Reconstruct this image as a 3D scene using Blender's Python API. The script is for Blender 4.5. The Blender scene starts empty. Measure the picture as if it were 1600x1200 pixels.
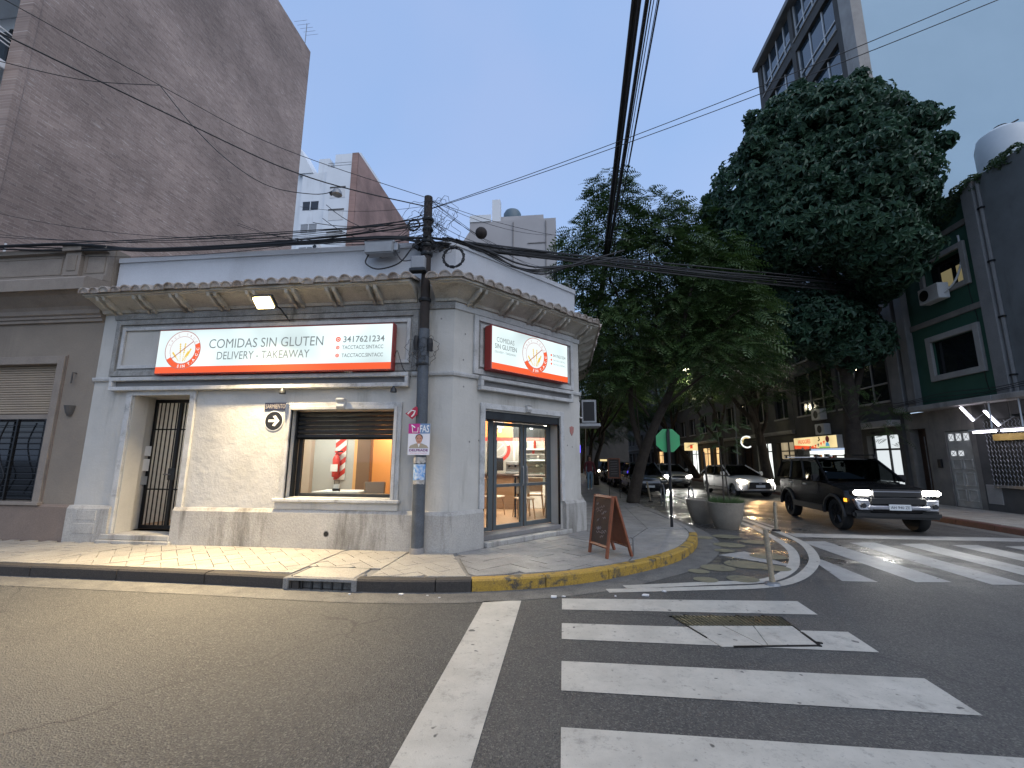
import bpy, bmesh, math, random
from mathutils import Vector, Matrix
R_ = math.radians
random.seed(7)
SC = bpy.context.scene
COL = SC.collection

# ---------------------------------------------------------------- camera
def cam_axes(yaw, pitch, roll):
    f = Vector((math.sin(yaw)*math.cos(pitch), math.cos(yaw)*math.cos(pitch), math.sin(pitch)))
    r = Vector((math.cos(yaw), -math.sin(yaw), 0)); d = f.cross(r)
    return r*math.cos(roll)+d*math.sin(roll), -r*math.sin(roll)+d*math.cos(roll), f
cd = bpy.data.cameras.new('camera'); cam = bpy.data.objects.new('camera', cd); COL.objects.link(cam)
_r, _d, _f = cam_axes(R_(-6.677), R_(9.787), R_(-.2556))
CAMZ = 1.7
cam.matrix_world = Matrix(((_r.x, -_d.x, -_f.x, 0), (_r.y, -_d.y, -_f.y, 0), (_r.z, -_d.z, -_f.z, CAMZ), (0, 0, 0, 1)))
cd.sensor_width = 36; cd.lens = 36*676.6/1600; cd.clip_start = .05; cd.clip_end = 2000
SC.camera = cam
# ---------------------------------------------------------------- sky, sun, exposure
w = bpy.data.worlds.new('World'); SC.world = w; w.use_nodes = True
nt = w.node_tree; bg = nt.nodes['Background']
sky = nt.nodes.new('ShaderNodeTexSky'); sky.sky_type = 'NISHITA'; sky.sun_disc = False
SUN_EL, SUN_AZ = 50.0, 140.0         # diffuse evening light through an even cloud veil
sky.sun_elevation = R_(SUN_EL); sky.sun_rotation = R_(SUN_AZ)
sky.air_density = 1.2; sky.dust_density = 2.0; sky.ozone_density = 1.0; sky.altitude = 0
veil = nt.nodes.new('ShaderNodeMix'); veil.data_type = 'RGBA'; veil.inputs[0].default_value = .7
nt.links.new(sky.outputs[0], veil.inputs[6])
tcw = nt.nodes.new('ShaderNodeTexCoord'); cln = nt.nodes.new('ShaderNodeTexNoise'); cln.inputs['Scale'].default_value = 2.2; cln.inputs['Detail'].default_value = 3; cln.inputs['Roughness'].default_value = .5
nt.links.new(tcw.outputs['Generated'], cln.inputs['Vector']); clr = nt.nodes.new('ShaderNodeMapRange'); clr.inputs[1].default_value = .35; clr.inputs[2].default_value = .65
nt.links.new(cln.outputs['Fac'], clr.inputs[0]); clm = nt.nodes.new('ShaderNodeMix'); clm.data_type = 'RGBA'; nt.links.new(clr.outputs[0], clm.inputs[0])
clm.inputs[6].default_value = (1.16, 1.84, 3.16, 1); clm.inputs[7].default_value = (1.46, 1.96, 3.16, 1); nt.links.new(clm.outputs[2], veil.inputs[7])
nt.links.new(veil.outputs[2], bg.inputs[0]); bg.inputs[1].default_value = 0.14
sl = bpy.data.lights.new('sun', 'SUN'); sl.energy = .36; sl.angle = R_(70); sl.color = (1, .97, .93)
so = bpy.data.objects.new('sun', sl); COL.objects.link(so)
so.rotation_euler = (R_(90-SUN_EL), 0, R_(180-SUN_AZ+0))
SC.view_settings.view_transform = 'Standard'; SC.view_settings.look = 'None'
SC.view_settings.exposure = 1.0; SC.view_settings.gamma = 1
SC.render.engine = 'CYCLES'
try:
    SC.cycles.use_denoising = True; SC.cycles.denoiser = 'OPENIMAGEDENOISE'
except Exception as e: print('denoise', e)
SC.cycles.max_bounces = 7; SC.cycles.diffuse_bounces = 3; SC.cycles.glossy_bounces = 4
SC.cycles.transparent_max_bounces = 12; SC.cycles.transmission_bounces = 4
SC.cycles.sample_clamp_indirect = 4; SC.cycles.caustics_reflective = False; SC.cycles.caustics_refractive = False

# ---------------------------------------------------------------- materials
MATS = {}
def _n(nt, t, **k):
    n = nt.nodes.new(t)
    for a, b in k.items(): setattr(n, a, b)
    return n
def rgba(c): return (c[0], c[1], c[2], 1)
def mat(name, col, rough=.6, metal=0, col2=None, vs=3., vd=.5, fine=0, fines=60, bump=0, bumps=40, stain=None, stains=.8, stainamt=.5, streak=False, stt=(.55, .75), spec=.5, coat=0, emit=None, es=0, obj=False, rvar=0):
    """base colour col, patches of col2 (scale vs), fine grain, dark stains and relief: all in world or object space"""
    if name in MATS: return MATS[name]
    m = bpy.data.materials.new(name); m.use_nodes = True; nt = m.node_tree; L = nt.links.new
    b = nt.nodes['Principled BSDF']; b.inputs['Roughness'].default_value = rough; b.inputs['Metallic'].default_value = metal
    b.inputs['Specular IOR Level'].default_value = spec
    if coat: b.inputs['Coat Weight'].default_value = coat; b.inputs['Coat Roughness'].default_value = .05
    b.inputs['Base Color'].default_value = rgba(col)
    if emit: b.inputs['Emission Color'].default_value = rgba(emit); b.inputs['Emission Strength'].default_value = es
    if col2 or fine or bump or stain or rvar:
        if obj: pos = _n(nt, 'ShaderNodeTexCoord').outputs['Object']
        else: pos = _n(nt, 'ShaderNodeNewGeometry').outputs['Position']
        cur = None
        def mix(f, a, c):
            x = _n(nt, 'ShaderNodeMix', data_type='RGBA'); L(f, x.inputs[0])
            if a is None: x.inputs[6].default_value = rgba(col)
            else: L(a, x.inputs[6])
            x.inputs[7].default_value = rgba(c); return x.outputs[2]
        def noise(s, det=4, ro=.6, src=None):
            t = _n(nt, 'ShaderNodeTexNoise'); t.inputs['Scale'].default_value = s; t.inputs['Detail'].default_value = det; t.inputs['Roughness'].default_value = ro
            L(src or pos, t.inputs['Vector']); return t.outputs['Fac']
        def ramp(f, a, c):
            r = _n(nt, 'ShaderNodeMapRange'); r.inputs[1].default_value = a; r.inputs[2].default_value = c; L(f, r.inputs[0]); return r.outputs[0]
        if col2: cur = mix(ramp(noise(vs), .5-vd*.35, .5+vd*.35), cur, col2)
        if stain:
            src = pos
            if streak:
                mp = _n(nt, 'ShaderNodeMapping'); mp.inputs['Scale'].default_value = (1, 1, .15); L(pos, mp.inputs['Vector']); src = mp.outputs[0]
            f = ramp(noise(stains, 6, .7, src), *stt)
            mm = _n(nt, 'ShaderNodeMath', operation='MULTIPLY'); L(f, mm.inputs[0]); mm.inputs[1].default_value = stainamt
            cur = mix(mm.outputs[0], cur, stain)
        if fine:
            f = ramp(noise(fines, 3, .7), .35, .65)
            mm = _n(nt, 'ShaderNodeMix', data_type='RGBA', blend_type='MULTIPLY'); mm.inputs[0].default_value = fine
            if cur is None: mm.inputs[6].default_value = rgba(col)
            else: L(cur, mm.inputs[6])
            cr = _n(nt, 'ShaderNodeCombineColor'); [L(f, cr.inputs[i]) for i in range(3)]; L(cr.outputs[0], mm.inputs[7]); cur = mm.outputs[2]
        if cur is not None: L(cur, b.inputs['Base Color'])
        if rvar:
            r = _n(nt, 'ShaderNodeMapRange'); r.inputs[1].default_value = .35; r.inputs[2].default_value = .65
            r.inputs[3].default_value = max(.02, rough-rvar); r.inputs[4].default_value = min(1, rough+rvar); L(noise(2.2), r.inputs[0]); L(r.outputs[0], b.inputs['Roughness'])
        if bump:
            bm_ = _n(nt, 'ShaderNodeBump'); bm_.inputs['Strength'].default_value = 1; bm_.inputs['Distance'].default_value = bump
            L(noise(bumps, 5, .65), bm_.inputs['Height']); L(bm_.outputs[0], b.inputs['Normal'])
    MATS[name] = m; return m
def emis(name, col, s, var=0):
    s = s*.5                            # emission is set for display; the view exposure doubles it
    if name in MATS: return MATS[name]
    m = bpy.data.materials.new(name); m.use_nodes = True; nt = m.node_tree
    b = nt.nodes['Principled BSDF']; b.inputs['Base Color'].default_value = rgba([c*.06 for c in col]); b.inputs['Roughness'].default_value = .35
    b.inputs['Emission Color'].default_value = rgba(col); b.inputs['Emission Strength'].default_value = s
    if var:
        pos = _n(nt, 'ShaderNodeNewGeometry').outputs['Position']; t = _n(nt, 'ShaderNodeTexNoise'); t.inputs['Scale'].default_value = 1.1; t.inputs['Detail'].default_value = 1
        nt.links.new(pos, t.inputs['Vector']); r = _n(nt, 'ShaderNodeMapRange'); r.inputs[1].default_value = .3; r.inputs[2].default_value = .7
        r.inputs[3].default_value = s*(1-var); r.inputs[4].default_value = s*(1+var); nt.links.new(t.outputs['Fac'], r.inputs[0]); nt.links.new(r.outputs[0], b.inputs['Emission Strength'])
    MATS[name] = m; return m
def glass(name, tint=(.9, .93, .92), gl=.06):
    if name in MATS: return MATS[name]
    m = bpy.data.materials.new(name); m.use_nodes = True; nt = m.node_tree; nt.nodes.clear(); L = nt.links.new
    o = _n(nt, 'ShaderNodeOutputMaterial'); t = _n(nt, 'ShaderNodeBsdfTransparent'); t.inputs[0].default_value = rgba(tint)
    g = _n(nt, 'ShaderNodeBsdfGlossy'); g.inputs['Roughness'].default_value = .02; g.inputs[0].default_value = (1, 1, 1, 1)
    lw = _n(nt, 'ShaderNodeLayerWeight'); lw.inputs[0].default_value = .5
    pw = _n(nt, 'ShaderNodeMath', operation='POWER'); L(lw.outputs['Facing'], pw.inputs[0]); pw.inputs[1].default_value = 4.
    a = _n(nt, 'ShaderNodeMath', operation='MULTIPLY_ADD'); L(pw.outputs[0], a.inputs[0]); a.inputs[1].default_value = .5; a.inputs[2].default_value = gl*.5; a.use_clamp = True
    x = _n(nt, 'ShaderNodeMixShader'); L(a.outputs[0], x.inputs[0]); L(t.outputs[0], x.inputs[1]); L(g.outputs[0], x.inputs[2]); L(x.outputs[0], o.inputs[0])
    MATS[name] = m; return m

def asphalt():
    m = bpy.data.materials.new('asphalt'); m.use_nodes = True; nt = m.node_tree; L = nt.links.new; b = nt.nodes['Principled BSDF']
    pos = _n(nt, 'ShaderNodeNewGeometry').outputs['Position']
    def noise(s, d=4, ro=.6):
        t = _n(nt, 'ShaderNodeTexNoise'); t.inputs['Scale'].default_value = s; t.inputs['Detail'].default_value = d; t.inputs['Roughness'].default_value = ro; L(pos, t.inputs['Vector']); return t.outputs['Fac']
    def mr(f, a, c, d=0, e=1):
        r = _n(nt, 'ShaderNodeMapRange'); r.inputs[1].default_value = a; r.inputs[2].default_value = c; r.inputs[3].default_value = d; r.inputs[4].default_value = e; L(f, r.inputs[0]); return r.outputs[0]
    def mix(f, a, c, bt='MIX'):
        x = _n(nt, 'ShaderNodeMix', data_type='RGBA', blend_type=bt)
        if isinstance(f, float): x.inputs[0].default_value = f
        else: L(f, x.inputs[0])
        for i, q in ((6, a), (7, c)):
            if isinstance(q, tuple): x.inputs[i].default_value = rgba(q)
            else: L(q, x.inputs[i])
        return x.outputs[2]
    c = mix(mr(noise(.6, 7, .7), .36, .64), (.050, .049, .047), (.080, .078, .071))
    v = _n(nt, 'ShaderNodeTexVoronoi'); v.inputs['Scale'].default_value = 95; L(pos, v.inputs['Vector'])
    sp = _n(nt, 'ShaderNodeSeparateColor'); L(v.outputs['Color'], sp.inputs[0])
    c = mix(mr(sp.outputs[0], .62, .98), c, (.135, .13, .118))
    c = mix(mr(sp.outputs[1], .7, 1.), c, (.03, .03, .031))
    c = mix(mr(noise(7, 6, .7), .62, .72, 0, .35), c, (.11, .108, .10))
    c = mix(mr(noise(1.1, 8, .75), .57, .70, 0, .5), c, (.034, .033, .032))
    c = mix(mr(noise(.23, 3, .5), .55, .62, 0, .35), c, (.095, .092, .085))
    # cracks and tar lines
    v2 = _n(nt, 'ShaderNodeTexVoronoi', feature='DISTANCE_TO_EDGE'); v2.inputs['Scale'].default_value = .32
    ad = _n(nt, 'ShaderNodeVectorMath', operation='MULTIPLY_ADD'); nz = _n(nt, 'ShaderNodeTexNoise'); nz.inputs['Scale'].default_value = 2; nz.inputs['Detail'].default_value = 5; L(pos, nz.inputs['Vector'])
    L(nz.outputs['Color'], ad.inputs[0]); ad.inputs[1].default_value = (.5, .5, .5); L(pos, ad.inputs[2]); L(ad.outputs[0], v2.inputs['Vector'])
    ck = _n(nt, 'ShaderNodeMath', operation='MULTIPLY'); L(mr(v2.outputs['Distance'], .0, .006, 1, 0), ck.inputs[0]); L(mr(noise(.25), .47, .56), ck.inputs[1])
    c = mix(ck.outputs[0], c, (.028, .028, .028)); L(c, b.inputs['Base Color'])
    # damp part: the mouth of the side street
    sx = _n(nt, 'ShaderNodeSeparateXYZ'); L(pos, sx.inputs[0])
    my = mr(sx.outputs[1], 6.6, 8.2); mxa = mr(sx.outputs[0], 1.8, 3.0); mxb = mr(sx.outputs[0], 5.6, 7.2, 1, .35); mxm = _n(nt, 'ShaderNodeMath', operation='MULTIPLY'); L(mxa, mxm.inputs[0]); L(mxb, mxm.inputs[1]); mx = mxm.outputs[0]
    mm = _n(nt, 'ShaderNodeMath', operation='MULTIPLY'); L(mx, mm.inputs[0]); L(my, mm.inputs[1])
    m2 = _n(nt, 'ShaderNodeMath', operation='MULTIPLY'); L(mm.outputs[0], m2.inputs[0]); L(mr(noise(.9, 5, .65), .44, .58), m2.inputs[1])
    ro = mr(m2.outputs[0], 0, 1, .66, .2); L(ro, b.inputs['Roughness'])
    bp = _n(nt, 'ShaderNodeBump'); bp.inputs['Distance'].default_value = .006; L(mr(m2.outputs[0], 0, 1, 1., .35), bp.inputs['Strength'])
    h = _n(nt, 'ShaderNodeMath', operation='ADD'); L(v.outputs['Distance'], h.inputs[0]); L(noise(25, 5), h.inputs[1]); L(h.outputs[0], bp.inputs['Height']); L(bp.outputs[0], b.inputs['Normal'])
    MATS['asphalt'] = m; return m
def roadpaint(name, col, wear=.5, dark=(.075, .075, .075)):
    m = bpy.data.materials.new(name); m.use_nodes = True; nt = m.node_tree; L = nt.links.new; b = nt.nodes['Principled BSDF']
    pos = _n(nt, 'ShaderNodeNewGeometry').outputs['Position']
    def noise(s, d=5, ro=.65):
        t = _n(nt, 'ShaderNodeTexNoise'); t.inputs['Scale'].default_value = s; t.inputs['Detail'].default_value = d; t.inputs['Roughness'].default_value = ro; L(pos, t.inputs['Vector']); return t.outputs['Fac']
    def mr(f, a, c, d=0, e=1):
        r = _n(nt, 'ShaderNodeMapRange'); r.inputs[1].default_value = a; r.inputs[2].default_value = c; r.inputs[3].default_value = d; r.inputs[4].default_value = e; L(f, r.inputs[0]); return r.outputs[0]
    def mix(f, a, c):
        x = _n(nt, 'ShaderNodeMix', data_type='RGBA'); L(f, x.inputs[0])
        for i, q in ((6, a), (7, c)):
            if isinstance(q, tuple): x.inputs[i].default_value = rgba(q)
            else: L(q, x.inputs[i])
        return x.outputs[2]
    c = mix(mr(noise(3), .35, .65), col, tuple(k*.8 for k in col))
    c = mix(mr(noise(55, 4, .75), .52+.2*(1-wear), .74, 0, .75), c, dark)
    c = mix(mr(noise(2.6, 8, .82), .55, .72, 0, .8*wear+.2), c, dark); c = mix(mr(noise(14, 6, .8), .56, .70, 0, .55), c, dark)
    c = mix(mr(noise(9, 2, .4), .70, .74, 0, .9), c, (.05, .05, .05))
    L(c, b.inputs['Base Color']); b.inputs['Roughness'].default_value = .6
    bp = _n(nt, 'ShaderNodeBump'); bp.inputs['Distance'].default_value = .003; L(noise(90), bp.inputs['Height']); L(bp.outputs[0], b.inputs['Normal'])
    MATS[name] = m; return m
def bricks(name, c1, c2, mortar, axis='Y', scale=4.2, streak=(.42, .37, .34)):
    m = bpy.data.materials.new(name); m.use_nodes = True; nt = m.node_tree; L = nt.links.new; b = nt.nodes['Principled BSDF']; b.inputs['Roughness'].default_value = .9
    pos = _n(nt, 'ShaderNodeNewGeometry').outputs['Position']; s = _n(nt, 'ShaderNodeSeparateXYZ'); L(pos, s.inputs[0])
    cb = _n(nt, 'ShaderNodeCombineXYZ'); L(s.outputs[1 if axis == 'Y' else 0], cb.inputs[0]); L(s.outputs[2], cb.inputs[1])
    t = _n(nt, 'ShaderNodeTexBrick'); L(cb.outputs[0], t.inputs['Vector']); t.inputs['Scale'].default_value = scale
    t.inputs['Color1'].default_value = rgba(c1); t.inputs['Color2'].default_value = rgba(c2); t.inputs['Mortar'].default_value = rgba(mortar)
    t.inputs['Mortar Size'].default_value = .014; t.inputs['Brick Width'].default_value = .95; t.inputs['Row Height'].default_value = .34; t.inputs['Bias'].default_value = -.1
    mp = _n(nt, 'ShaderNodeMapping'); mp.inputs['Scale'].default_value = (1.3, 12, 1); L(cb.outputs[0], mp.inputs['Vector'])
    n = _n(nt, 'ShaderNodeTexNoise'); n.inputs['Scale'].default_value = 1.6; n.inputs['Detail'].default_value = 6; n.inputs['Roughness'].default_value = .8; L(mp.outputs[0], n.inputs['Vector'])
    r = _n(nt, 'ShaderNodeMapRange'); r.inputs[1].default_value = .56; r.inputs[2].default_value = .68; r.inputs[4].default_value = .75; L(n.outputs['Fac'], r.inputs[0])
    x = _n(nt, 'ShaderNodeMix', data_type='RGBA'); L(r.outputs[0], x.inputs[0]); L(t.outputs['Color'], x.inputs[6]); x.inputs[7].default_value = rgba(streak)
    n2 = _n(nt, 'ShaderNodeTexNoise'); n2.inputs['Scale'].default_value = .35; n2.inputs['Detail'].default_value = 5; L(pos, n2.inputs['Vector'])
    r2 = _n(nt, 'ShaderNodeMapRange'); r2.inputs[1].default_value = .35; r2.inputs[2].default_value = .65; r2.inputs[3].default_value = .70; r2.inputs[4].default_value = 1.2; L(n2.outputs['Fac'], r2.inputs[0])
    mu = _n(nt, 'ShaderNodeVectorMath', operation='SCALE'); L(x.outputs[2], mu.inputs[0]); L(r2.outputs[0], mu.inputs['Scale']); L(mu.outputs[0], b.inputs['Base Color'])
    bp = _n(nt, 'ShaderNodeBump'); bp.inputs['Distance'].default_value = .02; L(n.outputs['Fac'], bp.inputs['Height']); L(bp.outputs[0], b.inputs['Normal'])
    MATS[name] = m; return m
asphalt(); roadpaint('paint_white', (.475, .455, .40), .5); roadpaint('paint_worn', (.34, .335, .315), .6); roadpaint('paint_dots', (.20, .185, .12), 1.0)
bricks('brick_dark', (.38, .285, .24), (.27, .20, .17), (.46, .38, .33), streak=(.80, .70, .63)); bricks('brick_pink', (.32, .20, .17), (.27, .17, .14), (.27, .2, .17), streak=(.36, .25, .21))
mat('gutter', (.20, .195, .175), .8, col2=(.13, .127, .12), vs=4, fine=.5, bump=.004, stain=(.06, .055, .05), stains=3, stainamt=.7)
mat('slab', (.30, .29, .27), .85, col2=(.2, .195, .185), vs=5, fine=.4, bump=.003)
mat('tile', (.44, .41, .35), .75, col2=(.34, .32, .28), vs=2.3, fine=.35, bump=.003, bumps=80, stain=(.15, .13, .11), stains=1.6, stainamt=.5)
mat('tile_grey', (.33, .32, .30), .65, col2=(.23, .225, .215), vs=2.0, fine=.35, bump=.003, bumps=60, stain=(.14, .135, .13), stains=2.2, stainamt=.6, rvar=.2)
mat('kerb_dark', (.06, .052, .045), .85, col2=(.05, .045, .04), vs=6, fine=.4, bump=.006)
mat('kerb_yellow', (.47, .29, .035), .7, col2=(.38, .24, .045), vs=8, fine=.4, bump=.006, stain=(.075, .068, .055), stains=4.5, stainamt=.95, stt=(.50, .60))
mat('kerb_red', (.16, .07, .06), .8, col2=(.1, .06, .05), vs=6, fine=.3, bump=.005)
mat('wall_white', (.55, .53, .485), .85, col2=(.465, .45, .41), vs=1.2, fine=.12, fines=120, bump=.006, bumps=14, stain=(.24, .225, .19), stains=1.5, stainamt=.7, streak=True, stt=(.53, .70))
mat('wall_flake', (.54, .53, .50), .85, col2=(.46, .45, .42), vs=1.7, fine=.12, bump=.02, bumps=4.5, stain=(.34, .32, .28), stains=1.1, stainamt=.35)
mat('trim_white', (.58, .58, .57), .8, col2=(.46, .455, .435), vs=4, fine=.2, bump=.004, bumps=60, stain=(.10, .095, .085), stains=3.3, stainamt=.75, streak=False)
mat('trim_mould', (.40, .395, .37), .9, col2=(.27, .26, .24), vs=7, fine=.4, bump=.006, stain=(.05, .048, .042), stains=4, stainamt=.85, streak=True)
mat('plinth', (.50, .48, .44), .85, col2=(.40, .385, .355), vs=2, fine=.25, bump=.006, bumps=30, stain=(.13, .12, .10), stains=2.2, stainamt=.8, streak=True, stt=(.49, .66))
mat('soffit', (.60, .57, .50), .9, col2=(.48, .45, .385), vs=3, fine=.3, bump=.005, stain=(.12, .10, .075), stains=3, stainamt=.7)
mat('barrel_tile', (.52, .48, .43), .85, col2=(.38, .31, .26), vs=5, fine=.35, bump=.006, stain=(.06, .055, .045), stains=5, stainamt=.8)
mat('parapet', (.62, .64, .67), .85, col2=(.56, .575, .60), vs=1, fine=.1, bump=.004, stain=(.38, .38, .37), stains=.9, stainamt=.5, streak=True)
mat('beige', (.28, .235, .185), .9, col2=(.235, .195, .155), vs=1.5, fine=.2, bump=.005, bumps=25, stain=(.15, .12, .10), stains=1.3, stainamt=.5, streak=True)
mat('beige_trim', (.30, .255, .21), .9, col2=(.25, .21, .175), vs=3, fine=.2, bump=.003, stain=(.14, .12, .10), stains=2, stainamt=.5)
mat('beige_plinth', (.25, .19, .15), .9, col2=(.21, .16, .13), vs=2, fine=.2, bump=.004, stain=(.12, .09, .075), stains=2.5, stainamt=.6)
mat('shutter_beige', (.36, .29, .21), .7, col2=(.31, .25, .19), vs=2)
mat('black_iron', (.012, .012, .013), .45, metal=.3)
mat('dark_metal', (.045, .048, .05), .45, metal=.6, col2=(.03, .032, .034), vs=6)
mat('grey_metal', (.10, .115, .12), .45, metal=.3, col2=(.085, .1, .105), vs=5)
mat('galv', (.33, .34, .35), .5, metal=.7, col2=(.25, .255, .26), vs=8)
mat('pole_paint', (.10, .115, .135), .6, col2=(.07, .08, .09), vs=5, fine=.3, bump=.002, stain=(.03, .03, .03), stains=4, stainamt=.6)
mat('pole_rust', (.035, .026, .022), .85, col2=(.022, .018, .016), vs=8, bump=.004)
mat('cable', (.012, .012, .013), .6)
mat('box_grey', (.30, .315, .33), .6, col2=(.25, .26, .27), vs=5)
mat('sign_red', (.26, .025, .02), .4, spec=.5)
mat('white_plain', (.68, .68, .67), .6, col2=(.60, .60, .59), vs=3)
mat('apt_white', (.74, .77, .79), .85, col2=(.68, .71, .73), vs=.4, stain=(.40, .41, .42), stains=.5, stainamt=.5, streak=True)
mat('apt_grey', (.44, .43, .43), .9, col2=(.38, .37, .37), vs=.4, stain=(.28, .27, .26), stains=.6, stainamt=.5, streak=True)
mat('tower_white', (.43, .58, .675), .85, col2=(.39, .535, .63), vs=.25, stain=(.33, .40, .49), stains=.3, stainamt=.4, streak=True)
mat('concrete', (.27, .26, .25), .9, col2=(.2, .195, .19), vs=1.2, fine=.2, bump=.006, stain=(.10, .095, .09), stains=1, stainamt=.6, streak=True)
mat('concrete_pale', (.40, .38, .35), .9, col2=(.32, .30, .28), vs=2, fine=.2, stain=(.14, .13, .12), stains=1.5, stainamt=.7, streak=True)
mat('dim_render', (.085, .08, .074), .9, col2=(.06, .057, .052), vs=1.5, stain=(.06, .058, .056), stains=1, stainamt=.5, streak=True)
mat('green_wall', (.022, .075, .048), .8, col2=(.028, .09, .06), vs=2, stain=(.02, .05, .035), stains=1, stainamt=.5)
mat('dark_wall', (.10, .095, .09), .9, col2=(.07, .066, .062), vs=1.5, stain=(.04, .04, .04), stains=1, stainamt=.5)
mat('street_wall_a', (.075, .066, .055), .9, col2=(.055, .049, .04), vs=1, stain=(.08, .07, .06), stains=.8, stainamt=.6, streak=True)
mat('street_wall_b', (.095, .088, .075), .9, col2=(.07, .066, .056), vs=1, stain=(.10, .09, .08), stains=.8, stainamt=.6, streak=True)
mat('dark_glass', (.012, .014, .016), .06, spec=.7)
mat('pane_sky', (.03, .045, .06), .03, spec=1.0)
mat('wood', (.27, .085, .035), .5, col2=(.2, .06, .025), vs=12, fine=.2)
mat('wood_dark', (.06, .032, .02), .5, col2=(.045, .024, .015), vs=9)
mat('wood_light', (.42, .27, .14), .5, col2=(.36, .22, .11), vs=9)
mat('chalkboard', (.028, .022, .018), .5, col2=(.05, .035, .028), vs=6)
mat('chalk', (.30, .28, .27), .9)
mat('planter', (.28, .245, .195), .85, col2=(.22, .19, .15), vs=3, fine=.25, bump=.003, stain=(.2, .18, .14), stains=2, stainamt=.5)
mat('soil', (.03, .022, .016), .95, fine=.5, bump=.02, bumps=20)
mat('bark', (.085, .068, .052), .95, col2=(.05, .04, .032), vs=5, fine=.5, bump=.02, bumps=16)
mat('rubber', (.012, .012, .012), .8)
mat('stop_back_green_light', (.045, .36, .13), .45, metal=.1, col2=(.06, .30, .12), vs=4)  # bare sign metal; green traffic-light glow is put into the base colour
glass('win_glass'); glass('car_glass', (.11, .12, .125), .03); glass('case_glass', (.85, .9, .9), .03)
def leafmat(name, c1, c2):
    m = bpy.data.materials.new(name); m.use_nodes = True; nt = m.node_tree; L = nt.links.new; b = nt.nodes['Principled BSDF']; b.inputs['Roughness'].default_value = .5
    oi = _n(nt, 'ShaderNodeNewGeometry'); t = _n(nt, 'ShaderNodeTexNoise'); t.inputs['Scale'].default_value = 1.7; t.inputs['Detail'].default_value = 3; L(oi.outputs['Position'], t.inputs['Vector'])
    ad = _n(nt, 'ShaderNodeMath', operation='MULTIPLY_ADD'); L(oi.outputs['Random Per Island'], ad.inputs[0]); ad.inputs[1].default_value = .6; L(t.outputs['Fac'], ad.inputs[2])
    r = _n(nt, 'ShaderNodeMapRange'); r.inputs[1].default_value = .45; r.inputs[2].default_value = 1.05; L(ad.outputs[0], r.inputs[0])
    x = _n(nt, 'ShaderNodeMix', data_type='RGBA'); L(r.outputs[0], x.inputs[0]); x.inputs[6].default_value = rgba(c1); x.inputs[7].default_value = rgba(c2); L(x.outputs[2], b.inputs['Base Color'])
    b.inputs['Transmission Weight'].default_value = 0
    tr = _n(nt, 'ShaderNodeBsdfTranslucent'); L(x.outputs[2], tr.inputs[0]); ms = _n(nt, 'ShaderNodeMixShader'); ms.inputs[0].default_value = .25
    out = nt.nodes['Material Output']; L(b.outputs[0], ms.inputs[1]); L(tr.outputs[0], ms.inputs[2]); L(ms.outputs[0], out.inputs[0])
    MATS[name] = m
leafmat('leaf_broad', (.022, .060, .036), (.060, .125, .070)); leafmat('leaf_fern', (.026, .060, .016), (.058, .105, .026)); leafmat('leaf_ivy', (.025, .055, .02), (.05, .09, .035)); leafmat('grass', (.03, .07, .02), (.06, .11, .03))

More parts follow.
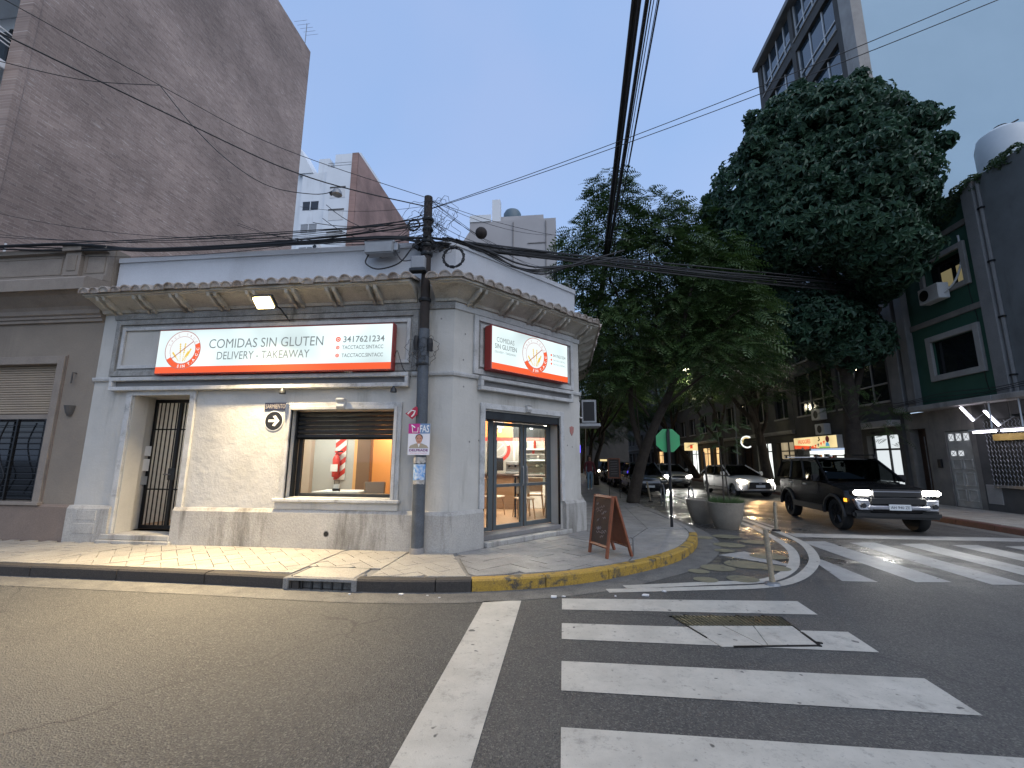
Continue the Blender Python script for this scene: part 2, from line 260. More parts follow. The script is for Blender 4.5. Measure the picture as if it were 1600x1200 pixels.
# ---------------------------------------------------------------- mesh helpers
class MB:
    def __init__(s, T=None): s.v = []; s.f = []; s.mi = []; s.T = T; s.cur = 0
    def add(s, vs, fs):
        o = len(s.v); s.v += [tuple(s.T(*p)) if s.T else tuple(p) for p in vs]; s.f += [tuple(i+o for i in f) for f in fs]; s.mi += [s.cur]*len(fs); return s
    def box(s, x0, x1, y0, y1, z0, z1):
        return s.add([(x0, y0, z0), (x1, y0, z0), (x1, y1, z0), (x0, y1, z0), (x0, y0, z1), (x1, y0, z1), (x1, y1, z1), (x0, y1, z1)],
                     [(0, 3, 2, 1), (4, 5, 6, 7), (0, 1, 5, 4), (1, 2, 6, 5), (2, 3, 7, 6), (3, 0, 4, 7)])
    def quad(s, a, b, c, d): return s.add([a, b, c, d], [(0, 1, 2, 3)])
    def poly(s, pts): return s.add(pts, [tuple(range(len(pts)))])
    def prism(s, pts, z0, z1):
        n = len(pts); return s.add([(p[0], p[1], z0) for p in pts]+[(p[0], p[1], z1) for p in pts], [tuple(range(n-1, -1, -1)), tuple(range(n, 2*n))]+[(i, (i+1) % n, n+(i+1) % n, n+i) for i in range(n)])
    def sweep(s, prof, a, b, close=True):
        """profile [(w, z)] in local frame, swept along u from a to b"""
        n = len(prof); V = [(a, p[0], p[1]) for p in prof]+[(b, p[0], p[1]) for p in prof]
        F = [(i, (i+1) % n, n+(i+1) % n, n+i) for i in range(n if close else n-1)]
        if close: F += [tuple(range(n-1, -1, -1)), tuple(range(n, 2*n))]
        return s.add(V, F)
    def tube(s, path, r, seg=8, cap=True):
        path = [Vector(p) for p in path]; n = len(path); rs = r if isinstance(r, (list, tuple)) else [r]*n; V = []; F = []
        up = None
        for i, p in enumerate(path):
            t = (path[min(i+1, n-1)]-path[max(i-1, 0)]).normalized()
            if up is None: up = Vector((0, 0, 1)) if abs(t.z) < .9 else Vector((1, 0, 0))
            x = t.cross(up); x = x.normalized() if x.length > 1e-4 else t.orthogonal().normalized(); y = x.cross(t).normalized(); up = y
            for k in range(seg):
                a = 2*math.pi*k/seg; V.append(tuple(p+(x*math.cos(a)+y*math.sin(a))*rs[i]))
        for i in range(n-1):
            for k in range(seg): F.append((i*seg+k, i*seg+(k+1) % seg, (i+1)*seg+(k+1) % seg, (i+1)*seg+k))
        if cap: F += [tuple(range(seg-1, -1, -1)), tuple(range((n-1)*seg, n*seg))]
        return s.add(V, F)
    def lathe(s, c, prof, seg=20, cap=True):
        V = []; F = []; n = len(prof)
        for r, z in prof:
            for k in range(seg): a = 2*math.pi*k/seg; V.append((c[0]+r*math.cos(a), c[1]+r*math.sin(a), c[2]+z))
        for i in range(n-1):
            for k in range(seg): F.append((i*seg+k, i*seg+(k+1) % seg, (i+1)*seg+(k+1) % seg, (i+1)*seg+k))
        if cap: F += [tuple(range(seg-1, -1, -1)), tuple(range((n-1)*seg, n*seg))]
        return s.add(V, F)
    def disc(s, c, r, w, seg=32, r0=0, a0=0, a1=360):
        """flat disc or ring in the (u, z) plane at outward offset w, in a facade frame"""
        V = []; F = []; full = (a1-a0) >= 360; n = seg if full else seg+1
        for k in range(n):
            a = R_(a0+(a1-a0)*k/seg); V.append((c[0]+r*math.cos(a), w, c[1]+r*math.sin(a)))
        if r0 == 0 and full: F.append(tuple(range(n)))
        else:
            for k in range(n):
                a = R_(a0+(a1-a0)*k/seg); V.append((c[0]+r0*math.cos(a), w, c[1]+r0*math.sin(a)))
            for k in range(seg): j = (k+1) % n; F.append((k, j, n+j, n+k))
        return s.add(V, F)
    def build(s, name, mats, parent=None, smooth=False, bevel=0, local=False, seg=1, recalc=True):
        me = bpy.data.meshes.new(name)
        off = Vector((0, 0, 0))
        if parent is not None and not local:
            p = parent
            while p is not None: off += p.location; p = p.parent
        me.from_pydata([tuple(Vector(v)-off) for v in s.v], [], s.f)
        mats = mats if isinstance(mats, (list, tuple)) else [mats]
        for m in mats: me.materials.append(MATS[m] if isinstance(m, str) else m)
        for p, i in zip(me.polygons, s.mi): p.material_index = i
        if bevel or recalc:
            bm = bmesh.new(); bm.from_mesh(me)
            if recalc: bmesh.ops.recalc_face_normals(bm, faces=bm.faces)
            if bevel:
                es = [e for e in bm.edges if len(e.link_faces) == 2 and e.calc_face_angle(0) > .5]
                bmesh.ops.bevel(bm, geom=es, offset=bevel, segments=seg, affect='EDGES', clamp_overlap=True)
            bm.to_mesh(me); bm.free()
        if smooth:
            for p in me.polygons: p.use_smooth = True
            if smooth != 'all': me.set_sharp_from_angle(angle=R_(38))
        o = bpy.data.objects.new(name, me); COL.objects.link(o); o.parent = parent
        return o
def tag(o, label=None, cat=None, group=None, kind=None):
    if label: o['label'] = label
    if cat: o['category'] = cat
    if group: o['group'] = group
    if kind: o['kind'] = kind
    return o
def thing(name, label, cat, loc=(0, 0, 0), rz=0, group=None):
    o = bpy.data.objects.new(name, None); COL.objects.link(o); o.location = loc; o.rotation_euler = (0, 0, rz); o.empty_display_size = .2
    return tag(o, label, cat, group)
def copy_tree(o, parent=None):
    c = o.copy(); COL.objects.link(c); c.parent = parent
    for ch in list(o.children): copy_tree(ch, c)
    return c
def struct(name, mb, m, **k): return tag(mb.build(name, m, **k), kind='structure')
def instance(name, me, parent, M):
    o = bpy.data.objects.new(name, me); COL.objects.link(o); o.parent = parent
    off = Vector((0, 0, 0)); p = parent
    while p is not None: off += p.location; p = p.parent
    o.matrix_basis = Matrix.Translation(-off) @ M
    return o
# facade frames: (u along, w outward, z up)
YF = 7.5
def FF(u, w, z): return (u, YF-w, z)
CO = Vector((-1.95, 7.5, 0)); CDV = Vector((.6443, .7648, 0)); CN = Vector((.7648, -.6443, 0))
def FC(s, w, z): p = CO+CDV*s+CN*w; return (p.x, p.y, z)
def fr(u, z, w): k = (YF-w)/YF; return u*k, CAMZ+(z-CAMZ)*k
def frc(s, z, w): k = (6.324-w)/6.324; return -4.48+(s+4.48)*k, CAMZ+(z-CAMZ)*k
XR = 13.4
def FRt(u, w, z): return (XR-w, u, z)          # right-hand street wall, u = y, outward = -x
_fc = None
def text(txt, name, m, parent, T, box, depth=.002, w=0., italic=0, bold=0., local=False):
    """lettering as a mesh, fitted into box=(u0, u1, z0, z1) on frame T at outward offset w"""
    cu = bpy.data.curves.new('t', 'FONT'); cu.body = txt; cu.size = 1; cu.offset = bold; cu.resolution_u = 3; cu.shear = italic
    ob = bpy.data.objects.new('t', cu); COL.objects.link(ob); dg = bpy.context.evaluated_depsgraph_get()
    me = bpy.data.meshes.new_from_object(ob.evaluated_get(dg)); V = [v.co.copy() for v in me.vertices]; F = [tuple(p.vertices) for p in me.polygons]
    bpy.data.objects.remove(ob); bpy.data.curves.remove(cu); bpy.data.meshes.remove(me)
    x0 = min(v.x for v in V); x1 = max(v.x for v in V); y0 = min(v.y for v in V); y1 = max(v.y for v in V)
    u0, u1, z0, z1 = box; mb = MB(T)
    mb.add([(u0+(v.x-x0)/(x1-x0)*(u1-u0), w, z0+(v.y-y0)/(y1-y0)*(z1-z0)) for v in V], F)
    return mb.build(name, m, parent, recalc=False, local=local)
def arc_text(txt, m, parent, T, c, rad, a0, a1, size, w, name='lettering', bold=.02):
    """letters set round an arc, baseline at rad, from angle a0 to a1 (degrees)"""
    mb = MB(T); n = len(txt)
    for i, chx in enumerate(txt):
        if chx == ' ': continue
        a = R_(a0+(a1-a0)*(i/(n-1) if n > 1 else 0))
        cu = bpy.data.curves.new('t', 'FONT'); cu.body = chx; cu.size = size; cu.align_x = 'CENTER'; cu.resolution_u = 2; cu.offset = bold*size
        ob = bpy.data.objects.new('t', cu); COL.objects.link(ob); dg = bpy.context.evaluated_depsgraph_get(); me = bpy.data.meshes.new_from_object(ob.evaluated_get(dg))
        rot = a-math.pi/2 if a1 < a0 else a+math.pi/2
        bx, bz = c[0]+rad*math.cos(a), c[1]+rad*math.sin(a); cs, sn = math.cos(rot), math.sin(rot)
        mb.add([(bx+v.co.x*cs-v.co.y*sn, w, bz+v.co.x*sn+v.co.y*cs) for v in me.vertices], [tuple(p.vertices) for p in me.polygons])
        bpy.data.objects.remove(ob); bpy.data.curves.remove(cu); bpy.data.meshes.remove(me)
    return mb.build(name, m, parent, recalc=False)
def clip_poly(sub, reg):
    out = list(sub)
    for i in range(len(reg)):
        a, b = reg[i], reg[(i+1) % len(reg)]; inp = out; out = []
        side = lambda p: (b[0]-a[0])*(p[1]-a[1])-(b[1]-a[1])*(p[0]-a[0])
        for j in range(len(inp)):
            p, q = inp[j], inp[(j+1) % len(inp)]; sp, sq = side(p), side(q)
            if sp >= 0: out.append(p)
            if sp*sq < 0: t = sp/(sp-sq); out.append((p[0]+(q[0]-p[0])*t, p[1]+(q[1]-p[1])*t))
        if len(out) < 3: return []
    return out
def area2(p): return .5*abs(sum(p[i][0]*p[(i+1) % len(p)][1]-p[(i+1) % len(p)][0]*p[i][1] for i in range(len(p))))
def cat(pts, n=6):
    out = []
    for i in range(len(pts)-1):
        p0 = pts[max(i-1, 0)]; p1 = pts[i]; p2 = pts[i+1]; p3 = pts[min(i+2, len(pts)-1)]
        for k in range(n):
            t = k/n; out.append(tuple(.5*(2*p1[j]+(p2[j]-p0[j])*t+(2*p0[j]-5*p1[j]+4*p2[j]-p3[j])*t*t+(-p0[j]+3*p1[j]-3*p2[j]+p3[j])*t**3) for j in range(len(p1))))
    out.append(tuple(pts[-1])); return out
def lamp_area(name, loc, size, power, col=(1, 1, 1), rot=(0, 0, 0), parent=None, sy=None, spread=None):
    l = bpy.data.lights.new(name, 'AREA'); l.energy = power; l.color = col; l.size = size
    if sy: l.shape = 'RECTANGLE'; l.size_y = sy
    if spread: l.spread = R_(spread)
    o = bpy.data.objects.new(name, l); COL.objects.link(o); o.location = loc; o.rotation_euler = rot
    return o
# ================================================================ ground
mb = MB(); mb.poly([(-250, -150, 0), (250, -150, 0), (250, 300, 0), (-250, 300, 0)]); road = struct('road', mb, 'asphalt', recalc=False)
KERB = [(-30, 5.75), (-20, 5.75), (-12, 5.75), (-8.1, 5.74), (-5, 5.73), (-2.7, 5.68), (-1.2, 5.86), (.15, 6.38), (1.16, 7.18), (1.93, 8.02), (2.5, 9.08), (2.85, 10.2), (2.93, 11.3), (2.86, 13), (2.7, 15), (2.65, 20), (2.65, 90)]
kc = cat(KERB, 8)
def offset_path(p, d):
    out = []
    for i in range(len(p)):
        a = p[max(i-1, 0)]; b = p[min(i+1, len(p)-1)]; tx, ty = b[0]-a[0], b[1]-a[1]; l = math.hypot(tx, ty); out.append((p[i][0]-ty/l*d, p[i][1]+tx/l*d))
    return out
def ribbon(mb, p, d0, d1, z):
    a = offset_path(p, d0); b = offset_path(p, d1); n = len(p)
    mb.add([(q[0], q[1], z) for q in a]+[(q[0], q[1], z) for q in b], [(i, i+1, n+i+1, n+i) for i in range(n-1)])
g = MB(); ribbon(g, kc, -.42, .05, .004); struct('gutter', g, 'gutter', recalc=False)
ki = offset_path(kc, .1)
s = MB(); s.prism([(p[0], p[1]) for p in ki]+[(-.2, 90), (-.2, 11.0), (-1.2, 9.8), (-2.4, 8.2), (-2.6, 7.9), (-30, 7.9)], -.05, .128); sidewalk = struct('sidewalk', s, 'slab')
# kerb stones, one by one
def arc_len(p):
    L = [0]
    for i in range(1, len(p)): L.append(L[-1]+math.hypot(p[i][0]-p[i-1][0], p[i][1]-p[i-1][1]))
    return L
KL = arc_len(kc)
def at_len(p, L, t):
    for i in range(1, len(p)):
        if L[i] >= t: k = (t-L[i-1])/max(1e-9, L[i]-L[i-1]); return (p[i-1][0]+(p[i][0]-p[i-1][0])*k, p[i-1][1]+(p[i][1]-p[i-1][1])*k)
    return p[-1]
def kerb_run(p, L, t0, t1, step, m, parent, gap=.014, top=.15, wd=.16):
    t = t0; rnd = random.Random(3)
    while t < t1-.05:
        e = min(t1, t+step*rnd.uniform(.9, 1.12)); a = [at_len(p, L, t+gap/2+(e-t-gap)*k/4) for k in range(5)]
        o = offset_path(a, 0); i = offset_path(a, wd); i0 = offset_path(a, .02 if wd > 0 else -.02); dz = rnd.uniform(-.006, .006); V = []; F = []
        for k in range(5): V += [(o[k][0], o[k][1], -.05), (o[k][0], o[k][1], top-.02+dz), (i0[k][0], i0[k][1], top+dz), (i[k][0], i[k][1], top+dz), (i[k][0], i[k][1], -.05)]
        for k in range(4):
            for j in range(4): F.append((k*5+j, k*5+j+1, k*5+5+j+1, k*5+5+j))
        F += [(0, 1, 2, 3, 4), (24, 23, 22, 21, 20)]
        q = MB().add(V, F); mm = m((at_len(p, L, (t+e)/2))); q.build('kerb_stone', mm, parent); t = e
def kmat(p):
    return 'kerb_yellow' if p[0] > -1.25 and p[1] < 9.9 else ('slab' if p[1] >= 9.9 else 'kerb_dark')
tdr0 = next(KL[i] for i in range(len(kc)) if kc[i][0] > -3.62); tdr1 = next(KL[i] for i in range(len(kc)) if kc[i][0] > -2.72)
tst = next(KL[i] for i in range(len(kc)) if kc[i][0] > -14); ten = next(KL[i] for i in range(len(kc)) if kc[i][1] > 40)
tye = next(KL[i] for i in range(len(kc)) if kc[i][0] > -1.22)
kerb_run(kc, KL, tst, tdr0, 1.25, kmat, sidewalk); kerb_run(kc, KL, tdr1, tye, 1.1, kmat, sidewalk); kerb_run(kc, KL, tye, ten, 1.05, kmat, sidewalk)
# paving tiles
rt = random.Random(11)
def tile(poly, m, name='paving_tile', parent=None, zt=.15, shrink=.006):
    cx = sum(p[0] for p in poly)/len(poly); cy = sum(p[1] for p in poly)/len(poly)
    q = []
    for p in poly:
        d = math.hypot(p[0]-cx, p[1]-cy); k = max(0, 1-shrink/max(d, .01)); q.append((cx+(p[0]-cx)*k, cy+(p[1]-cy)*k))
    tx, ty, dz = rt.uniform(-.010, .010), rt.uniform(-.010, .010), rt.uniform(-.003, .002)
    n = len(q); V = [(p[0], p[1], .10) for p in q]+[(p[0], p[1], zt+dz+(p[0]-cx)*tx+(p[1]-cy)*ty) for p in q]
    MB().add(V, [tuple(range(n, 2*n))]+[(i, (i+1) % n, n+(i+1) % n, n+i) for i in range(n)]).build(name, m, parent or sidewalk)
regA = [(-13.2, 5.91), (-7.9, 5.91), (-7.5, 7.43), (-13.2, 7.43)]
regB = [(-7.88, 5.91), (-3.72, 5.90), (-3.72, 7.43), (-7.48, 7.43)]
regB2 = [(-3.70, 6.26), (-2.6, 6.26), (-2.6, 7.43), (-3.70, 7.43)]
regB3 = [(-2.58, 5.87), (-1.3, 6.02), (-1.85, 7.40), (-2.58, 7.43)]
y = 5.91
for ix in range(30):
    for iy in range(4):
        x0 = -13.2+ix*.2; y0 = 5.91+iy*.4-(.2 if ix % 2 else 0)
        p = clip_poly([(x0, y0), (x0+.2, y0), (x0+.2, y0+.4), (x0, y0+.4)], regA)
        if p and area2(p) > .008: tile(p, 'tile')
def herring(reg, a, b, m):
    x0 = min(p[0] for p in reg)-1; x1 = max(p[0] for p in reg)+1; y0 = min(p[1] for p in reg)-1; y1 = max(p[1] for p in reg)+1
    c = math.sqrt(.5); cx, cy = -5, 6.6
    for i in range(-40, 41):
        for j in range(-40, 41):
            for kind in (0, 1):
                # herringbone unit: horizontal a x b brick and vertical b x a brick, shifted along the diagonal
                ox = i*b+j*2*a if False else i*b+j*a*1.0; oy = i*b-j*a*1.0
                r = [(ox, oy), (ox+a, oy), (ox+a, oy+b), (ox, oy+b)] if kind == 0 else [(ox+a, oy-a+b), (ox+a+b, oy-a+b), (ox+a+b, oy+b), (ox+a, oy+b)]
                q = [(cx+(p[0]-p[1])*c, cy+(p[0]+p[1])*c) for p in r]
                mx = sum(p[0] for p in q)/4; my = sum(p[1] for p in q)/4
                if not (x0 < mx < x1 and y0 < my < y1): continue
                p = clip_poly(q, reg)
                if p and area2(p) > .008: tile(p, m)
for rg in (regB, regB2, regB3): herring(rg, .4, .2, 'tile')
# corner flags, laid square to the chamfer, and smooth cast panel at the kerb point
cs, sn = CDV.x, CDV.y
corner = [(-1.26, 6.04), (.1, 6.56), (.98, 7.24), (1.1, 7.6), (1.35, 9.3), (.42, 9.95), (-1.78, 7.42)]
for i in range(-4, 14):
    for j in range(-1, 12):
        s0 = i*.4+(.2 if j % 2 else 0); w0 = .12+j*.4; r = []
        for a, b in ((0, 0), (.4, 0), (.4, .4), (0, .4)):
            P = CO+CDV*(s0+a)+CN*(w0+b); r.append((P.x, P.y))
        # frame turns clockwise: reverse for the clip
        p = clip_poly(r[::-1], corner)
        if p and area2(p) > .02: tile(p, 'tile_grey')
mb = MB(); pts = [(1.0, 7.25)]+[p for p in offset_path(kc, .17) if 7.2 < p[1] < 10.6 and p[0] > 1.05]+[(1.9, 10.6), (1.37, 9.3), (1.12, 7.6)]
mb.prism(pts, .10, .149); mb.build('cast_panel', 'tile_grey', sidewalk, bevel=.004)
mb = MB(); mb.prism([(.52, 10.0), (1.36, 9.32), (1.88, 10.64), (2.0, 15.4), (.52, 15.4)], .10, .1475); mb.build('cast_panel', 'tile_grey', sidewalk)
pr = [p for p in offset_path(kc, .17) if 10.66 < p[1] < 15.38]; pr.sort(key=lambda p: p[1])
mb = MB(); mb.prism([(1.89, 10.66)]+pr+[(2.01, 15.38)], .10, .1462); mb.build('cast_panel', 'tile_grey', sidewalk)
mb = MB(); mb.prism([(2.5, 15.42), (2.45, 60), (.5, 60), (.5, 15.42)], .1, .146); mb.build('cast_panel', 'tile_grey', sidewalk)
# right-hand pavement
RK = [(60, 8.2), (30, 8.2), (13.2, 8.3), (11.6, 8.9), (10.75, 10.0), (10.5, 11.4), (10.5, 14), (10.5, 30), (10.5, 90)]
rk = cat(RK, 6); RL = arc_len(rk)
s = MB(); s.prism([(p[0], p[1]) for p in offset_path(rk, -.1)]+[(60, 90)], -.05, .13); rside = struct('far_sidewalk', s, 'slab')
rt0 = next(RL[i] for i in range(len(rk)) if rk[i][1] > 9.0); rt1 = next(RL[i] for i in range(len(rk)) if rk[i][1] > 32)
kerb_run(rk, RL, rt0, rt1, 1.2, lambda p: 'kerb_red', rside, wd=-.16)
mb = MB()
for i in range(11):
    for j in range(30):
        x = 10.72+i*.245; y = 10.6+j*.4
        if y < 12 and x < 11: pass
        z = .15+rt.uniform(-.003, .003); mb.box(x, x+.235, y, y+.39, .1, z)
tag(mb.build('paving', 'tile', rside), kind='stuff')
g = MB(); ribbon(g, rk, .02, .4, .004); struct('gutter', g, 'gutter', recalc=False)
# painted markings
def mark(name, pts, m='paint_white', z=.004): return MB().poly([(p[0], p[1], z) for p in pts]).build(name, m, road, recalc=False)
mark('stop_line', [(-.99, 1.0), (-.54, 1.0), (-.53, 5.60), (-.98, 5.53)])
for a in ([5.35, 5.75, 6.02, 5.55], [4.52, 4.93, 5.06, 4.59], [3.58, 4.06, 4.12, 3.61], [2.74, 3.13, 3.17, 2.72], [1.84, 2.26, 2.28, 1.82]):
    mark('zebra_stripe', [(-.04, a[0]), (2.79, a[3]), (2.81, a[2]), (-.04, a[1])])
for k in range(6):
    x0 = 4.93+.965*k; wd = .56
    mark('zebra_stripe', [(x0, 7.13), (x0+wd-.04, 7.2), (x0+wd, 10.32), (x0+.02, 10.24)], 'paint_worn')
mark('zebra_stripe', [(3.92, 7.05), (4.40, 7.07), (4.42, 8.45), (4.28, 8.62)], 'paint_worn')
mark('stop_line', [(5.15, 10.78), (10.1, 10.85), (10.1, 11.33), (5.18, 11.3)], 'paint_worn')
LO = cat([(.55, 6.14), (1.83, 6.42), (2.74, 6.66), (3.36, 7.12), (4.0, 7.96), (4.46, 8.8), (4.88, 9.95), (5.05, 11.1), (5.10, 12.2), (5.14, 14.5), (5.0, 17.4), (4.95, 26)], 6)
LI = cat([(.80, 6.34), (1.92, 6.66), (2.80, 6.92), (3.40, 7.5), (3.92, 8.35), (4.38, 9.5), (4.66, 11.0), (4.78, 12.3), (4.82, 14.5), (4.72, 17.4)], 6)
for P, wd in ((LO, .16), (LI, .16)):
    mb = MB(); ribbon(mb, P, -wd*.5, wd*.5, .005); mb.build('painted_line', 'paint_white', road, recalc=False)
def ell(cx, cy, rx, ry, n=24): return [(cx+rx*math.cos(2*math.pi*k/n), cy+ry*math.sin(2*math.pi*k/n)) for k in range(n)]
DZ = 0
for cx, cy, r in ((2.05, 7.35, .16), (2.42, 7.62, .26), (2.95, 7.9, .33), (2.55, 6.98, .22), (3.3, 7.72, .25), (3.6, 8.6, .3), (3.3, 9.6, .3), (3.95, 10.0, .28), (2.0, 6.86, .17), (3.0, 9.0, .18), (3.6, 10.6, .3), (3.05, 10.4, .2)):
    mark('painted_dot', ell(cx, cy, r, r*.85), 'paint_dots', .0060+.0004*DZ); DZ += 1
mark('painted_wedge', [(2.75, 8.6), (3.75, 7.75), (3.35, 9.0)], 'paint_worn', .0045)
mark('painted_line', [(5.2, 15.6), (6.6, 15.6), (6.6, 15.72), (5.2, 15.72)], 'paint_worn'); mark('painted_line', [(3.2, 18.9), (5.0, 18.9), (5.0, 19.05), (3.2, 19.05)], 'paint_worn')
mark('painted_line', [(5.3, 12.2), (5.42, 12.2), (5.42, 15.6), (5.3, 15.6)], 'paint_worn')
# sunken manhole plates in the zebra
mh = thing('utility_cover', 'broken rectangular metal utility cover sunk into the zebra crossing', 'cover', (1.75, 4.95, 0))
q = [(1.15, 5.27), (2.33, 5.40), (2.33, 4.66), (1.42, 4.52)]
mark_z = .012
mat('cover_steel', (.17, .16, .11), .42, metal=.4, col2=(.10, .095, .07), vs=6, fine=.3, rvar=.15)
def lerp(a, b, t): return (a[0]+(b[0]-a[0])*t, a[1]+(b[1]-a[1])*t)
up0, up1 = lerp(q[0], q[3], .36), lerp(q[1], q[2], .36)
m_ = MB().add([(p[0], p[1], .010) for p in (q[0], q[1], up1, up0)], [(3, 2, 1, 0)]); m_.build('steel_plate', 'cover_steel', mh)
for k in range(26):
    a, b = lerp(q[0], q[1], (k+.2)/26), lerp(up0, up1, (k+.2)/26); c, d = lerp(q[0], q[1], (k+.6)/26), lerp(up0, up1, (k+.6)/26)
    MB().add([(a[0], a[1], .012), (c[0], c[1], .012), (d[0], d[1], .012), (b[0], b[1], .012)]+[(a[0], a[1], .018), (c[0], c[1], .018), (d[0], d[1], .018), (b[0], b[1], .018)], [(4, 5, 6, 7), (0, 1, 5, 4), (1, 2, 6, 5), (2, 3, 7, 6), (3, 0, 4, 7)]).build('rib', 'cover_steel', mh)
q3a, q3b = lerp(q[3], q[2], .30), lerp(q[3], q[2], .62); u3a, u3b = lerp(up0, up1, .0), lerp(up0, up1, .34)
for pl in ((up0, lerp(up0, up1, .33), lerp(q[3], q[2], .43), q[3]), (lerp(up0, up1, .345), lerp(up0, up1, .62), lerp(q[3], q[2], .47), lerp(q[3], q[2], .44)), (lerp(up0, up1, .63), up1, q[2], lerp(q[3], q[2], .48))):
    MB().add([(p[0], p[1], z) for z in (.004, .011) for p in pl], [(7, 6, 5, 4), (0, 1, 5, 4), (1, 2, 6, 5), (2, 3, 7, 6), (3, 0, 4, 7)]).build('concrete_plate', 'paint_white', mh)
def strip(a, b, hw, zt=.014, m='black_iron', nm='frame_bar'):
    dx, dy = b[0]-a[0], b[1]-a[1]; l = math.hypot(dx, dy); nx, ny = -dy/l*hw, dx/l*hw
    MB().add([(a[0]-nx, a[1]-ny, .004), (b[0]-nx, b[1]-ny, .004), (b[0]+nx, b[1]+ny, .004), (a[0]+nx, a[1]+ny, .004)]+[(a[0]-nx, a[1]-ny, zt), (b[0]-nx, b[1]-ny, zt), (b[0]+nx, b[1]+ny, zt), (a[0]+nx, a[1]+ny, zt)], [(4, 5, 6, 7), (0, 1, 5, 4), (1, 2, 6, 5), (2, 3, 7, 6), (3, 0, 4, 7)]).build(nm, m, mh)
strip(lerp(q[0], q[1], -.02), q[1], .010); strip(q[1], lerp(q[1], q[2], .55), .009); strip(lerp(q[1], q[2], .58), lerp(q[1], q[2], 1.02), .015); strip(lerp(q[3], q[2], .12), lerp(q[3], q[2], .98), .009)
for k in range(4): c_ = lerp(q[0], q[1], .14+.24*k); strip((c_[0]-.02, c_[1]+.045), (c_[0]+.05, c_[1]+.01), .008, nm='hinge_tab')
strip(lerp(q[1], q[2], .9), (q[2][0]+.06, q[2][1]+.06), .012, nm='hinge_tab'); strip(up0, lerp(up0, q[3], .6), .006, nm='crack_line')
# storm drain in the kerb
dr = thing('storm_drain', 'kerb storm drain with barred dark opening under a concrete lid', 'drain', (-3.17, 5.9, 0))
mb = MB(); mb.box(-3.60, -2.74, 5.72, 6.22, .118, .156); mb.build('lid', 'tile', dr, bevel=.006)
mb = MB(); mb.box(-3.62, -2.72, 5.66, 5.72, .11, .15); mb.build('lintel', 'slab', dr, bevel=.006)
mb = MB(); mb.box(-3.60, -2.74, 5.98, 6.02, .0, .11); mb.build('back_wall', 'black_iron', dr)
for x in (-3.68, -2.74): mb = MB(); mb.box(x, x+.07, 5.65, 5.98, 0, .149); mb.build('jamb', 'slab', dr, bevel=.01)
for k in range(5): x = -3.45+k*.14; mb = MB(); mb.box(x, x+.022, 5.69, 5.715, 0, .11); mb.build('bar', 'dark_metal', dr)
mb = MB(); mb.box(-3.6, -2.74, 6.225, 6.25, .14, .152); mb.box(-3.63, -3.605, 5.75, 6.25, .14, .152); mb.build('lid_rim', 'black_iron', dr)
# scattered litter along the gutter
rl = random.Random(5)
for k in range(9):
    t = rl.uniform(0, 1); px_, py_ = (-3.0+4.6*t, 5.60+rl.uniform(-.10, .05)+(max(0, (-3.0+4.6*t)+1.2)**1.5*.14)); a = rl.uniform(0, 3); r = rl.uniform(.015, .05)
    pts = [(px_+r*math.cos(a+i*1.57)*rl.uniform(.6, 1.3), py_+r*.7*math.sin(a+i*1.57)) for i in range(4)]
    mb = MB(); mb.prism(pts, .006, .006+rl.uniform(.004, .02)); o = mb.build('paper_scrap', 'white_plain')
    tag(o, 'small scrap of pale litter in the gutter by the corner kerb', 'litter', 'litter scraps in the gutter')

# ================================================================ corner shop
def wall_holes(T, u0, u1, z0, z1, w0, w1, holes, name, mats, parent, mf=None, extra_u=()):
    us = sorted(set([u0, u1]+[h[i] for h in holes for i in (0, 1)]+list(extra_u))); zs = sorted(set([z0, z1]+[h[i] for h in holes for i in (2, 3)]))
    us = [u for u in us if u0 <= u <= u1]; zs = [z for z in zs if z0 <= z <= z1]
    solid = lambda i, j: 0 <= i < len(us)-1 and 0 <= j < len(zs)-1 and not any(h[0]-1e-6 <= us[i] and us[i+1] <= h[1]+1e-6 and h[2]-1e-6 <= zs[j] and zs[j+1] <= h[3]+1e-6 for h in holes)
    mb = MB(T)
    for i in range(len(us)-1):
        for j in range(len(zs)-1):
            if not solid(i, j): continue
            a, b, c, d = us[i], us[i+1], zs[j], zs[j+1]; mb.cur = mf((a+b)/2, (c+d)/2) if mf else 0
            mb.quad((a, w1, c), (b, w1, c), (b, w1, d), (a, w1, d)); mb.quad((a, w0, c), (a, w0, d), (b, w0, d), (b, w0, c))
            if not solid(i-1, j): mb.quad((a, w0, c), (a, w1, c), (a, w1, d), (a, w0, d))
            if not solid(i+1, j): mb.quad((b, w0, c), (b, w0, d), (b, w1, d), (b, w1, c))
            if not solid(i, j-1): mb.quad((a, w0, c), (b, w0, c), (b, w1, c), (a, w1, c))
            if not solid(i, j+1): mb.quad((a, w0, d), (a, w1, d), (b, w1, d), (b, w0, d))
    return mb.build(name, mats, parent, recalc=False)
def msweep(T, prof, a, b, ka, kb):
    mb = MB(T); n = len(prof); V = [(a+ka*p[0], p[0], p[1]) for p in prof]+[(b+kb*p[0], p[0], p[1]) for p in prof]
    mb.add(V, [(i, (i+1) % n, n+(i+1) % n, n+i) for i in range(n)]+[tuple(range(n-1, -1, -1)), tuple(range(n, 2*n))]); return mb
def frame4(T, u0, u1, z0, z1, wd, w0, w1, name, m, parent, bevel=.006, bottom=True):
    mb = MB(T); mb.box(u0, u0+wd, w0, w1, z0, z1); mb.box(u1-wd, u1, w0, w1, z0, z1); mb.box(u0+wd, u1-wd, w0, w1-.002, z1-wd, z1)
    if bottom: mb.box(u0+wd, u1-wd, w0, w1-.002, z0, z0+wd)
    return mb.build(name, m, parent, bevel=bevel)
MK, MK2 = .465, .365
SEND = 3.64
def FS(u, w, z): p = FC(SEND, 0, 0); return (p[0]+w, u, z)
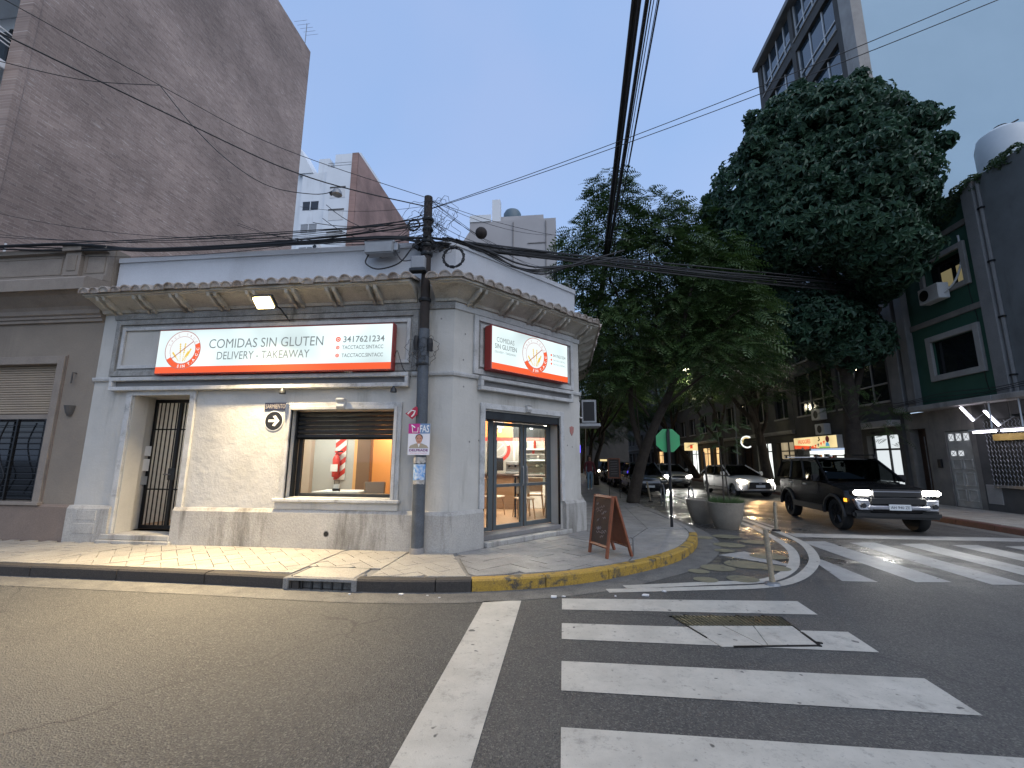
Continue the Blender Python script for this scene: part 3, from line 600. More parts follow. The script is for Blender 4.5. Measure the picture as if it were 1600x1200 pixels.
YB = FC(SEND, 0, 0)[1]
shop = thing('corner_shop', 'old whitewashed single-storey corner shop with tiled eaves and chamfered entrance', 'building', (-5, 8, .13))
wall_holes(FF, -9.27, -1.95, .12, 4.9, -.3, 0, [(-8.32, -7.1, .12, 2.9), (-4.97, -2.99, 1.0, 2.57)], 'wall', ['wall_white', 'wall_flake'], shop, lambda u, z: 1 if -7.1 < u < -4.97 and z < 2.9 else 0)
wall_holes(FC, 0, SEND, .12, 4.9, -.3, 0, [(.75, 2.93, .12, 2.60)], 'wall', 'wall_white', shop)
wall_holes(FS, YB, 22, .12, 4.9, -.3, 0, [], 'wall', 'wall_white', shop)
# plinth
pp = [(0, .12), (.09, .12), (.09, .74), (.05, .80), (0, .80)]
msweep(FF, pp, -9.3, -8.40, 0, 0).build('plinth', 'plinth', shop); msweep(FF, pp, -7.10, -1.95, 0, MK).build('plinth', 'plinth', shop)
msweep(FC, pp, 0, .70, -MK, 0).build('plinth', 'plinth', shop); msweep(FC, [(0, .12), (.11, .12), (.11, .74), (.06, .80), (0, .80)], 2.98, SEND, 0, MK2).build('plinth', 'plinth', shop)
msweep(FS, pp, YB, 22, -MK2, 0).build('plinth', 'plinth', shop)
# eaves: cove, corbels, barrel tiles
cove = [(0, 4.56), (.07, 4.57), (.09, 4.62), (.16, 4.66), (.26, 4.72), (.36, 4.765), (.44, 4.775), (.45, 4.80), (.49, 4.80), (.49, 4.85), (0, 5.0)]
for T, a, b, ka, kb in ((FF, -9.27, -2.66, 0, 0), (FF, -2.30, -1.95, 0, MK), (FC, 0, SEND, -MK, MK2), (FS, YB, 17, -MK2, 0)):
    msweep(T, cove, a, b, ka, kb).build('cornice', 'soffit', shop, smooth=False)
msweep(FF, [(0, 4.43), (.035, 4.44), (.05, 4.50), (.05, 4.558), (0, 4.558)], -9.0, -1.95, 0, MK).build('string_course', 'trim_mould', shop)
msweep(FC, [(0, 4.43), (.03, 4.44), (.04, 4.50), (.04, 4.558), (0, 4.558)], 0, SEND, -MK, MK2).build('string_course', 'trim_white', shop)
def corbel(T, u):
    mb = MB(T); pf = [(.04, 4.53), (.10, 4.545), (.15, 4.59), (.20, 4.585), (.28, 4.615), (.36, 4.675), (.43, 4.71), (.46, 4.79), (.04, 4.70)]
    mb.sweep(pf, u-.10, u-.04); mb.sweep(pf, u+.04, u+.10); mb.build('corbel', 'soffit', shop, bevel=.006)
for k in range(9):
    u = -8.93+.79*k
    if not -2.75 < u < -2.2: corbel(FF, u)
for k in range(5): corbel(FC, .33+.80*k)
for k in range(6): corbel(FS, YB+.5+.9*k)
# one barrel tile mesh shared by all
bt = MB(); seg = 8; V = []; F = []
for yy, rs in ((-.30, 1.06), (.28, .92)):
    for rad in (.108, .088):
        for k in range(seg+1): a = math.pi*k/seg; V.append((rad*rs*math.cos(a), yy, rad*rs*1.0*math.sin(a)))
n = seg+1
for k in range(seg):
    F += [(k, k+1, 2*n+k+1, 2*n+k), (n+k+1, n+k, 3*n+k, 3*n+k+1), (k+1, k, n+k, n+k+1), (2*n+k, 2*n+k+1, 3*n+k+1, 3*n+k)]
F += [(0, 2*n, 3*n, n), (seg, n+seg, 3*n+seg, 2*n+seg)]
bt.add(V, F); bt.add([(.104*math.cos(math.pi*k/seg), -.285, .104*math.sin(math.pi*k/seg)) for k in range(seg+1)], [tuple(range(seg, -1, -1))]); tmp = bt.build('roof_tile', 'barrel_tile', None, smooth=True); tile_me = tmp.data; bpy.data.objects.remove(tmp)
rr = random.Random(4)
def put_tile(T, ux, dirv, nrm):
    o = Vector(T(ux, .27+rr.uniform(-.02, .02), 4.905+rr.uniform(-.008, .012)))
    yv = -Vector(nrm); xv = yv.cross(Vector((0, 0, 1))).normalized(); sl = R_(15+rr.uniform(-2, 2))
    yv = (yv*math.cos(sl)+Vector((0, 0, 1))*math.sin(sl)).normalized(); ang = rr.uniform(-.06, .06); yv = (yv+xv*ang).normalized(); zv = xv.cross(yv).normalized()
    xv = yv.cross(zv)
    M = Matrix(((xv.x, yv.x, zv.x, o.x), (xv.y, yv.y, zv.y, o.y), (xv.z, yv.z, zv.z, o.z), (0, 0, 0, 1)))
    instance('roof_tile', tile_me, shop, M)
k = 0; u = -9.2
while u < -1.72:
    if not -2.68 < u < -2.26: put_tile(FF, u, None, (0, -1, 0))
    u += .232
s_ = -.1
while s_ < SEND+.15: put_tile(FC, s_, None, CN); s_ += .234
u = YB+.05
while u < 16.5: put_tile(FS, u, None, (1, 0, 0)); u += .235
for T, a, b, ka, kb in ((FF, -9.27, -2.66, 0, 0), (FF, -2.30, -1.95, 0, MK), (FC, 0, SEND, -MK, MK2), (FS, YB, 17, -MK2, 0)):
    msweep(T, [(-.05, 5.0), (.53, 4.845), (.53, 4.875), (-.05, 5.04)], a, b, ka, kb).build('tile_bed', 'barrel_tile', shop)
# parapet behind the eaves
PT = 5.82
pf = [(-.28, 4.88), (-.06, 4.88), (-.06, PT-.10), (-.03, PT-.10), (-.03, PT), (-.28, PT)]
msweep(FF, pf, -9.22, -1.95, 0, MK).build('parapet', 'parapet', shop); msweep(FC, pf, 0, SEND, -MK, MK2).build('parapet', 'parapet', shop); msweep(FS, pf, YB, 20, -MK2, 0).build('parapet', 'parapet', shop)
mb = MB(); a = FC(SEND, -.2, 0); mb.prism([(-9.2, 7.72), (-2.05, 7.72), (a[0], a[1]), (a[0], 20), (-9.2, 20)], 4.95, 5.05); mb.build('flat_roof', 'slab', shop)
# upper panels with stepped mouldings
for T, u0, u1, z0, z1 in ((FF, -8.93, -2.62, 3.27, 4.42), (FC, .44, 3.40, 3.27, 4.42)):
    frame4(T, u0, u1, z0, z1, .10, 0, .055, 'panel_moulding', 'trim_mould' if T is FF else 'trim_white', shop); frame4(T, u0+.10, u1-.10, z0+.10, z1-.10, .05, 0, .02, 'panel_moulding', 'trim_mould', shop); frame4(T, u0+.15, u1-.15, z0+.15, z1-.15, .07, 0, .045, 'panel_moulding', 'trim_white', shop)
    # blind cassette ledge under the panel
    a, b = u0+.12, u1-.12
    mb = MB(T); mb.box(a, b, 0, .13, 3.16, 3.235); mb.box(a, b, 0, .13, 2.97, 3.045); mb.box(a, a+.07, 0, .128, 3.045, 3.16); mb.box(b-.07, b, 0, .128, 3.045, 3.16); mb.build('ledge', 'trim_white', shop, bevel=.008)
    mb = MB(T); mb.box(a+.07, b-.07, 0, .035, 3.045, 3.16); mb.build('ledge_slot', 'concrete', shop)
sc_ = [(0, 3.17), (.045, 3.18), (.06, 3.22), (.06, 3.25), (0, 3.26)]
msweep(FF, sc_, -9.27, -8.83, 0, 0).build('string_course', 'trim_white', shop); msweep(FF, sc_, -2.70, -1.95, 0, MK).build('string_course', 'trim_white', shop)
msweep(FC, sc_, 0, .55, -MK, 0).build('string_course', 'trim_white', shop); msweep(FC, sc_, 3.30, SEND, 0, MK2).build('string_course', 'trim_white', shop); msweep(FS, sc_, YB, 20, -MK2, 0).build('string_course', 'trim_white', shop)
# left doorway: reveal, step, iron grille door
frame4(FF, -8.46, -6.97, .30, 3.0, .12, 0, .05, 'door_moulding', 'trim_white', shop, bottom=False)
mb = MB(FF); mb.box(-8.55, -7.05, -.55, .14, .13, .20); mb.build('door_step', 'plinth', shop, bevel=.01); mb = MB(FF); mb.box(-8.50, -7.1, -.55, .10, .20, .30); mb.build('door_step', 'plinth', shop, bevel=.012)
mb = MB(FF); mb.add([(-8.32, -.3, .3), (-8.45, -.62, .3), (-8.45, -.62, 2.9), (-8.32, -.3, 2.9)], [(0, 1, 2, 3)]); mb.add([(-7.1, -.3, .3), (-7.02, -.62, .3), (-7.02, -.62, 2.9), (-7.1, -.3, 2.9)], [(3, 2, 1, 0)]); mb.quad((-8.32, -.3, 2.9), (-7.1, -.3, 2.9), (-7.02, -.62, 2.9), (-8.45, -.62, 2.9)); mb.build('door_reveal', 'wall_flake', shop, recalc=False)
dz0, dz1, dy_ = .30, 2.88, -.55
gd = MB(FF); gd.box(-8.45, -8.37, dy_-.04, dy_, dz0, dz1); gd.box(-7.10, -7.02, dy_-.04, dy_, dz0, dz1); gd.box(-8.37, -7.10, dy_-.038, dy_, dz1-.07, dz1); gd.box(-8.37, -7.10, dy_-.038, dy_, dz0, dz0+.07); gd.box(-7.86, -7.79, dy_-.045, dy_+.003, dz0+.07, dz1-.07)
gdo = gd.build('grille_door', 'black_iron', shop)
for k in range(13):
    u = -8.30+k*.095
    if -7.9 < u < -7.76: continue
    mb = MB(FF); mb.box(u, u+.016, dy_-.03, dy_-.014, dz0+.07, dz1-.07); mb.build('bar', 'black_iron', gdo)
for z in (1.05, 2.25): mb = MB(FF); mb.box(-8.37, -7.10, dy_-.032, dy_-.012, z, z+.025); mb.build('cross_bar', 'black_iron', gdo)
mb = MB(FF); mb.box(-7.90, -7.75, dy_, dy_+.03, 1.25, 1.48); mb.build('lock_plate', 'dark_metal', gdo, bevel=.005)
mb = MB(FF); mb.tube([(-7.84, dy_+.02, 1.36), (-7.84, dy_+.07, 1.36), (-7.95, dy_+.07, 1.36)], .012); mb.build('handle', 'galv', gdo)
for z0, z1, m in ((1.15, 1.32, 'box_grey'), (1.42, 1.66, 'white_plain'), (1.72, 1.92, 'white_plain')):
    mb = MB(); mb.box(-8.40, -8.365, 7.90, 8.05, z0, z1); mb.build('meter_box', m, shop, bevel=.005)
# meter hatch in the left pilaster
for z0, z1 in ((.30, .48), (.54, .72)):
    mb = MB(FF); mb.box(-9.10, -8.66, .085, .096, z0, z1); mb.build('meter_hatch', 'plinth', shop, bevel=.004)
# display window with half-lowered roller shutter
frame4(FF, -5.10, -2.86, .98, 2.70, .13, 0, .055, 'window_moulding', 'trim_white', shop, bottom=False); frame4(FF, -5.03, -2.93, .98, 2.63, .06, 0, .085, 'window_moulding', 'trim_white', shop, bottom=False)
mb = MB(FF); mb.box(-5.16, -2.82, 0, .12, .93, .985); mb.build('window_sill', 'trim_white', shop, bevel=.008); mb = MB(FF); mb.box(-5.13, -2.85, 0, .07, .80, .928); mb.build('window_sill', 'wall_white', shop, bevel=.006)
mb = MB(FF); mb.sweep([(.05, 2.56), (.11, 2.57), (.15, 2.62), (.12, 2.68), (.16, 2.74), (.15, 2.77), (.05, 2.77)], -4.07, -3.91); mb.build('keystone', 'trim_white', shop, bevel=.01)
shut = thing('roller_shutter', 'dark steel roller shutter half lowered over the shop window', 'shutter', (-3.98, 7.62, 2.05))
z = 2.555
while z > 2.09:
    mb = MB(FF); mb.sweep([(-.16, z-.083), (-.145, z-.075), (-.125, z-.042), (-.145, z-.008), (-.16, z), (-.17, z), (-.17, z-.083)], -4.93, -3.03); mb.build('slat', 'dark_metal', shut); z -= .085
mb = MB(FF); mb.box(-4.94, -3.02, -.175, -.12, 2.045, z); mb.build('bottom_rail', 'grey_metal', shut, bevel=.006)
for u0, u1 in ((-4.97, -4.94), (-3.02, -2.99)): mb = MB(FF); mb.box(u0, u1, -.2, -.10, 1.0, 2.56); mb.build('guide_rail', 'dark_metal', shut)
win = MB(FF); win.box(-4.94, -4.86, -.27, -.21, 1.0, 2.56); win.box(-3.08, -3.02, -.27, -.21, 1.0, 2.56); win.box(-4.86, -3.08, -.268, -.212, 1.0, 1.06); win.box(-4.86, -3.08, -.268, -.212, 2.04, 2.10)
wo = win.build('window_frame', 'dark_metal', shop, bevel=.004); mb = MB(FF); mb.box(-4.86, -3.08, -.245, -.238, 1.06, 2.04); mb.build('pane', 'win_glass', wo)
# drain hole and small fittings on the front
mb = MB(FF); mb.disc((-4.14*.99, .40), .042, .0925, 20); mb.build('drain_hole', 'black_iron', shop); mb = MB(FF); mb.disc((-4.14*.99, .40), .055, .0915, 20); mb.build('drain_rim', 'concrete', shop)
for u in (-5.10, -2.98):
    mb = MB(); mb.lathe((u, 7.32, 2.86), [(.015, .11), (.02, .09), (.05, .06), (.06, 0), (.045, -.01)], 14); o = mb.build('downlight', 'dark_metal', None, smooth=True); tag(o, {-5.10: 'small round unlit downlight above the street name plate', -2.98: 'small round unlit downlight beside the utility pole', -4.0: 'small round unlit downlight over the middle of the shop window'}[u], 'lamp')
mb = MB(FF); mb.box(-3.86, -3.80, .0, .16, 3.235, 3.29); mb.tube([(-3.95, .16, 3.27), (-3.83, .12, 3.27)], .025); tag(mb.build('security_camera', 'white_plain', None, bevel=.006), 'tiny white security camera on ledge below the long sign', 'camera')
# doorway in the chamfer
frame4(FC, .63, 3.03, .8, 2.74, .11, 0, .05, 'door_moulding', 'trim_white', shop, bottom=False)
mb = MB(FC); mb.sweep([(.03, 2.63), (.09, 2.64), (.12, 2.70), (.10, 2.76), (.13, 2.79), (.03, 2.79)], 1.80, 1.93); mb.build('keystone', 'trim_white', shop, bevel=.008)
mb = MB(FC); mb.box(.75, 2.93, -.16, -.02, 2.44, 2.60); mb.build('shutter_box', 'dark_metal', shop, bevel=.01)
mb = MB(FC); mb.box(.72, 3.12, -.34, .17, .13, .225); mb.build('door_step', 'plinth', shop, bevel=.012); mb = MB(FC); mb.box(.755, 2.925, -.36, .0, .225, .315); mb.build('door_step', 'concrete', shop, bevel=.01)
mb = MB(FC); mb.box(2.90, 2.93, -.05, -.01, .315, 2.44); mb.build('guide_rail', 'black_iron', shop); mb = MB(FC); mb.box(.755, .785, -.05, -.01, .315, 2.44); mb.build('guide_rail', 'black_iron', shop)
DW = -.28
dr_ = MB(FC)
for a, b in ((1.10, 1.22), (2.86, 2.93)): dr_.box(a, b, DW-.05, DW, .33, 2.50)
dr_.box(.98, 2.93, DW-.048, DW-.002, 2.44, 2.52)
dro = dr_.build('door_frame', 'grey_metal', shop, bevel=.004)
for a, b in ((1.24, 2.05), (2.08, 2.86)):
    mb = MB(FC); mb.box(a, a+.075, DW-.05, DW+.005, .33, 2.43); mb.box(b-.075, b, DW-.05, DW+.005, .33, 2.43); mb.box(a+.075, b-.075, DW-.048, DW+.003, .33, .42); mb.box(a+.075, b-.075, DW-.048, DW+.003, 2.36, 2.43); mb.box(a+.075, b-.075, DW-.048, DW+.003, 1.14, 1.20)
    lf = mb.build('door_leaf', 'grey_metal', shop, bevel=.004)
    for z0, z1 in ((.42, 1.14), (1.20, 2.36)): mb = MB(FC); mb.box(a+.075, b-.075, DW-.028, DW-.022, z0, z1); mb.build('pane', 'win_glass', lf)
    mb = MB(FC); hx = b-.04 if a < 2 else a+.04; mb.tube([(hx, DW+.04, 1.15), (hx, DW+.06, 1.2), (hx, DW+.06, 1.5), (hx, DW+.04, 1.55)], .012); mb.build('handle', 'galv', lf)
mb = MB(FC); mb.box(.76, 1.10, DW-.028, DW-.022, .40, 2.44); mb.build('pane', 'win_glass', dro); mb = MB(FC); mb.box(.76, 1.10, DW-.045, DW, .33, .40); mb.build('bottom_rail', 'grey_metal', dro)
mb = MB(FC); mb.add([(3.34, .012, 2.44), (3.27, .012, 2.42), (3.28, .012, 2.30), (3.34, .012, 2.22), (3.40, .012, 2.30), (3.41, .012, 2.42)]+[(3.34, 0, 2.44), (3.27, 0, 2.42), (3.28, 0, 2.30), (3.34, 0, 2.22), (3.40, 0, 2.30), (3.41, 0, 2.42)], [(0, 1, 2, 3, 4, 5), (0, 6, 7, 1), (1, 7, 8, 2), (2, 8, 9, 3), (3, 9, 10, 4), (4, 10, 11, 5), (5, 11, 6, 0)])
mat('plaque_red', (.45, .12, .09), .5, col2=(.3, .2, .18), vs=30)
tag(mb.build('wall_plaque', 'plaque_red'), 'small red shield plaque on wall right of the shop door', 'plaque')
for s0, z in ((.40, 2.0), (.62, 2.03), (3.18, 2.0), (3.35, 1.97), (-.3, 4.25), (.25, 4.0), (.22, 3.5), (.24, 3.0)):
    mb = MB(FC if s0 > 0 else FF); mb.disc((s0 if s0 > 0 else -2.2, z), .018, .004, 10); mb.build('anchor_hole', 'concrete', shop)
# ================================================================ light-box signs
emis('sign_face', (.82, .97, .97), 1.0, .22); emis('sign_orange', (1., .12, .018), .95); emis('sign_grey', (.33, .37, .37), .62); emis('sign_ring', (.75, .25, .2), .6); emis('sign_yellow', (.95, .66, .10), .9); emis('sign_white', (.95, 1, 1), .95)
def logo(T, c, r, w, parent):
    MB(T).disc(c, r, w, 48).build('logo_disc', 'sign_white', parent, recalc=False)
    MB(T).disc(c, r, w+.001, 48, r*.965).build('logo_ring', 'sign_ring', parent, recalc=False)
    MB(T).disc(c, r*.72, w+.001, 48, r*.70).build('logo_ring', 'sign_ring', parent, recalc=False)
    MB(T).disc(c, r*.965, w+.0015, 32, r*.72, -150, 22).build('logo_band', 'sign_orange', parent, recalc=False)
    for u, a, h in ((-.12, 6, .95), (.10, -4, .95), (-.30, 40, .6), (.30, -25, .7), (.14, -28, .55)):
        m = MB(T)
        for k in range(9):
            t = k/8; px_ = c[0]+u*r*.6+math.sin(R_(-a))*t*h*r*.9; pz = c[1]-.55*r+math.cos(R_(a))*t*h*r*.9; rw = r*.055*(1 if t > .4 else .35)
            m.add([(px_-rw, w+.002, pz-.01*r), (px_, w+.002, pz-.06*r), (px_+rw, w+.002, pz-.01*r), (px_, w+.002, pz+.07*r)], [(0, 1, 2, 3)])
        m.build('wheat_ear', 'sign_yellow', parent, recalc=False)
    m = MB(T); d = r*.70; cs_, sn_ = math.cos(R_(38)), math.sin(R_(38)); e = r*.022
    m.add([(c[0]-d*cs_+e*sn_, w+.003, c[1]-d*sn_-e*cs_), (c[0]+d*cs_+e*sn_, w+.003, c[1]+d*sn_-e*cs_), (c[0]+d*cs_-e*sn_, w+.003, c[1]+d*sn_+e*cs_), (c[0]-d*cs_-e*sn_, w+.003, c[1]-d*sn_+e*cs_)], [(0, 1, 2, 3)]); m.build('logo_slash', 'sign_ring', parent, recalc=False)
    arc_text('TACC TACC', 'sign_ring', parent, T, c, r*.77, 160, 30, r*.15, w+.002, bold=.0)
    arc_text('SIN T.A.C.C', 'sign_white', parent, T, c, r*.92, -100, 2, r*.21, w+.0025, bold=.03)
def lightbox(name, label, T, u0, u1, z0, z1, depth):
    o = thing(name, label, 'sign', T((u0+u1)/2, depth/2, z0))
    m = MB(T); m.box(u0, u1, .06, depth, z0, z1); m.build('box', 'sign_red', o, bevel=.012)
    w_ = depth+.003; b = .022
    MB(T).quad((u0+b, w_, z0+b), (u1-b, w_, z0+b), (u1-b, w_, z1-b), (u0+b, w_, z1-b)).build('lit_panel', 'sign_face', o, recalc=False)
    H = z1-z0; MB(T).quad((u0+b, w_+.002, z0+b), (u1-b, w_+.002, z0+b), (u1-b, w_+.002, z0+.165*H), (u0+b, w_+.002, z0+.165*H)).build('orange_band', 'sign_orange', o, recalc=False)
    return o, w_+.003
(u0, z0), (u1, z1) = fr(-7.99, 3.30, .22), fr(-3.11, 4.21, .22)
SG, sw = lightbox('light_box_sign', 'long backlit white and orange sign above the shop front', FF, u0, u1, z0, z1, .22)
W, H = u1-u0, z1-z0
tx = lambda t, a, b, c, d, nm='lettering', bold=0., it=0: text(t, nm, 'sign_grey', SG, FF, (u0+a*W, u0+b*W, z0+c*H, z0+d*H), w=sw+.001, bold=bold, italic=it)
logo(FF, (u0+.118*W, z0+.53*H), .425*H, sw+.002, SG)
tx('COMIDAS SIN GLUTEN', .232, .718, .55, .755, bold=0, it=.0); tx('DELIVERY - TAKEAWAY', .272, .664, .30, .47, bold=0)
tx('3417621234', .800, .966, .60, .735, bold=.015); tx('TACCTACC SINTACC', .797, .963, .455, .535, bold=.012); tx('TACCTACC.SINTACC', .797, .963, .285, .365, bold=.012)
for zc, r in ((.67, .055), (.495, .04), (.325, .04)):
    MB(FF).disc((u0+.779*W, z0+zc*H), r*H, sw+.001, 20).build('icon', 'sign_orange', SG, recalc=False); MB(FF).disc((u0+.779*W, z0+zc*H), r*H*.55, sw+.002, 14, r*H*.35).build('icon_ring', 'sign_white', SG, recalc=False)
m = MB(FF); m.tube(cat([(u1, .12, z0+.3*H), (u1+.06, .16, z0+.42*H), (u1+.11, .13, z0+.25*H), (u1+.16, .06, z0+.05*H), (u1+.30, .02, z0-.1)], 5), .006, 5); m.build('supply_cord', 'cable', SG)
(s0, z0), (s1, z1) = frc(.89, 3.42, .26), frc(3.25, 4.335, .26)
SG2, sw2 = lightbox('light_box_sign', 'shorter backlit sign with central logo above the corner entrance', FC, s0, s1, z0, z1, .26)
W, H = s1-s0, z1-z0
tx2 = lambda t, a, b, c, d, bold=0.: text(t, 'lettering', 'sign_grey', SG2, FC, (s0+a*W, s0+b*W, z0+c*H, z0+d*H), w=sw2+.001, bold=bold)
logo(FC, (s0+.53*W, z0+.525*H), .43*H, sw2+.002, SG2)
tx2('COMIDAS', .06, .265, .64, .75, 0); tx2('SIN GLUTEN', .04, .295, .49, .60, .012); tx2('DELIVERY - TAKEAWAY', .04, .29, .39, .44)
tx2('3417621234', .775, .96, .60, .675, .012); tx2('TACCTACC SINTACC', .775, .96, .50, .54); tx2('TACCTACC.SINTACC', .775, .96, .40, .44)
for zc in (.637, .52, .42): MB(FC).disc((s0+.752*W, z0+zc*H), .028*H, sw2+.001, 14).build('icon', 'sign_orange', SG2, recalc=False)
# floodlight under the eave
fl = thing('floodlight', 'warm lit floodlight on a short arm above the long sign', 'lamp', (-5.32, 7.0, 4.45))
emis('flood_face', (1, .74, .30), 16)
def ft(u, a, n): return (u, 6.98-a*.75-n*.66*-1, 4.38+a*.66+n*.75)   # a runs up the tilted face, n behind it
m = MB(ft); m.box(-5.50, -5.14, 0, .25, .012, .07); m.build('housing', 'dark_metal', fl, bevel=.008)
m = MB(ft); m.box(-5.48, -5.16, .015, .235, -.045, .010); m.build('lens', 'flood_face', fl, bevel=.012)
for k in range(7): m = MB(ft); m.box(-5.48+k*.052, -5.47+k*.052, .02, .23, .07, .10); m.build('cooling_fin', 'dark_metal', fl)
m = MB(); m.tube([(-5.32, 7.03, 4.55), (-5.32, 7.35, 4.50), (-5.20, 7.48, 4.30)], .015); m.build('arm', 'dark_metal', fl)
lamp_area('flood_light', (-5.32, 6.82, 4.33), .22, 200, (1, .77, .45), (R_(-22), 0, 0), spread=125)
# street name plate and arrow roundel
mat('plate_black', (.015, .015, .016), .4); mat('plate_white', (.75, .75, .73), .5); mat('plate_navy', (.02, .022, .045), .4)
st = thing('street_name_plate', 'dark street name plate left of the shop window', 'sign', (-5.35, 7.48, 2.58))
m = MB(FF); m.box(-5.545, -5.105, 0, .015, 2.575, 2.715); m.build('plate', 'plate_navy', st, bevel=.003); text('SARMIENTO', 'lettering', 'chalk', st, FF, (-5.52, -5.13, 2.605, 2.69), w=.017)
ar = thing('arrow_roundel', 'round black one-way sign with white right arrow', 'sign', (-5.34, 7.48, 2.2))
m = MB(FF); m.disc((-5.335, 2.375), .185, .012, 40); m.add(*(lambda V: (V, []))([])); m.build('rim', 'plate_white', ar, recalc=False); m = MB(FF); m.disc((-5.335, 2.375), .172, .014, 40); m.build('plate', 'plate_black', ar, recalc=False)
A = [(-.105, -.022), (.03, -.022), (-.025, -.085), (.03, -.10), (.115, 0), (.03, .10), (-.025, .085), (.03, .022), (-.105, .022)]
m = MB(FF); m.add([(-5.335+p[0], .016, 2.375+p[1]) for p in A], [(0, 1, 7, 8), (1, 4, 7), (1, 2, 3, 4), (4, 5, 6, 7)]); m.build('arrow', 'plate_white', ar, recalc=False)
# ================================================================ utility pole with gear
PX, PY = -2.46, 7.32
pole = thing('utility_pole', 'dark steel utility pole standing against the shop front', 'pole', (PX, PY, .15))
m = MB(); m.tube([(PX+.03, PY, .13), (PX+.02, PY, 2.2), (PX, PY, 4.0)], [.105, .102, .098], 16); m.build('shaft', 'pole_paint', pole, smooth=True)
m = MB(); m.tube([(PX, PY, 3.98), (PX-.01, PY, 5.2), (PX-.02, PY, 6.62)], [.088, .083, .078], 14); m.build('upper_shaft', 'pole_rust', pole, smooth=True)
m = MB(); m.tube([(PX+.03, PY, .125), (PX+.03, PY, .2), (PX+.03, PY, .24)], [.125, .118, .106], 14); m.build('base_collar', 'concrete', pole, smooth=True)
for z, r in ((5.62, .11), (5.45, .105), (6.15, .1), (5.95, .095), (5.7, .115), (3.35, .112), (4.55, .11)):
    m = MB(); m.lathe((PX-.01, PY, z), [(r, -.03), (r+.01, 0), (r, .03)], 14); m.build('clamp', 'dark_metal', pole)
rb = random.Random(9)
for k in range(16):
    m = MB(); a = rb.uniform(0, 6.28); c = Vector((PX-.01+.24*math.cos(a)*rb.uniform(.4, 1.2), PY+.16*math.sin(a)*.8, rb.uniform(5.55, 5.80))); s_ = rb.uniform(.035, .07)
    m.tube([c, c+Vector((rb.uniform(-.12, .12), rb.uniform(-.04, .04), rb.uniform(-.1, .1)))], s_*.7, 7); m.build('splice_case', 'cable', pole)
m = MB(); m.tube([(PX-.12, PY-.03, 3.62), (PX-.13, PY-.05, 3.75), (PX-.12, PY-.03, 3.86)], .05, 8); m.build('splice_case', 'cable', pole); m = MB(); m.tube([(PX+.13, PY-.03, 3.58), (PX+.14, PY-.05, 3.72), (PX+.12, PY-.03, 3.80)], .05, 8); m.build('splice_case', 'cable', pole)
for z0, z1, m0 in ((1.36, 1.60, 'stickA'), (1.15, 1.36, 'stickB')): pass
mat('sticker_blue', (.10, .30, .62), .6, col2=(.6, .66, .72), vs=22, vd=.4); mat('sticker_white', (.55, .52, .47), .7, col2=(.25, .23, .2), vs=18, vd=.5)
for z0, z1, mm in ((1.62, 1.72, 'sticker_white'), (1.34, 1.60, 'sticker_blue'), (1.27, 1.34, 'sticker_white')):
    m = MB(); n = 10; V = []; F = []
    for k in range(n+1):
        a = R_(190+160*k/n); V += [(PX+.02+.107*math.cos(a), PY+.107*math.sin(a), z0+rb.uniform(-.012, .012)), (PX+.02+.107*math.cos(a), PY+.107*math.sin(a), z1)]
    for k in range(n): F.append((2*k, 2*k+2, 2*k+3, 2*k+1))
    m.add(V, F); m.build('sticker', mm, pole)
def coil(c, r, th, turns, nrm='y', rr_=.012):
    pts = []
    for k in range(turns*24+1):
        a = 2*math.pi*k/24; q = r+th*math.sin(k*1.7+.3*k//24); d = th*math.cos(k*.9)
        pts.append((c[0]+q*math.cos(a), c[1]+d, c[2]+q*math.sin(a)))
    return MB().tube(pts, rr_, 6)
coil((-1.93, 7.22, 5.32), .19, .018, 6).build('cable_coil', 'cable', pole, smooth='all'); coil((-2.72, 7.25, 6.02), .11, .012, 4, rr_=.011).build('cable_coil', 'cable', pole, smooth='all')
for k in range(14):
    r0 = rb.uniform(.12, .36); coil((-2.34+rb.uniform(-.25, .25), 7.2+rb.uniform(-.1, .1), 5.95+rb.uniform(-.3, .35)), r0, .05, 1, rr_=.004).build('loose_wire_loop', 'cable', pole)
for k in range(5): coil((-2.46+rb.uniform(-.12, .12), 7.2, 3.55+rb.uniform(-.15, .1)), rb.uniform(.1, .2), .03, 1, rr_=.004).build('loose_wire_loop', 'cable', pole)
def sag(a, b, d, n=14): return [(a[0]+(b[0]-a[0])*t, a[1]+(b[1]-a[1])*t, a[2]+(b[2]-a[2])*t-4*d*t*(1-t)) for t in [k/n for k in range(n+1)]]
# grey terminal boxes
bx = thing('terminal_box', 'grey rectangular cable box on the parapet left of the pole', 'box', (-3.42, 7.3, 5.45))
m = MB(); m.box(-3.66, -3.10, 7.22, 7.44, 5.49, 5.73); m.build('body', 'box_grey', bx, bevel=.02, seg=2); m = MB(); m.box(-3.12, -3.02, 7.26, 7.40, 5.54, 5.70); m.build('end_cap', 'galv', bx, bevel=.01); m = MB(); m.box(-3.68, -3.08, 7.24, 7.50, 5.70, 5.74); m.build('lid', 'box_grey', bx, bevel=.008)
m = MB(); m.box(-3.5, -3.46, 7.3, 7.56, 5.55, 5.6); m.build('bracket', 'dark_metal', bx)
bx = thing('terminal_box', 'small grey junction box strapped to the pole above the eaves', 'box', (-2.6, 7.2, 5.1)); m = MB(); m.box(-2.70, -2.44, 7.12, 7.24, 5.10, 5.34); m.build('body', 'box_grey', bx, bevel=.015); m = MB(); m.box(-2.72, -2.42, 7.10, 7.25, 5.04, 5.10); m.build('skirt', 'dark_metal', bx, bevel=.01)
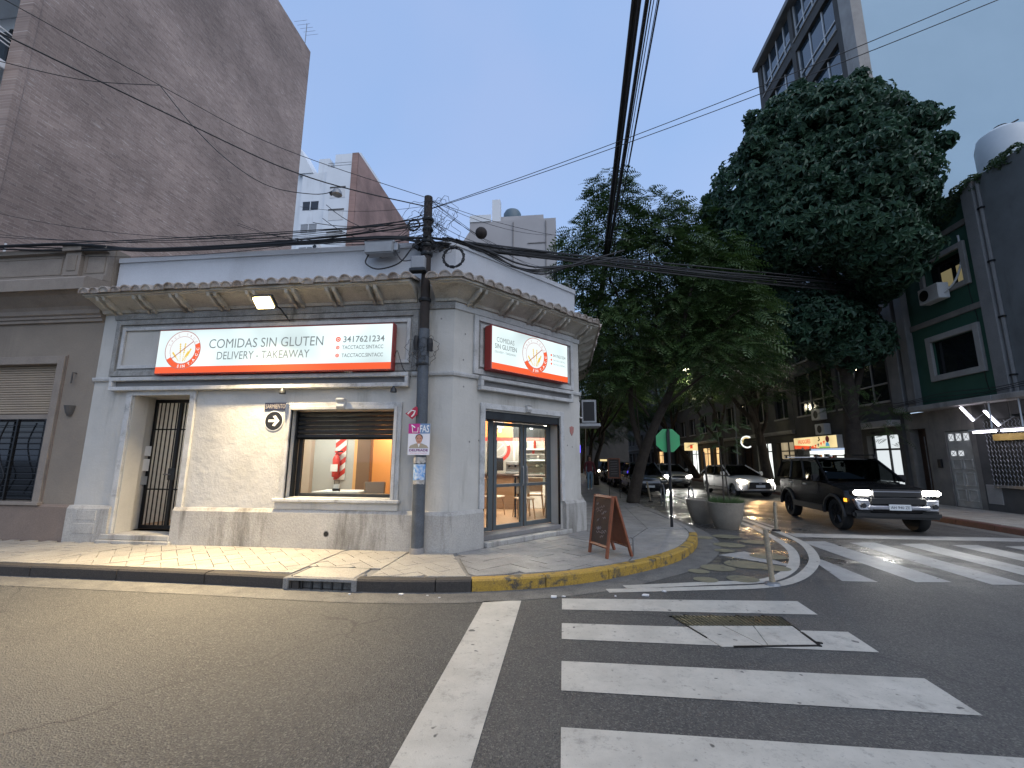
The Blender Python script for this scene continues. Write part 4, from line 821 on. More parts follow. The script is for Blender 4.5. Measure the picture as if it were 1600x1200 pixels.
m = MB(); V = [(.115*math.sin(math.pi*k/10), -.115*math.cos(math.pi*k/10)) for k in range(11)]; m.lathe((-1.50, 7.6, 5.98), V, 16); m.build('reflector_ball', 'pole_rust', None, smooth='all'); o = bpy.data.objects['reflector_ball']; o.name = 'splice_ball'; tag(o, 'round rusty cable splice ball on the thick cable right of the pole', 'splice')
# cables: each run is one thing
def cable(pts, r, label, group='overhead cables', sg=5): return tag(MB().tube(pts, r, sg).build('overhead_cable', 'cable', None, smooth='all'), label, 'cable', group)
TOP = (-2.47, PY, 5.72); RT = (11.2, 17.0, 8.3)
for k in range(9):
    e = (RT[0]+rb.uniform(-.1, .1), RT[1], RT[2]+rb.uniform(-.35, .15)); a = (TOP[0], TOP[1]+rb.uniform(-.08, .05), TOP[2]+rb.uniform(-.08, .1)); cable(sag(a, e, rb.uniform(-.05, .22), 20), rb.choice([.012, .02, .028]), 'black cable in the thick bundle running right from the pole', 'cable bundle right of the pole')
for k in range(6):   # slack tails hanging below the bundle
    d_ = rb.uniform(0, .35); a = (-2.2+rb.uniform(0, .3), 7.28, 5.70+rb.uniform(0, .06)); b_ = (.5+rb.uniform(0, .9), 8.9+rb.uniform(-.2, .3), 5.93+rb.uniform(-.03, .12)); cable(cat([a, (-1.45+rb.uniform(-.1, .1), 7.45, 5.55-.1*d_), (-.75+rb.uniform(-.15, .15), 7.8, 5.44-d_*.75), (-.1+rb.uniform(-.15, .15), 8.3, 5.58-d_*.6), b_], 6), rb.choice([.009, .013, .017]), 'slack black cable loop drooping below the bundle', 'slack cable loops')
for k in range(6):
    z_ = 5.88+rb.uniform(-.05, .07); cable(cat([(TOP[0], TOP[1], TOP[2]+rb.uniform(-.05, .1)), (-3.5, 7.33, 5.86+rb.uniform(-.03, .03)), (-5.4, 7.4, z_), (-8.5, 7.42, 5.92+rb.uniform(-.03, .05)), (-10.5, 7.2, 6.04+rb.uniform(-.03, .03)), (-16, 7.2, 6.05)], 6), rb.choice([.01, .018, .024]), 'black cable lying along the top of the shop parapet', 'cables along the parapet')
cable(sag((-2.48, PY, 6.05), (-18, 7.2, 6.9), .55, 20), .016, 'heavy black cable running left across the brick wall', None); cable(sag((-2.48, PY, 5.8), (-18, 7.2, 6.85), .35, 20), .012, 'thin black cable just below the heavy one across the brick wall', None)
for e, d in (((-18, 7.2, 7.9), .9), ((-18, 7.0, 7.4), .7), ((-18, 7.3, 8.0), 1.25)): cable(sag((-2.48, PY, 6.2), e, d, 20), .006, 'thin wire sagging left from the pole across the brick wall', 'thin wires left of the pole')
wA = [(-7.9, 3.2, 7.15), (-6.05, 5.2, 6.75), (-4.45, 6.4, 6.5), (-2.48, PY, 6.35)]; wA = cat([(-9.3, 1.2, 7.3), (-6.05, 5.5, 7.06), (-4.45, 6.6, 6.68), (-2.48, PY, 6.42)], 8); cable(wA, .011, 'dark wire slanting down from upper left to the pole', None)
wB = cat([(-8.4, 1.5, 7.5), (-6.53, 5.5, 7.76), (-5.0, 6.5, 7.25), (-2.48, PY, 6.60)], 8); cable(wB, .006, 'fine wire with a small splice slanting to the pole top', None)
cable(cat([(-6.53, 5.5, 7.76), (-6.06, 5.75, 7.15), (-5.55, 6.0, 6.65), (-5.0, 6.3, 6.35), (-4.3, 6.5, 6.28), (-3.95, 6.6, 6.38)], 6), .007, 'drooping feeder wire looping to the hanging street lamp', None)
cable(cat([(-8.0, 4.2, 7.15), (-7.2, 4.9, 7.35), (-6.53, 5.5, 7.76)], 6), .006, 'short wire joining the splice over the brick wall', None)
for dx in (0, .25): cable(sag((-2.4, PY, 6.38+.05*dx), (9.6+dx, 4.8, 8.75+dx*1.4), .25, 20), .006, 'fine paired wire crossing the sky to the upper right', 'paired wires across the sky')
for e, d in (((1.2, 14, 9.6), .5), ((2.2, 12, 8.0), .3), ((1.8, 16, 8.4), .6), ((-.2, 12, 7.2), .3)): cable(sag((-2.42, PY, 6.55), e, d, 16), .005, 'fine wire running from the pole top towards the trees', 'wires from pole to trees')
for a, b_ in (((-2.5, PY, 6.0), (-4.2, 7.5, 5.85)), ((-2.5, PY, 6.3), (-3.6, 7.6, 5.8)), ((-2.46, PY, 6.2), (-1.1, 7.8, 5.75)), ((-2.46, PY, 6.1), (-1.5, 7.7, 5.8)), ((-2.46, PY, 6.5), (-.6, 8.5, 5.84)), ((-2.46, PY, 6.45), (-3.9, 8, 5.9))): cable(sag(a, b_, .12, 8), .005, 'short service wire fanning from the pole to the parapet', 'service wires at the pole')
cable(cat([(-3.60, 7.3, 5.5), (-3.62, 7.25, 5.3), (-3.35, 7.2, 5.15), (-2.95, 7.2, 5.25), (-2.7, 7.2, 5.55), (-2.5, 7.25, 5.7)], 6), .014, 'black feed cable looping from the box to the pole', None); cable(cat([(-3.1, 7.3, 5.6), (-2.9, 7.2, 5.3), (-2.66, 7.2, 5.30), (-2.5, 7.22, 5.28)], 6), .01, 'short black cable between the two grey boxes', None)
for k in range(9):
    a = (-2.46, PY, rb.uniform(5.75, 6.5)); e = (rb.uniform(-7.5, -3.2), rb.uniform(7.1, 7.6), rb.uniform(5.86, 6.7)); cable(sag(a, e, rb.uniform(.05, .4), 12), rb.choice([.004, .005, .007]), 'loose thin wire crossing the sky just left of the pole', 'loose wires left of the pole')
for e, d, r in (((-18, 6.6, 9.2), 1.3, .005), ((-18, 7.2, 6.4), .2, .007), ((-18, 7.0, 6.2), .12, .009)): cable(sag((-2.48, PY, 6.1), e, d, 20), r, 'slack line low across the foot of the brick wall', 'slack lines on the brick wall')
# hanging street lamp
hl = thing('hanging_street_lamp', 'grey bell-shaped street lamp hung on a wire before the white flats', 'lamp', (-3.9, 6.6, 6.38)); m = MB(); m.lathe((-3.92, 6.6, 6.36), [(.03, .06), (.05, .05), (.08, .0), (.09, -.05), (.06, -.06)], 14); m.build('shade', 'galv', hl, smooth=True); m = MB(); m.tube([(-4.05, 6.6, 6.33), (-3.98, 6.6, 6.36)], .035, 8); m.build('ballast', 'cable', hl)
# overhead trunk cables running up the side street
for k, (x, z, r) in enumerate(((.96, 8.6, .042), (1.02, 8.62, .044), (1.27, 8.75, .036), (1.36, 8.8, .012), (1.42, 8.8, .008), (1.55, 8.9, .014), (1.03, 8.5, .03), (1.22, 8.64, .03), (1.48, 8.85, .007))):
    cable(sag((x*.95-.04, -3, z+.35), (1.95+.012*k, 27, 8.3+.03*k), .15+.02*k, 24), r, 'black trunk cable running overhead along the side street', 'overhead trunk cables')
# small signs on the pole
mat('bus_red', (.42, .02, .05), .5); mat('poster_magenta', (.50, .03, .22), .6); mat('poster_grad', (.16, .26, .42), .6); mat('poster_white', (.72, .70, .72), .6); mat('skin_print', (.50, .24, .16), .6); mat('hair_print', (.06, .035, .025), .6); mat('suit_print', (.36, .31, .22), .6); mat('purple_print', (.17, .02, .15), .6)
def FP(u, w, z): return (PX+u, PY-.115-w, z)
bs = thing('bus_stop_sign', 'small red diamond stop plate with white mark behind the pole', 'sign', (PX-.12, PY-.1, 2.3))
m = MB(FP); dm = [(-.235, 2.46), (-.11, 2.36), (-.02, 2.44), (-.02, 2.56), (-.05, 2.585)]; m.add([(p[0], .012, p[1]) for p in dm]+[(p[0], 0, p[1]) for p in dm], [(0, 1, 2, 3, 4), (9, 8, 7, 6, 5)]+[(i, (i+1) % 5, 5+(i+1) % 5, 5+i) for i in range(5)]); m.build('plate', 'bus_red', bs)
m = MB(FP); m.tube([(-.19, .016, 2.455), (-.12, .016, 2.515), (-.06, .016, 2.50), (-.085, .016, 2.44), (-.12, .016, 2.405)], .014, 6); m.build('emblem', 'plate_white', bs)
po = thing('campaign_poster', 'election poster with portrait of a man strapped to the pole', 'poster', (PX, PY-.12, 1.76))
m = MB(FP); m.box(-.165, .215, .0, .008, 1.755, 2.285); m.build('board', 'poster_white', po)
m = MB(FP); m.quad((-.165, .0095, 2.115), (.04, .0095, 2.115), (.04, .0095, 2.285), (-.165, .0095, 2.285)); m.build('header', 'poster_magenta', po, recalc=False); m = MB(FP); m.quad((.04, .0095, 2.115), (.215, .0095, 2.115), (.215, .0095, 2.285), (.04, .0095, 2.285)); m.build('header', 'poster_grad', po, recalc=False)
text('FAS', 'lettering', 'plate_white', po, FP, (.035, .20, 2.135, 2.26), w=.011, bold=.02)
m = MB(FP); m.tube([(-.10, .012, 2.25), (-.09, .012, 2.14), (.0, .012, 2.14), (.005, .012, 2.22)], .008, 4); m.tube([(-.115, .012, 2.26), (-.05, .012, 2.215)], .012, 4); m.build('emblem', 'plate_white', po)
m = MB(FP); m.add([(-.15, .0105, 1.87), (.20, .0105, 1.87), (.165, .0105, 1.915), (.075, .0105, 1.95), (-.02, .0105, 1.95), (-.12, .0105, 1.915)], [(0, 1, 2, 3, 4, 5)]); m.build('suit', 'suit_print', po, recalc=False)
def oval(m_, cx, cz, rx, rz, w_, n=22): m_.add([(cx+rx*math.cos(2*math.pi*k/n), w_, cz+rz*math.sin(2*math.pi*k/n)) for k in range(n)], [tuple(range(n))])
m = MB(FP); oval(m, .028, 2.045, .066, .062, .011); m.build('hair', 'hair_print', po, recalc=False)
m = MB(FP); oval(m, .028, 2.02, .056, .073, .0118); m.quad((.0, .0116, 1.92), (.055, .0116, 1.92), (.055, .0116, 1.98), (.0, .0116, 1.98)); m.build('face', 'skin_print', po, recalc=False)
m = MB(FP); [oval(m, .028+dx, 2.035, .011, .005, .0126, 8) for dx in (-.024, .024)]; oval(m, .028, 1.978, .02, .004, .0126, 8); m.quad((-.002, .0126, 2.046), (.0, .0126, 2.046), (.0, .0126, 2.05), (-.002, .0126, 2.05)); m.build('features', 'hair_print', po, recalc=False)
m = MB(FP); m.add([(.005, .0125, 1.945), (.05, .0125, 1.945), (.028, .0125, 1.88)], [(0, 1, 2)]); m.build('shirt', 'plate_white', po, recalc=False)
text('DELFRADE', 'lettering', 'purple_print', po, FP, (-.14, .19, 1.815, 1.855), w=.0105, bold=.03); text('ESTAR MEJOR ESTAR JUNTOS', 'small_print', 'poster_magenta', po, FP, (-.12, .17, 1.775, 1.792), w=.0105)

# ================================================================ inside the shop
mat('in_grey', (.50, .50, .47), .8, col2=(.46, .46, .43), vs=2); mat('in_orange', (.72, .30, .09), .7); mat('in_orange_wall', (.78, .42, .16), .8); mat('in_white', (.74, .73, .70), .7); mat('in_floor', (.40, .25, .15), .35, col2=(.34, .21, .12), vs=3); mat('in_red', (.60, .05, .03), .5); mat('in_brown', (.20, .115, .06), .6); mat('in_beige', (.52, .42, .33), .8)
rm = shop
a = FC(SEND, -.33, 0)
m = MB(); m.prism([(-8.9, 7.82), (-2.1, 7.82), (a[0], a[1]), (a[0]-.02, 14.3), (-8.9, 14.3)], .22, .30); m.build('floor', 'in_floor', rm)
m = MB(); m.prism([(-8.9, 7.82), (-2.1, 7.82), (a[0], a[1]), (a[0]-.02, 14.3), (-8.9, 14.3)], 3.0, 3.1); m.build('ceiling', 'in_white', rm)
m = MB(); m.box(-8.9, a[0]+.1, 14.2, 14.3, .3, 3.0); m.build('wall', 'in_grey', rm)
m = MB(); m.box(-7.0, -6.9, 7.82, 14.2, .3, 3.0); m.build('wall', 'in_white', rm); m = MB(); m.box(-9.0, -8.9, 7.82, 14.2, .3, 3.0); m.build('wall', 'in_white', rm)
m = MB(); m.box(-6.9, -5.02, 10.2, 10.3, .3, 3.0); m.build('wall', 'in_grey', rm); m = MB(); m.box(-6.9, -6.1, 10.05, 10.198, .3, 3.0); m.build('wall', 'in_beige', rm)
m = MB(); m.box(-5.02, -4.94, 10.1, 10.3, .3, 3.0); m.build('door_casing', 'in_orange_wall', rm); m = MB(); m.box(-5.2, -4.0, 11.4, 11.5, .3, 3.0); m.build('wall', 'in_orange_wall', rm)
m = MB(); m.box(-4.90, -4.56, 10.0, 10.15, .3, 3.0); m.build('column', 'in_brown', rm, bevel=.01); m = MB(); m.box(-3.6, -3.5, 8.9, 14.2, .3, 3.0); m.build('wall', 'in_orange_wall', rm)
# fire extinguisher on its striped board
fe = thing('fire_extinguisher', 'red fire extinguisher on a striped board inside the shop window', 'extinguisher', (-5.38, 10.1, 1.2))
m = MB(); m.box(-5.54, -5.26, 10.17, 10.198, 1.18, 2.35); m.build('board', 'in_white', fe)
for k in range(5):
    z = 1.12+k*.27; P = clip_poly([(-5.54, z), (-5.26, z+.22), (-5.26, z+.35), (-5.54, z+.13)], [(-5.54, 1.18), (-5.26, 1.18), (-5.26, 2.35), (-5.54, 2.35)])
    if P: m = MB(); m.add([(p[0], 10.166, p[1]) for p in P], [tuple(range(len(P)))]); m.build('stripe', 'in_red', fe, recalc=False)
m = MB(); m.lathe((-5.44, 10.06, 1.25), [(.07, 0), (.085, .02), (.085, .42), (.06, .49), (.025, .52), (.025, .57), (.05, .58), (.05, .62)], 16); m.build('cylinder', 'in_red', fe, smooth=True); m = MB(); m.box(-5.53, -5.35, 9.968, 9.972, 1.38, 1.55); m.build('data_label', 'plate_white', fe); m = MB(); m.box(-5.46, -5.30, 10.03, 10.08, 1.84, 1.87); m.build('handle', 'black_iron', fe)
# tables, chairs
def table(name, label, loc, sx, sy, h, top, leg, rz=0, group=None):
    t = thing(name, label, 'table', loc, rz, group); m = MB(); m.box(-sx/2, sx/2, -sy/2, sy/2, h-.035, h); m.build('table_top', top, t, bevel=.005, local=True)
    for x in (-1, 1):
        for y in (-1, 1): m = MB(); m.box(x*(sx/2-.05)-.022, x*(sx/2-.05)+.022, y*(sy/2-.05)-.022, y*(sy/2-.05)+.022, 0, h-.035); m.build('leg', leg, t, local=True)
    return t
table('cafe_table', 'white cafe table just inside the shop window', (-4.5, 8.65, .30), .95, .65, .74, 'in_white', 'wood_light')
nh = thing('napkin_holder', 'small dark napkin holder standing on the white table', 'holder', (-4.58, 8.55, 1.04)); m = MB(); m.box(-.07, .07, -.03, .03, 0, .05); m.build('base', 'black_iron', nh, local=True); m = MB(); m.box(-.055, .055, -.022, .022, .05, .13); m.build('napkins', 'plate_white', nh, local=True); m = MB(); m.tube([(-.05, 0, .05), (-.05, 0, .22)], .006); m.tube([(.05, 0, .05), (.05, 0, .22)], .006); m.tube([(-.05, 0, .2), (.05, 0, .2)], .006); m.build('wire_frame', 'black_iron', nh, local=True)
def chair(label, loc, rz, seatm='in_beige', group='wooden cafe chairs'):
    t = thing('cafe_chair', label, 'chair', loc, rz, group); m = MB(); m.box(-.21, .21, -.2, .2, .44, .48); m.build('seat', seatm, t, bevel=.01, local=True)
    m = MB(); m.add([(-.2, .19, .55), (.2, .19, .55), (.2, .25, .92), (-.2, .25, .92), (-.2, .21, .55), (.2, .21, .55), (.2, .27, .92), (-.2, .27, .92)], [(0, 1, 2, 3), (7, 6, 5, 4), (0, 4, 5, 1), (1, 5, 6, 2), (2, 6, 7, 3), (3, 7, 4, 0)]); m.build('backrest', seatm, t, bevel=.008, local=True)
    for x in (-1, 1):
        m = MB(); m.tube([(x*.17, -.15, .45), (x*.21, -.21, 0)], [.018, .013], 8); m.build('leg', 'wood_light', t, local=True); m = MB(); m.tube([(x*.2, .26, .9), (x*.18, .2, .5), (x*.22, .27, 0)], [.016, .018, .013], 8); m.build('leg', 'wood_light', t, local=True)
    return t
chair('beige cafe chair behind the right end of the shop window', (-3.95, 9.0, .30), R_(200)); chair('beige cafe chair seen through the left pane of the entrance', (-1.75, 11.1, .30), R_(160)); chair('beige cafe chair at the middle of the entrance glass', (-.95, 10.75, .30), R_(20)); chair('beige cafe chair near the right edge of the entrance glass', (-.22, 11.35, .30), R_(-30)); chair('beige cafe chair pushed under the dark high table', (-.75, 11.9, .30), R_(180))
table('high_table', 'dark square high table behind the entrance doors', (-.75, 11.2, .30), .95, .8, 1.0, 'wood_dark', 'black_iron')
# counter, till, coffee machine, showcase
ct = thing('service_counter', 'brown wooden service counter at the back of the shop', 'counter', (-2.0, 12.8, .3)); m = MB(); m.box(-3.4, -1.15, 12.5, 13.0, .3, 1.22); m.build('front', 'in_brown', ct, bevel=.01); m = MB(); m.box(-3.45, -1.12, 12.42, 13.05, 1.22, 1.27); m.build('worktop', 'wood_dark', ct, bevel=.008)
m = MB(); m.box(-3.4, -2.35, 12.47, 12.498, .32, 1.20); m.build('red_panel', 'in_red', ct)
mo = thing('till_monitor', 'black till screen standing on the brown counter', 'monitor', (-1.95, 12.7, 1.27)); m = MB(); m.box(-2.15, -1.72, 12.62, 12.66, 1.36, 1.72); m.build('screen_case', 'black_iron', mo, bevel=.008); m = MB(); m.tube([(-1.94, 12.7, 1.27), (-1.94, 12.68, 1.4)], .03); m.build('stand', 'black_iron', mo)
emis('screen_orange', (1, .45, .15), .8); m = MB(); m.quad((-2.13, 12.618, 1.40), (-2.03, 12.618, 1.40), (-2.03, 12.618, 1.68), (-2.13, 12.618, 1.68)); m.build('screen', 'screen_orange', mo, recalc=False)
cm = thing('coffee_machine', 'chrome and black coffee machine beside the till', 'machine', (-1.45, 12.75, 1.27)); m = MB(); m.box(-1.66, -1.26, 12.6, 12.95, 1.27, 1.33); m.box(-1.66, -1.26, 12.75, 12.95, 1.33, 1.62); m.box(-1.64, -1.28, 12.6, 12.75, 1.52, 1.62); m.build('body', 'galv', cm, bevel=.015); m = MB(); m.tube([(-1.55, 12.65, 1.52), (-1.55, 12.65, 1.46)], .03); m.tube([(-1.37, 12.65, 1.52), (-1.37, 12.65, 1.46)], .03); m.build('group_head', 'black_iron', cm)
sh = thing('glass_showcase', 'lit glass food showcase at the back right of the shop', 'showcase', (-.55, 13.0, .3)); m = MB(); m.box(-1.08, .1, 12.75, 13.3, .3, .95); m.build('base', 'in_white', sh, bevel=.01)
for z in (1.2, 1.45): m = MB(); m.box(-1.06, .08, 12.78, 13.28, z, z+.012); m.build('shelf', 'case_glass', sh)
m = MB(); m.box(-1.08, .1, 12.75, 12.757, .95, 1.7); m.build('front_pane', 'case_glass', sh); m = MB(); m.box(-1.08, .1, 12.75, 13.3, 1.7, 1.73); m.build('top', 'galv', sh)
emis('tube_small', (1, .93, .8), 3); m = MB(); m.tube([(-1.0, 13.2, 1.66), (0, 13.2, 1.66)], .015); m.build('lit_tube', 'tube_small', sh)
rp = random.Random(2)
for k in range(16):
    z = rp.choice([.955, 1.215, 1.465]); x = -.98+rp.random()*.95; o = MB(); o.lathe((x, 12.95+rp.random()*.2, z), [(.05, 0), (.06, .03), (.045, .07), (.01, .08)], 9); tag(o.build('pastry', rp.choice(['wood_light', 'in_beige', 'in_red', 'in_white']), None, smooth=True), 'small pastry on a shelf of the glass showcase', 'pastry', 'pastries in the showcase')
fsh = thing('framed_shelf', 'white framed wall shelf behind the showcase', 'shelf', (-.75, 14.1, 1.75))
frame4(lambda u, w_, z: (u, 14.2-w_, z), -1.35, -.05, 1.62, 2.02, .05, 0, .2, 'frame', 'in_white', fsh); m = MB(); m.box(-1.30, -.10, 14.05, 14.2, 1.84, 1.86); m.build('shelf_board', 'in_white', fsh)
mat('bottle_glass', (.02, .025, .012), .1, spec=.8); mat('bottle_red', (.35, .05, .03), .15)
for i, (x, mm) in enumerate(((-1.2, 'bottle_glass'), (-.42, 'bottle_glass'), (-.18, 'bottle_glass'), (-.9, 'bottle_red'), (-.6, 'in_beige'))):
    m = MB(); m.lathe((x, 14.1, 2.022), [(.04, 0), (.042, .02), (.042, .2), (.015, .28), (.014, .36)], 12); tag(m.build('bottle', mm, None, smooth=True), 'dark wine bottle standing on the framed wall shelf' if mm == 'bottle_glass' else ('red bottle standing on the framed wall shelf' if mm == 'bottle_red' else 'pale bottle standing on the framed wall shelf'), 'bottle', 'bottles on the wall shelf')
for i in range(8):
    m = MB(); x = -1.25+i*.15; m.lathe((x, 14.1, 1.672 if i % 2 else 1.862), [(.035, 0), (.04, .04), (.04, .11), (.03, .13)], 9); tag(m.build('jar', ['in_white', 'case_glass', 'in_red'][i % 3], None, smooth=True), ['white jar inside the framed wall shelf', 'clear glass jar inside the framed wall shelf', 'red jar inside the framed wall shelf'][i % 3], 'jar', 'jars in the wall shelf')
# orange fascia with red edge and the painted logo on the back wall
fa = thing('orange_fascia', 'orange fascia board with red edge hung over the counter', 'fascia', (-2, 12.2, 2.2)); m = MB(); m.box(-3.4, -1.42, 12.30, 12.36, 2.30, 2.98); m.build('panel', 'in_orange', fa); m = MB(); m.box(-3.4, -1.42, 12.285, 12.37, 2.20, 2.30); m.build('red_edge', 'in_red', fa); m = MB(); m.box(-1.40, .15, 12.30, 12.36, 2.28, 2.98); m.build('dark_panel', 'dark_metal', fa); m = MB(); m.box(-1.40, .15, 12.285, 12.37, 2.20, 2.28); m.build('pink_edge', 'plaque_red', fa)
m = MB(); m.box(-2.02, -1.66, 12.275, 12.285, 2.55, 2.75); m.build('menu_card', 'box_grey', fa)
FI = lambda u, w_, z: (u, 14.2-w_, z)
lw_ = thing('wall_logo', 'round red and white logo on the back wall of the shop', 'sign', (-2.0, 14.19, 1.5)); m = MB(FI); m.disc((-2.1, 2.0), .40, .004, 36, .33); m.build('ring', 'in_white', lw_, recalc=False); m = MB(FI); m.disc((-2.1, 2.0), .40, .006, 20, .29, -110, 20); m.build('band', 'in_red', lw_, recalc=False); m = MB(FI); m.disc((-2.1, 2.0), .24, .004, 36, .22); m.build('ring', 'in_white', lw_, recalc=False); m = MB(FI); m.add([(-2.28, .005, 1.86), (-2.25, .005, 1.83), (-1.92, .005, 2.14), (-1.95, .005, 2.17)], [(0, 1, 2, 3)]); m.build('slash', 'in_white', lw_, recalc=False)
for x in (-2.62, -1.62): m = MB(); m.box(x, x+.07, 14.15, 14.2, 1.2, 2.9); tag(m.build('wall_batten', 'in_white', None), 'white upright batten %s of the wall logo' % ('left' if x < -2 else 'right'), 'batten')
emis('bulb_warm', (1, .66, .30), 8); emis('bulb_white', (1, .96, .88), 14)
for x, y, z, kind, lb in ((-1.62, 11.2, 2.42, 'bulb_warm', 'warm glowing pendant bulb left of centre in the shop'), (-.82, 11.4, 2.52, 'bulb_white', 'white glowing pendant lamp over the high table'), (-.45, 11.6, 2.56, 'bulb_white', 'larger white glowing lamp right of the door centre'), (-.14, 11.0, 2.38, 'bulb_warm', 'warm glowing pendant bulb by the right door jamb'), (-1.15, 10.4, 2.66, 'bulb_white', 'flat white lit ceiling lamp just inside the entrance')):
    t = thing('pendant_lamp', lb, 'lamp', (x, y, z)); m = MB(); m.tube([(x, y, z+.06), (x, y, 3.0)], .006, 6); m.build('cord', 'cable', t)
    if 'flat' in lb: m = MB(); m.lathe((x, y, z), [(.13, 0), (.14, .02), (.03, .07)], 16); m.build('shade', kind, t, smooth=True)
    else: m = MB(); m.lathe((x, y, z), [(.005, -.055), (.035, -.045), (.055, 0), (.035, .045), (.015, .06)], 14); m.build('bulb', kind, t, smooth='all')
lamp_area('ceiling_panel_light', (-1.3, 11.4, 2.97), 1.2, 95, (1, .90, .76), sy=1.8); lamp_area('ceiling_panel_light', (-1.3, 13.4, 2.97), 1.6, 45, (1, .92, .8), sy=.6)
lamp_area('ceiling_panel_light', (-5.4, 9.0, 2.97), 1.0, 36, (1, .95, .85), sy=1.0); lamp_area('ceiling_panel_light', (-4.3, 10.9, 2.97), .7, 42, (1, .8, .55), sy=.6); lamp_area('hall_light', (-7.9, 10.5, 2.97), .6, 9, (1, .95, .85))
for n_, x, y, sx, sy in (('shop', -1.3, 11.4, .6, .9), ('shop', -1.3, 13.4, .8, .3), ('front', -5.4, 9.0, .5, .5), ('back', -4.3, 10.9, .35, .3), ('hall', -7.9, 10.5, .3, .3)):
    m = MB(); m.box(x-sx, x+sx, y-sy, y+sy, 2.982, 2.999); m.build('ceiling_light_panel', 'tube_small', rm)
mat('blank_grey', (.17, .178, .178), .9, col2=(.125, .13, .128), vs=1.2, stain=(.07, .072, .07), stains=1.4, stainamt=.7, streak=True)
mat('dim_pale', (.24, .22, .19), .9, col2=(.17, .155, .14), vs=2, stain=(.08, .075, .07), stains=1.5, stainamt=.7, streak=True)
# ================================================================ beige neighbour house on the left
nb = thing('neighbour_house', 'beige single-storey house with heavy cornice left of the shop', 'building', (-12, 8, .13))
wall_holes(FF, -20, -9.275, .12, 6.0, -.3, .0, [(-12.4, -10.16, .84, 3.55)], 'wall', 'beige', nb)
msweep(FF, [(0, .12), (.06, .12), (.06, .76), (.03, .80), (0, .80)], -20, -9.31, 0, 0).build('plinth', 'beige_plinth', nb)
prof = [(0, 4.42), (.05, 4.43), (.05, 4.50), (.08, 4.50), (.08, 4.55), (.12, 4.58), (.13, 4.66), (.17, 4.72), (.26, 4.80), (.36, 4.90), (.44, 4.95), (.50, 4.95), (.50, 5.18), (.46, 5.22), (0, 5.28)]
msweep(FF, prof, -20, -9.29, 0, 0).build('cornice', 'beige_trim', nb)
msweep(FF, [(0, 5.28), (.16, 5.27), (.16, 5.38), (.12, 5.38), (.12, 5.88), (.20, 5.90), (.20, 6.0), (0, 6.02)], -20, -9.29, 0, 0).build('parapet', 'beige_trim', nb)
for u0, u1, w_ in ((-14.2, -10.36, .012), (-9.80, -9.34, .012)): frame4(FF, u0, u1, 5.44, 5.84, .025, .12, .12+w_, 'parapet_panel', 'beige', nb, bevel=0)
m = MB(FF); m.box(-10.22, -9.86, .10, .20, 5.38, 5.90); m.box(-10.26, -9.82, .10, .26, 5.90, 6.04); m.box(-10.24, -9.84, .08, .19, 5.26, 5.38); m.build('parapet_pier', 'beige_trim', nb, bevel=.008); m = MB(FF); m.box(-10.15, -9.93, .20, .212, 5.48, 5.82); m.build('pier_panel', 'beige', nb, bevel=.004)
frame4(FF, -12.6, -10.0, .80, 3.72, .16, 0, .045, 'window_moulding', 'beige_trim', nb, bottom=False); m = MB(FF); m.box(-9.99, -9.972, 0, .012, .80, 3.75); m.build('moulding_edge', 'beige_plinth', nb)
m = MB(FF); m.box(-12.6, -9.95, 0, .1, .78, .845); m.build('window_sill', 'beige_trim', nb, bevel=.008)
sh = MB(FF); sh.box(-12.4, -10.16, -.12, -.06, 2.44, 2.54); sh.build('lintel_bar', 'beige_trim', nb)
z = 3.55
while z > 2.56:
    m = MB(FF); m.sweep([(-.12, z-.048), (-.095, z-.04), (-.09, z-.02), (-.105, z-.002), (-.12, z)], -12.4, -10.16); m.build('shutter_slat', 'shutter_beige', nb); z -= .05
m = MB(FF); m.box(-12.4, -10.16, -.24, -.23, .84, 2.44); m.build('pane', 'dark_glass', nb)
gr = thing('window_grille', 'black iron window grille on the beige house', 'grille', (-11.2, 7.45, .9)); m = MB(FF)
for u in (-12.38, -11.6, -10.86, -10.2): m = MB(FF); m.box(u, u+.035, -.02, .03, .86, 2.44); m.build('upright', 'black_iron', gr)
k = .90
while k < 2.45: m = MB(FF); m.tube([(-12.38, .005, k), (-10.17, .005, k)], .008, 6); m.build('bar', 'black_iron', gr); k += .118
for dx in (-.30, .12): m = MB(FF); m.tube(cat([(-11.2+dx, .012, 2.4), (-11.32+dx, .012, 2.0), (-11.2+dx, .012, 1.6), (-11.05+dx, .012, 1.3), (-11.2+dx, .012, .95)], 5), .014, 6); m.build('scroll', 'black_iron', gr)
wl = thing('wall_lamp', 'unlit brown half-cone wall lamp on the beige house', 'lamp', (-9.72, 7.45, 2.5)); m = MB()
V = []; n = 10
for z_, r in ((2.50, .045), (2.56, .07), (2.70, .105)):
    for k in range(n+1): a = math.pi*k/n; V.append((-9.70+r*math.cos(a), 7.495-r*math.sin(a)*1.1, z_))
m.add(V, [(i*(n+1)+k, i*(n+1)+k+1, (i+1)*(n+1)+k+1, (i+1)*(n+1)+k) for i in range(2) for k in range(n)]+[tuple(range(n+1))]); m.build('shade', 'dark_wall', wl); m = MB(); m.box(-9.76, -9.64, 7.47, 7.5, 2.55, 2.65); m.build('back_plate', 'dark_wall', wl)
hk = MB(FF); hk.tube([(-9.72, 0, 3.36), (-9.72, .07, 3.36), (-9.72, .07, 3.14)], .014, 6); tag(hk.build('wall_hook', 'dark_wall'), 'small rusty iron hook on the beige house wall', 'hook')
m = MB(); m.box(-20, -9.3, 7.8, 9.5, 5.2, 5.3); m.build('flat_roof', 'concrete', nb)
m = MB(); m.tube([(-12.0, 7.45, 6.0), (-12.0, 7.45, 6.28)], .02, 8); tag(m.build('vent_pipe', 'white_plain'), 'short white pipe on the parapet of the beige house', 'pipe')
